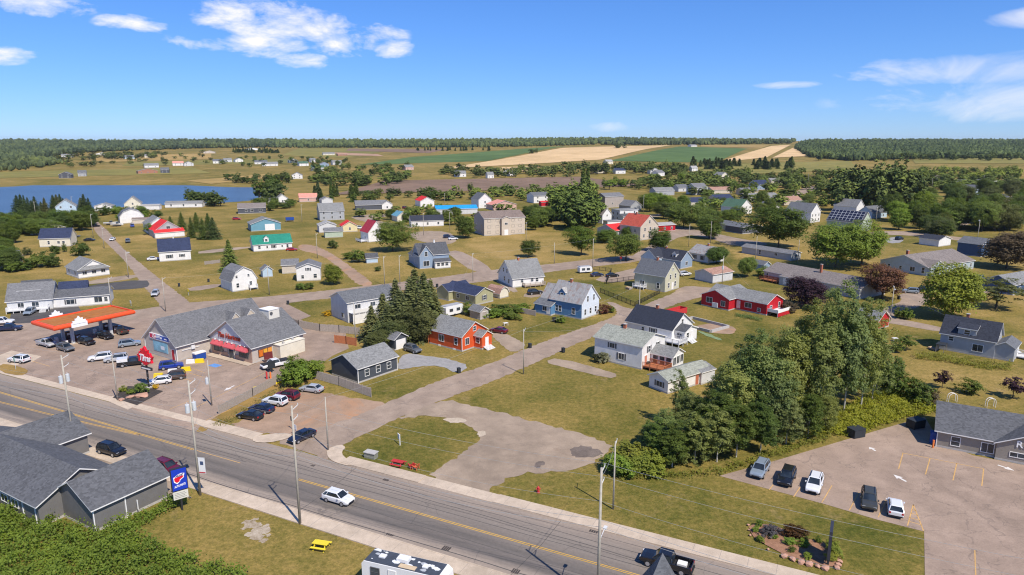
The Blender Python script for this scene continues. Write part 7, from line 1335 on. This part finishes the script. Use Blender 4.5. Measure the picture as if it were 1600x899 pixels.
# ------------------------------------------------------------------ utility poles and wires
POLEW = plain('grey_pole_wood', (.40, .365, .30), .9, .22, 2.5); TRAN = plain('transformer_grey', (.56, .58, .58), .5, .08, 2); WIRE = plain('wire_aluminium', (.42, .42, .40), .5, .05, 3, .2); CER = plain('insulator', (.62, .62, .60), .3, .05, 4)
def pole(px, py, h, label, r=.15, arms=1, cans=0, lamp=None, pt=None, ang=-26, group='utility poles'):
    p = G(px, py) if pt is None else pt; e = empty('utility_pole', p, R_(ang)); tag(e, label, 'utility pole', group)
    MB().tube((0, 0, -.2), (0, 0, h), r, r * .62, 8).build('post', POLEW, e, smooth=True)
    for i in range(arms):
        z = h - .25 - 1.35 * i; s = 1.0 if i == 0 else .85
        a = MB().bar((0, -.05, z - .35), (0, s, z), .06, .07).build('bracket', CER, e); MB().tube((0, s, z), (0, s, z + .22), .05, .05, 6).build('insulator', CER, a)
    for i in range(cans):
        t = MB().tube((-.05, (.5 if i % 2 else -.5), h - 4.2), (-.05, (.5 if i % 2 else -.5), h - 3.1), .27, .27, 12).build('transformer', TRAN, e); MB().tube((-.05, .5 if i % 2 else -.5, h - 3.1), (-.05, .5 if i % 2 else -.5, h - 2.8), .06, .04, 6).build('bushing', CER, t)
    if lamp:
        z, d = lamp; a = MB().bar((0, 0, z - .5), (0, d, z), .06, .06).build('lamp_arm', CER, e); MB().box(-.16, .16, d - .1 if d > 0 else d - .45, d + .45 if d > 0 else d + .1, z - .08, z + .08).build('lamp_head', CER, a)
    return p
P4 = GZ(940, 731, 15.0); P4 = Vector((P4.x, P4.y, 0))
PA = [RW(-150, -9.2), RW(-118, -9.0), pole(117, 703, 15, 'transformer pole behind the parts store roof', .17, 2, 2), pole(313, 774, 16, 'tall transformer pole beside the blue store sign', .17, 2, 2), pole(469, 819, 15.4, 'tall pole at the lawn edge with two top brackets', .17, 2), pole(0, 0, 15.0, 'pale pole with street lamp at the bottom edge', .19, 2, 0, (7.6, 1.6), P4), P4 + Vector((math.cos(RA), math.sin(RA), 0)) * 42, P4 + Vector((math.cos(RA), math.sin(RA), 0)) * 84]
for i in (0, 1, 6, 7): pole(0, 0, 15, 'utility pole farther along the main road', .17, 2, pt=PA[i])
bn = empty('pole_banner', PA[3], R_(-8)); tag(bn, 'white banner hanging on the tall transformer pole by the store sign', 'banner'); MB().box(.2, 1.12, -.02, .02, 3.2, 5.4).build('cloth', plain('banner_white', (.76, .76, .75), .7, .05, 2), bn); MB().box(.45, .9, -.035, -.022, 4.4, 4.9).build('emblem', plain('banner_blue', (.06, .09, .18), .6, .1, 2), bn); MB().box(.22, 1.1, -.035, -.022, 3.24, 3.4).build('stripe', plain('banner_red', (.5, .06, .07), .6, .1, 2), bn)
for z_ in (3.2, 5.4): MB().bar((0, 0, z_), (1.15, 0, z_), .05, .05).build('rod', CER, bn)
def wire(a, b, sag, name, label, group, r=.012, n=14):
    a, b = Vector(a), Vector(b); mb = MB(); pts = [a + (b - a) * (i / n) - Vector((0, 0, sag * 4 * (i / n) * (1 - i / n))) for i in range(n + 1)]
    for p, q in zip(pts, pts[1:]): mb.tube(p, q, r, r, 4, cap=False)
    return tag(mb.build(name, WIRE), label, 'wire', group)
nrm = Vector((-math.sin(RA), math.cos(RA), 0)); HH = [15, 15, 15, 16, 15.4, 15, 15, 15]
for i in range(7):
    for k, (dz, dv, sg) in enumerate([(.0, 1.0, .7), (-1.35, .85, .8), (-3.6, .1, 1.0), (-5.6, .1, 1.1), (-6.4, .1, 1.2)]):
        a = PA[i] + nrm * dv; b = PA[i + 1] + nrm * dv
        wire((a.x, a.y, HH[i] + dz), (b.x, b.y, HH[i + 1] + dz), sg, 'power_line', ['topmost power line along the main road', 'second power line along the main road', 'third power line along the main road', 'thick telephone cable along the main road', 'lowest cable along the main road'][k], 'wires along the main road', .012 if k < 3 else .02)
q = {}
for key, x, y, h, lab, kw in [('corner', 513, 704, 8.6, 'thin leaning pole at the side street corner', {}), ('lawn', 958, 796, 9.3, 'short bare pole standing on the roadside lawn', {}), ('lot', 184, 626, 8.6, 'bare pole beside the mulch bed', {}), ('drive', 331, 634, 8.4, 'pole with junction box before the drive-through', {'cans': 1}), ('side1', 818, 585, 9.4, 'pole beside the side street opposite the white two-storey house', {}), ('side2', 998, 500, 9.5, 'pole left of the black-roofed bungalow', {}), ('red', 1391, 500, 9.0, 'lamp pole beside the red shed', {'lamp': (8.4, -1.2)}), ('sp1', 556, 540, 10, 'pole before the spruce clump', {}), ('bk1', 926, 420, 11, 'pole beside the folding camper', {}), ('bk2', 739, 440, 9.5, 'pole on the back street left of the saltbox', {}), ('bk3', 601, 446, 9.5, 'left pole behind the spruces on the back street', {}), ('bk4', 625, 444, 9.5, 'right pole behind the spruces on the back street', {}), ('bk5', 421, 461, 9, 'pole right of the white gambrel barn-house', {}), ('bk6', 259, 487, 9.5, 'pole at the left street junction', {}), ('bk7', 176, 490, 10, 'pole behind the fuel canopy', {}), ('l1', 201, 434, 9, 'lamp pole beside the white bungalow on the left street', {'lamp': (8.5, 1.0)}), ('l2', 163, 388, 9, 'pole farther up the left street', {}), ('l3', 146, 372, 11.5, 'tall pole at the end of the left street', {}), ('d1', 496, 404, 10, 'pole beside the dirt track', {}), ('d2', 472, 347, 10, 'pole left of the grey house on the far lane', {}), ('m1', 662, 368, 11, 'pole before the black-roofed bungalow', {}), ('m2', 703, 362, 10, 'pole right of the black-roofed bungalow', {}), ('a1', 822, 378, 9, 'pole right of the apartment block', {}), ('a2', 866, 412, 8, 'pole on the dry lawn by the back street', {}), ('c1', 1128, 446, 9.5, 'transformer pole before the brown-roofed garage', {'cans': 1}), ('c2', 1180, 410, 10, 'pole before the grey mobile home', {}), ('c3', 1110, 380, 10, 'pole on the lane by the shade tree', {}), ('c4', 1076, 386, 10, 'pole left of the lane by the striped-roof cottage', {}), ('c5', 1005, 335, 12, 'pole above the white flat-topped house', {}), ('r1', 1526, 382, 11, 'white lamp pole right of the silver SUV', {'lamp': (10.6, 1.5)}), ('r2', 1543, 342, 12, 'pole on the far right lane', {}), ('r3', 1368, 352, 10, 'pole right of the solar-panelled house', {}), ('r4', 1246, 412, 9, 'pole at the end of the grey mobile home', {}), ('f1', 56, 338, 9, 'pole among the riverside pines', {}), ('f2', 114, 331, 10, 'pole by the pale-blue riverside house', {}), ('f3', 695, 322, 9, 'pole behind the blue-roofed building', {}), ('f4', 1262, 290, 12, 'pole on the rise by the far bend', {}), ('f5', 1216, 294, 11, 'pole left on the rise by the far bend', {}), ('f6', 1455, 300, 12, 'pole among the right garden trees', {}), ('f7', 1535, 296, 13, 'pole beside the light-blue A-gabled house', {}), ('f8', 1590, 306, 13, 'pole at the far right edge', {})]:
    q[key] = (pole(x, y, h, lab, .13, 0 if h < 9 else 1, ang=-20, **kw), h)
def link(a, b, dz=.15, sag=.6, lab=None):
    (pa, ha), (pb, hb) = q[a], q[b]; wire(pa + Vector((0, 0, ha - dz)), pb + Vector((0, 0, hb - dz)), sag, 'power_line', lab or 'power line between %s and %s poles' % (a, b), 'village power lines', .014)
q['P3'] = (PA[4], 14.5); q['P2'] = (PA[3], 14); q['P4'] = (PA[5], 14.2)
for a_, pt_, lab_ in [('side1', (960, 545, 5.5), 'service wire to the white two-storey house'), ('side1', (735, 530, 4.6), 'service wire to the orange house'), ('side2', (905, 480, 6.5), 'service wire to the blue farmhouse'), ('side2', (1010, 440, 6.5), 'service wire to the pale-olive house'), ('side2', (1030, 505, 5.0), 'service wire to the black-roofed bungalow'), ('c1', (1110, 440, 3.6), 'service wire to the brown-roofed garage'), ('c1', (1180, 480, 4.2), 'service wire to the red house'), ('sp1', (560, 480, 6.0), 'service wire to the white house behind the spruces'), ('bk2', (800, 430, 6.5), 'service wire to the white saltbox house'), ('bk5', (380, 440, 6.0), 'service wire to the white gambrel barn-house'), ('red', (1500, 545, 6.0), 'service wire to the grey clapboard house'), ('bk2', (720, 465, 4.0), 'service wire to the olive ranch house')]:
    g_ = G(pt_[0], pt_[1]); wire(q[a_][0] + Vector((0, 0, q[a_][1] - .5)), (g_.x, g_.y, pt_[2]), .5, 'service_wire', lab_, 'service wires to the houses', .011)
for a, b, lab in [('P3', 'corner', 'service wire over the road to the side street corner pole'), ('corner', 'side1', 'power line along the lower side street'), ('side1', 'side2', 'power line along the upper side street'), ('P4', 'lawn', 'service wire to the short lawn pole'), ('P2', 'drive', 'service wire over the road to the drive-through'), ('P2', 'lot', 'service wire over the road to the mulch bed pole'), ('bk7', 'bk6', 'power line along the back street by the canopy'), ('bk6', 'bk5', 'power line along the back street by the gambrel barn-house'), ('bk5', 'bk3', 'power line along the back street to the spruces'), ('bk4', 'bk2', 'power line along the back street left of the saltbox'), ('bk2', 'bk1', 'power line along the back street past the saltbox'), ('l1', 'l2', 'power line up the left street')]: link(a, b, lab=lab)
# ------------------------------------------------------------------ fences
def fence(label, pix, h, mat, name='plank_fence', post=2.4, style='board', group=None):
    p = [G(*a) for a in pix]; e = empty(name, p[0]); tag(e, label, 'fence', group); bm_ = MB(); o = p[0]
    for a, b in zip(p, p[1:]):
        d = b - a; L = d.length; u = d.normalized(); n = max(1, round(L / post))
        for i in range(n + 1):
            c = a + d * (i / n) - o; MB().box(c.x - .06, c.x + .06, c.y - .06, c.y + .06, 0, h + .08).build('post', mat, e)
        k = .08
        while k < L:
            c = a + u * k - o
            if style == 'board': bm_.bar((c.x, c.y, .05), (c.x, c.y, h * random.uniform(.96, 1.02)), .03, .14)
            elif style == 'bars': bm_.bar((c.x, c.y, .08), (c.x, c.y, h), .02, .02)
            k += .155 if style == 'board' else .14
        for z in ((h * .3, h * .8) if style == 'board' else (.12, h - .05)):
            s = Vector((-u.y, u.x, 0)) * .05; A, B = a - o + s, b - o + s; bm_.bar((A.x, A.y, z), (B.x, B.y, z), .04, .08)
        if style == 'wire':
            pass
    f = bm_.build('boards' if style == 'board' else 'rails', mat, e); f['kind'] = 'stuff'; return e
fence('weathered plank fence along the dirt lot and drive-through', [(342, 648), (395, 620), (443, 594)], 1.6, FENCEW); fence('weathered plank fence beside the dark garage house', [(481, 589), (530, 603), (580, 621)], 1.8, FENCEW); fence('tall plank fence behind the coffee shop', [(441, 501), (467, 512), (500, 518), (530, 520), (562, 524)], 1.9, FENCEW)
fence('orange-red wooden enclosure behind the drive-through', [(523, 536), (541, 538), (557, 541)], 1.9, REDWOOD, 'wooden_enclosure'); fence('grey plank fence by the blue farmhouse porch', [(812, 489), (837, 494)], 1.5, FENCEW)
IRON = plain('black_iron', (.02, .02, .022), .6, .1, 4)
fence('black iron fence along the street side of the fenced yard', [(938, 457), (965, 468), (992, 479), (1031, 459)], 1.3, IRON, 'iron_fence', style='bars'); fence('black iron fence on the back of the fenced yard', [(928, 422), (955, 425), (947, 444), (991, 437)], 1.3, IRON, 'iron_fence', style='bars'); fence('grey board fence before the bushy conifer', [(320, 414), (344, 411)], 1.3, FENCEW)
# ------------------------------------------------------------------ street furniture and yard things
def bench_table(label, px, py, ang, mat, name='picnic_table'):
    e = empty(name, G(px, py), R_(ang)); tag(e, label, 'picnic table')
    for i in range(5): MB().box(-.95, .95, -.40 + i * .165, -.40 + i * .165 + .14, .72, .77).build('plank', mat, e)
    for s in (-1, 1): MB().box(-.95, .95, s * .72 - .14, s * .72 + .14, .43, .48).build('seat', mat, e)
    for x in (-.65, .65):
        for s in (-1, 1): MB().bar((x, s * .72, 0), (x, s * .22, .72), .07, .09).build('leg', mat, e)
        MB().bar((x, -.75, .40), (x, .75, .40), .06, .09).build('brace', mat, e)
bench_table('bright yellow picnic table on the dry lawn', 502, 857, -14, plain('yellow_paint', (.78, .62, .04), .5, .08, 2)); bench_table('red picnic table on the corner lawn', 622, 728, -22, plain('red_paint', (.50, .04, .04), .6, .15, 2))
def chair(label, px, py, ang, mat):
    e = empty('garden_chair', G(px, py), R_(ang)); tag(e, label, 'chair'); s = MB(); s.add([(-.3, -.3, .38), (.3, -.3, .38), (.3, .35, .28), (-.3, .35, .28), (-.3, -.3, .34), (.3, -.3, .34), (.3, .35, .24), (-.3, .35, .24)], [(0, 1, 2, 3), (7, 6, 5, 4), (0, 4, 5, 1), (1, 5, 6, 2), (2, 6, 7, 3), (3, 7, 4, 0)]); s.build('seat', mat, e)
    for i in range(5): MB().bar((-.24 + i * .12, .33, .26), (-.28 + i * .14, .62, 1.0 - abs(i - 2) * .05), .1, .025).build('slat', mat, e)
    for x in (-.36, .36): MB().box(x - .07, x + .07, -.35, .5, .58, .61).build('armrest', mat, e); MB().box(x - .03, x + .03, -.32, -.22, 0, .58).build('leg', mat, e); MB().bar((x, .5, 0), (x, .36, .58), .05, .05).build('leg', mat, e)
RP = plain('red_paint', (.50, .04, .04), .6, .15, 2); chair('red adirondack chair on the corner lawn', 643, 731, -150, RP); chair('orange-red adirondack chair right beside the red one', 649, 733, -120, plain('orange_red_paint', (.58, .14, .06), .6, .15, 2))
def box_thing(name, label, cat, px, py, ang, parts, group=None):
    e = empty(name, G(px, py), R_(ang)); tag(e, label, cat, group)
    for pn, b, m in parts: MB().box(*b).build(pn, m, e)
    return e
GBX = plain('grey_green_box', (.24, .24, .19), .7, .15, 3); DG = plain('dumpster_dark', (.03, .035, .04), .6, .2, 2); BLU = plain('blue_bin', (.02, .07, .30), .5, .1, 2); OR = plain('orange_post', (.72, .20, .05), .5, .08, 2); YB = plain('yellow_barrier', (.80, .60, .02), .5, .08, 2)
box_thing('utility_box', 'grey wooden storage box on the corner lawn', 'box', 580, 715, -24, [('body', (-.9, .9, -.5, .5, 0, .85), GBX), ('lid', (-1.0, 1.0, -.6, .6, .85, .95), CONCW)])
e = box_thing('yard_sign', 'white hanging yard sign on the corner lawn', 'sign', 625, 696, -60, [('post', (-.06, .06, -.06, .06, 0, 1.8), TRIM), ('arm', (-.85, .1, -.05, .05, 1.62, 1.72), TRIM), ('panel', (-.8, -.12, -.02, .02, .8, 1.55), TRIM)])
def hydrant(px, py):
    e = empty('fire_hydrant', G(px, py)); tag(e, 'small red fire hydrant on the roadside lawn', 'hydrant'); MB().tube((0, 0, 0), (0, 0, .12), .22, n=12).build('flange', RP, e); MB().tube((0, 0, .12), (0, 0, .75), .16, n=12).build('barrel', RP, e); MB().tube((0, 0, .75), (0, 0, .95), .19, .06, 12).build('cap', RP, e); MB().tube((-.3, 0, .55), (.3, 0, .55), .09, n=8).build('outlet', RP, e)
hydrant(841, 770)
box_thing('dumpster', 'dark dumpster on the corner of the big parking lot', 'dumpster', 1337, 682, 20, [('body', (-1.1, 1.1, -.8, .8, .1, 1.35), DG), ('lid', (-1.15, 1.15, -.85, .85, 1.36, 1.45), DG)]); box_thing('dumpster', 'dark dumpster between yellow weeds and the taupe building', 'dumpster', 1430, 668, 20, [('body', (-1.2, 1.2, -.8, .8, .1, 1.4), DG), ('lid', (-1.25, 1.25, -.85, .85, 1.41, 1.5), DG)]); box_thing('dumpster', 'blue bin at the taupe building corner', 'dumpster', 1458, 692, 59, [('body', (-.6, .6, -.5, .5, .05, 1.7), BLU), ('lid', (-.65, .65, -.55, .55, 1.71, 1.8), BLU)])
box_thing('bollard', 'orange bollard at the taupe building corner', 'bollard', 1457.5, 700, 0, [('post', (-.1, .1, -.1, .1, 0, 1.2), OR), ('cap', (-.12, .12, -.12, .12, 1.2, 1.26), OR)])
for i, (x, y, lab, m) in enumerate([(312, 567, 'yellow barrier block nearest the cafe entrance', YB), (291, 580, 'yellow barrier block beside the blue SUV', YB), (248, 590, 'yellow barrier block behind the white hatchback', YB), (298, 568, 'white barrier block beside the yellow one at the shop wall', TRIM), (270, 583, 'white barrier block between the blue and brown SUVs', TRIM)]):
    place('barrier', fix(MB().extr_y([(-.95, 0), (.95, 0), (.85, .3), (.8, .85), (-.8, .85), (-.85, .3)], -.28, .28).mesh('barrier', m)), None, G(x, y), R_(15))['label'] = lab
    bpy.data.objects['barrier' if i == 0 else 'barrier.%03d' % i]['category'] = 'barrier'; bpy.data.objects['barrier' if i == 0 else 'barrier.%03d' % i]['group'] = 'barrier blocks at the shop'
box_thing('ice_freezer', 'blue and white freezer box beside the shop wall', 'freezer', 312, 562, 57, [('body', (-1.2, 1.2, -.6, .6, .1, 1.5), BLU), ('lid', (-1.25, 1.25, -.65, .65, 1.5, 1.75), TRIM)])
for x, y, lab in [(717, 583, 'black wheelie bin beside the side street by the dark garage house'), (828, 544, 'black wheelie bin beside the orange house drive'), (880, 551, 'dark wheelie bin at the white two-storey house drive'), (683, 449, 'dark wheelie bin on the back street'), (450, 476, 'dark wheelie bin at the drive-through exit'), (280, 448, 'green wheelie bin right of the left street'), (326, 441, 'green wheelie bin left of the gambrel barn-house'), (1404, 468, 'grey wheelie bin in the bungalow drive')]:
    box_thing('wheelie_bin', lab, 'bin', x, y, 30, [('body', (-.3, .3, -.32, .32, .08, 1.0), DG), ('lid', (-.33, .33, -.36, .36, 1.0, 1.08), DG)])
box_thing('skip_container', 'red skip container behind the black-roofed bungalow', 'skip', 1057, 491, 40, [('floor', (-3, 3, -1.1, 1.1, .1, .3), RP), ('side', (-3, 3, -1.15, -1.05, .1, 1.6), RP), ('side', (-3, 3, 1.05, 1.15, .1, 1.6), RP), ('end', (-3.1, -3, -1.15, 1.15, .1, 1.6), RP), ('end', (3, 3.1, -1.15, 1.15, .1, 1.6), RP)])
box_thing('foundation_pit', 'low concrete foundation wall behind the black-roofed bungalow', 'foundation', 1110, 520, 38, [('wall', (-.3, 0, 0, 11, 0, .7), CONCW), ('wall', (0, 7, -.3, 0, 0, .7), CONCW), ('wall', (7, 7.3, -.3, 11, 0, .7), CONCW), ('wall', (0, 7, 10.7, 11, 0, .7), CONCW)])
tag(sheet('green_tarp', [(1090, 519), (1096, 517.5), (1130, 531), (1126, 533), (1108, 527)], .05, plain('green_tarp', (.19, .25, .12), .7, .45, 2), 1, .3, kind=None), 'crumpled green tarp on the lawn behind the bungalow', 'tarp'); sheet('bare_soil', [(1085, 508), (1125, 505), (1150, 512), (1150, 522), (1120, 522), (1095, 516)], .013, DIRT, 2, .3)
box_thing('menu_board', 'black drive-through menu board beside the lane', 'sign', 425, 582, 40, [('post', (-.1, .1, -.1, .1, 0, 1.0), DG), ('panel', (-.7, .7, -.15, .15, .9, 2.4), DG)]); box_thing('order_post', 'red and orange drive-through order posts by the yellow kerb', 'sign', 420, 592, 30, [('post', (-.5, -.2, -.15, .15, 0, 1.5), RP), ('post', (.2, .5, -.15, .15, 0, 1.3), OR)]); box_thing('menu_board', 'dark red drive-through menu panel at the cafe side', 'sign', 420, 566, 40, [('post', (-.1, .1, -.1, .1, 0, 1.0), DG), ('panel', (-.9, .9, -.12, .12, .7, 2.2), plain('dark_red_panel', (.16, .03, .03), .5, .2, 3))])
box_thing('yellow_kerb', 'yellow painted kerb line beside the drive-through fence', 'kerb', 400, 607, 38, [('kerb', (-.5, 9.5, -.12, .12, 0, .35), YB)])
for x, y, h, lab, m in [(458, 672, 2.3, 'black-backed street sign at the dirt-lot corner', DG), (462, 681, 1.9, 'white stop-sign back at the side street corner', TRIM), (295, 462, 2.0, 'yellow warning sign at the left street junction', YB), (205, 478, 1.5, 'small white sign on the junction lawn', TRIM), (25, 578, 2.6, 'green and white sign on the station grass island', plain('green_sign', (.25, .50, .38), .5, .1, 2)), (970, 411, 2.4, 'red stop sign at the street corner maple', RP)]:
    box_thing('street_sign', lab, 'sign', x, y, -40, [('post', (-.04, .04, -.04, .04, 0, h), GREYC), ('panel', (-.45, .45, -.07, -.041, h - .8, h), m)])
box_thing('trampoline', 'blue enclosed trampoline right of the teal garage', 'trampoline', 453, 346, 20, [('mat', (-2.2, 2.2, -2.2, 2.2, .7, .8), DG), ('net', (-2.2, 2.2, -2.25, -2.2, .8, 2.6), BLU), ('net', (-2.25, -2.2, -2.2, 2.2, .8, 2.6), BLU), ('leg', (-2.2, -2.1, -2.2, -2.1, 0, 2.7), GREYC), ('leg', (2.1, 2.2, -2.2, -2.1, 0, 2.7), GREYC)])
WOODP = plain('split_firewood', (.42, .30, .19), .9, .3, 6)
def pile(label, px, py, ang, n=16):
    e = empty('woodpile', G(px, py), R_(ang)); tag(e, label, 'woodpile')
    for i in range(n): MB().tube((-.6 + random.uniform(-.1, .1), (i % 6) * .3, .15 + (i // 6) * .26), (.6, (i % 6) * .3 + random.uniform(-.1, .1), .15 + (i // 6) * .26), .13, .12, 6).build('log', WOODP if i % 3 else FENCEW, e)
pile('jumbled woodpile beside the pale-olive house deck', 985, 453, 40, 18); pile('small woodpile behind the olive ranch house', 764, 486, 30, 12); pile('stacked firewood beside the grey clapboard house', 1462, 548, 20, 12)
GB = plain('barbecue_black', (.03, .03, .03), .5, .1, 3)
for x, y, lab in [(1012, 574, 'black barbecue on the red deck of the white two-storey house'), (866, 503, 'black barbecue by the blue farmhouse porch'), (1206, 487, 'black barbecue on the white deck of the red house')]:
    box_thing('barbecue', lab, 'barbecue', x, y, 20, [('hood', (-.45, .45, -.25, .25, .85, 1.2), GB), ('cart', (-.4, .4, -.22, .22, .1, .84), GB), ('shelf', (-.85, -.46, -.2, .2, .8, .84), GB)])
for x, y, a, lab, m in [(790, 509, 30, 'white garden table beside the blue farmhouse', TRIM), (1398, 533, 10, 'white garden seat beside the thicket near the red shed', TRIM), (640, 560, 20, 'blue-green play slide behind the dark garage house', plain('teal_plastic', (.08, .36, .42), .4, .1, 2))][:2]:
    box_thing('garden_table', lab, 'table', x, y, a, [('top', (-.6, .6, -.4, .4, .68, .74), m), ('leg', (-.55, -.48, -.35, -.28, 0, .68), m), ('leg', (.48, .55, -.35, -.28, 0, .68), m), ('leg', (-.55, -.48, .28, .35, 0, .68), m), ('leg', (.48, .55, .28, .35, 0, .68), m)])
for x, y, lab in [(1487, 628, 'left white garden arch behind the taupe building roof'), (1547, 636, 'right white garden arch behind the taupe building roof')]:
    e = empty('garden_arch', G(x, y)); tag(e, lab, 'arch', 'white garden arches')
    for d_ in (-.25, .25):
        mb = MB(); pts = [(.75 * math.cos(t), d_, .75 * math.sin(t) + .9) for t in np.linspace(0, math.pi, 10)]; pts = [(.75, d_, 0)] + pts + [(-.75, d_, 0)]
        for a_, b_ in zip(pts, pts[1:]): mb.tube(a_, b_, .05, .05, 6)
        mb.build('hoop', TRIM, e)
box_thing('lean_to_shelter', 'small dark lean-to with firewood left of the grey clapboard house', 'shelter', 1470, 549, 46, [('roof', (-1.3, 1.3, -.9, .9, 1.7, 1.8), DG), ('post', (-1.2, -1.1, -.8, -.7, 0, 1.7), FENCEW), ('post', (1.1, 1.2, -.8, -.7, 0, 1.7), FENCEW), ('back', (-1.25, 1.25, .75, .8, 0, 1.7), FENCEW)])
# planted bed with sandstones and dark sign slab
MULCH = patch_mat('brown_mulch', (.24, .125, .075), (.33, .18, .11), s1=.6, s2=2.5, s3=10, bmp=.8)
BP = [(1170, 821), (1196, 819), (1228, 828), (1262, 842), (1290, 850), (1306, 856), (1312, 872), (1308, 886), (1290, 886), (1250, 876), (1222, 866), (1190, 850), (1172, 836)]
bed = sheet('planting_bed', BP, .09, MULCH, 1, .1)
SAND = plain('sandstone', (.46, .26, .18), .9, .25, 3); stm = []
for v in range(4):
    bm = bmesh.new(); bmesh.ops.create_icosphere(bm, subdivisions=1, radius=.5)
    for q_ in bm.verts: q_.co = Vector((q_.co.x * random.uniform(.8, 1.2) * 1.3, q_.co.y * random.uniform(.8, 1.2), q_.co.z * random.uniform(.6, .9)))
    m_ = bpy.data.meshes.new('stone'); bm.to_mesh(m_); bm.free(); m_.materials.append(SAND); stm.append(m_)
def stones(pix, step, s, parent):
    p = [G(*a) for a in pix]
    for a, b in zip(p, p[1:]):
        n = max(1, int((b - a).length / step))
        for i in range(n): c = a + (b - a) * (i / n); place('stone', random.choice(stm), parent, (c.x, c.y, .16), random.uniform(0, 6), random.uniform(.75, 1.15) * s)
stones([(1225, 871), (1252, 880), (1290, 890), (1308, 889), (1313, 874)], .66, .75, bed); stones([(1172, 838), (1169, 822), (1180, 820)], .9, .4, bed); stones([(1200, 860), (1222, 870)], .9, .35, bed)
for i, (x, y, h, w, c, lab) in enumerate([(1187, 823, .9, 1.0, 'lt', 'green tuft at the back tip of the planting bed'), (1180, 832, .8, .9, 'lt', 'low tuft at the left tip of the planting bed'), (1205, 836, 1.2, 2.2, (.12, .12, .12), 'grey-leaved round shrub in the planting bed'), (1233, 838, 1.3, 1.9, (.13, .06, .02), 'rust-brown shrub left in the planting bed pair'), (1246, 840, 1.4, 2.4, (.11, .06, .025), 'rust-brown shrub right in the planting bed pair'), (1233, 851, .9, 1.4, 'lt', 'bright green plant in the middle of the planting bed'), (1257, 855, .9, 1.3, 'lt', 'green plant left of the sign slab shadow'), (1258, 849, .8, 1.1, 'md', 'dark green plant behind the sign slab shadow'), (1238, 863, .7, .9, 'md', 'small plant near the stones of the planting bed'), (1262, 873, .8, 1.1, 'lt', 'green plant beside the largest sandstones'), (1299, 858, 1.3, 1.8, 'yg', 'bright yellow-green leafy plant behind the sign slab'), (1303, 868, 1.2, 1.7, 'yg', 'bright yellow-green leafy plant right of the sign slab'), (1298, 876, 1.0, 1.5, 'yg', 'bright yellow-green leafy plant before the sign slab'), (1210, 842, .6, .9, 'lt', 'small plant below the grey-leaved shrub'), (1187, 846, .7, 1.0, 'lt', 'small tuft at the lower left of the planting bed'), (1278, 848, .8, .9, 'md', 'small dark plant at the back edge of the planting bed')]):
    tree('bush', x, y, h, w, lab, None, c, 'plant')
e = box_thing('sign_slab', 'dark edge-on sign slab standing in the planting bed', 'sign', 1294, 877, math.degrees(math.atan2(G(1294, 877).y, G(1294, 877).x)), [('post', (-.9, -.7, -.1, .1, 0, 1.2), DG), ('post', (.7, .9, -.1, .1, 0, 1.2), DG), ('panel', (-1.3, 1.3, -.16, .16, .9, 4.3), plain('dark_slab', (.04, .042, .055), .4, .1, 2))])
for x, y, lab, c, h, w in [(220, 614, 'dark green shrub in the mulch bed beside the pylon', 'md', 2.0, 2.4), (192, 612, 'yellow-green shrub at the back of the mulch bed', 'yg', 1.0, 1.8), (243, 608, 'golden shrub at the right tip of the mulch bed', 'gold', .9, 1.4), (205, 616, 'low green shrub in the middle of the mulch bed', 'lt', .9, 1.6)]: tree('bush', x, y, h, w, lab, None, c)
for i, (x, y, s) in enumerate([(222, 620, 2.2), (204, 622, 1.4), (190, 626, 1.0)]): place('stone', stm[i], bed0, (*G(x, y)[:2], .2), i, (s, s, s * .6))

# every tree of a small clump gets its own place in the row
by = {}
for o in bpy.data.objects:
    if o.parent is None and o.get('group') and o.get('label'): by.setdefault((o['group'], o['label']), []).append(o)
ORD = ['first', 'second', 'third', 'fourth', 'fifth', 'sixth', 'seventh', 'eighth', 'ninth', 'tenth', 'eleventh', 'twelfth', 'thirteenth', 'fourteenth', 'fifteenth', 'sixteenth']
for (g_, l_), os_ in by.items():
    if not 1 < len(os_) <= 16 or len(l_.split()) > 12: continue
    os_.sort(key=lambda o: o.location.x / max(o.location.y, 1))
    for i, o in enumerate(os_): o['label'] = l_ + ', ' + ORD[i] + ' from the left'

# thin summer haze over the whole place
hz = MB().box(-10800, 10800, -400, 9100, -70, 75).mesh('haze', [])
hm = bpy.data.materials.new('summer_haze'); hm.use_nodes = True; hm.node_tree.nodes.clear()
pv = hm.node_tree.nodes.new('ShaderNodeVolumePrincipled'); pv.inputs['Color'].default_value = (.80, .88, 1.0, 1); pv.inputs['Density'].default_value = 3.2e-5; pv.inputs['Anisotropy'].default_value = .2
ho = hm.node_tree.nodes.new('ShaderNodeOutputMaterial'); hm.node_tree.links.new(pv.outputs[0], ho.inputs['Volume'])
hz.materials.append(hm); hb = place('haze', hz); tag(hb, 'thin pale summer haze over the far slopes', 'haze', None, 'stuff')
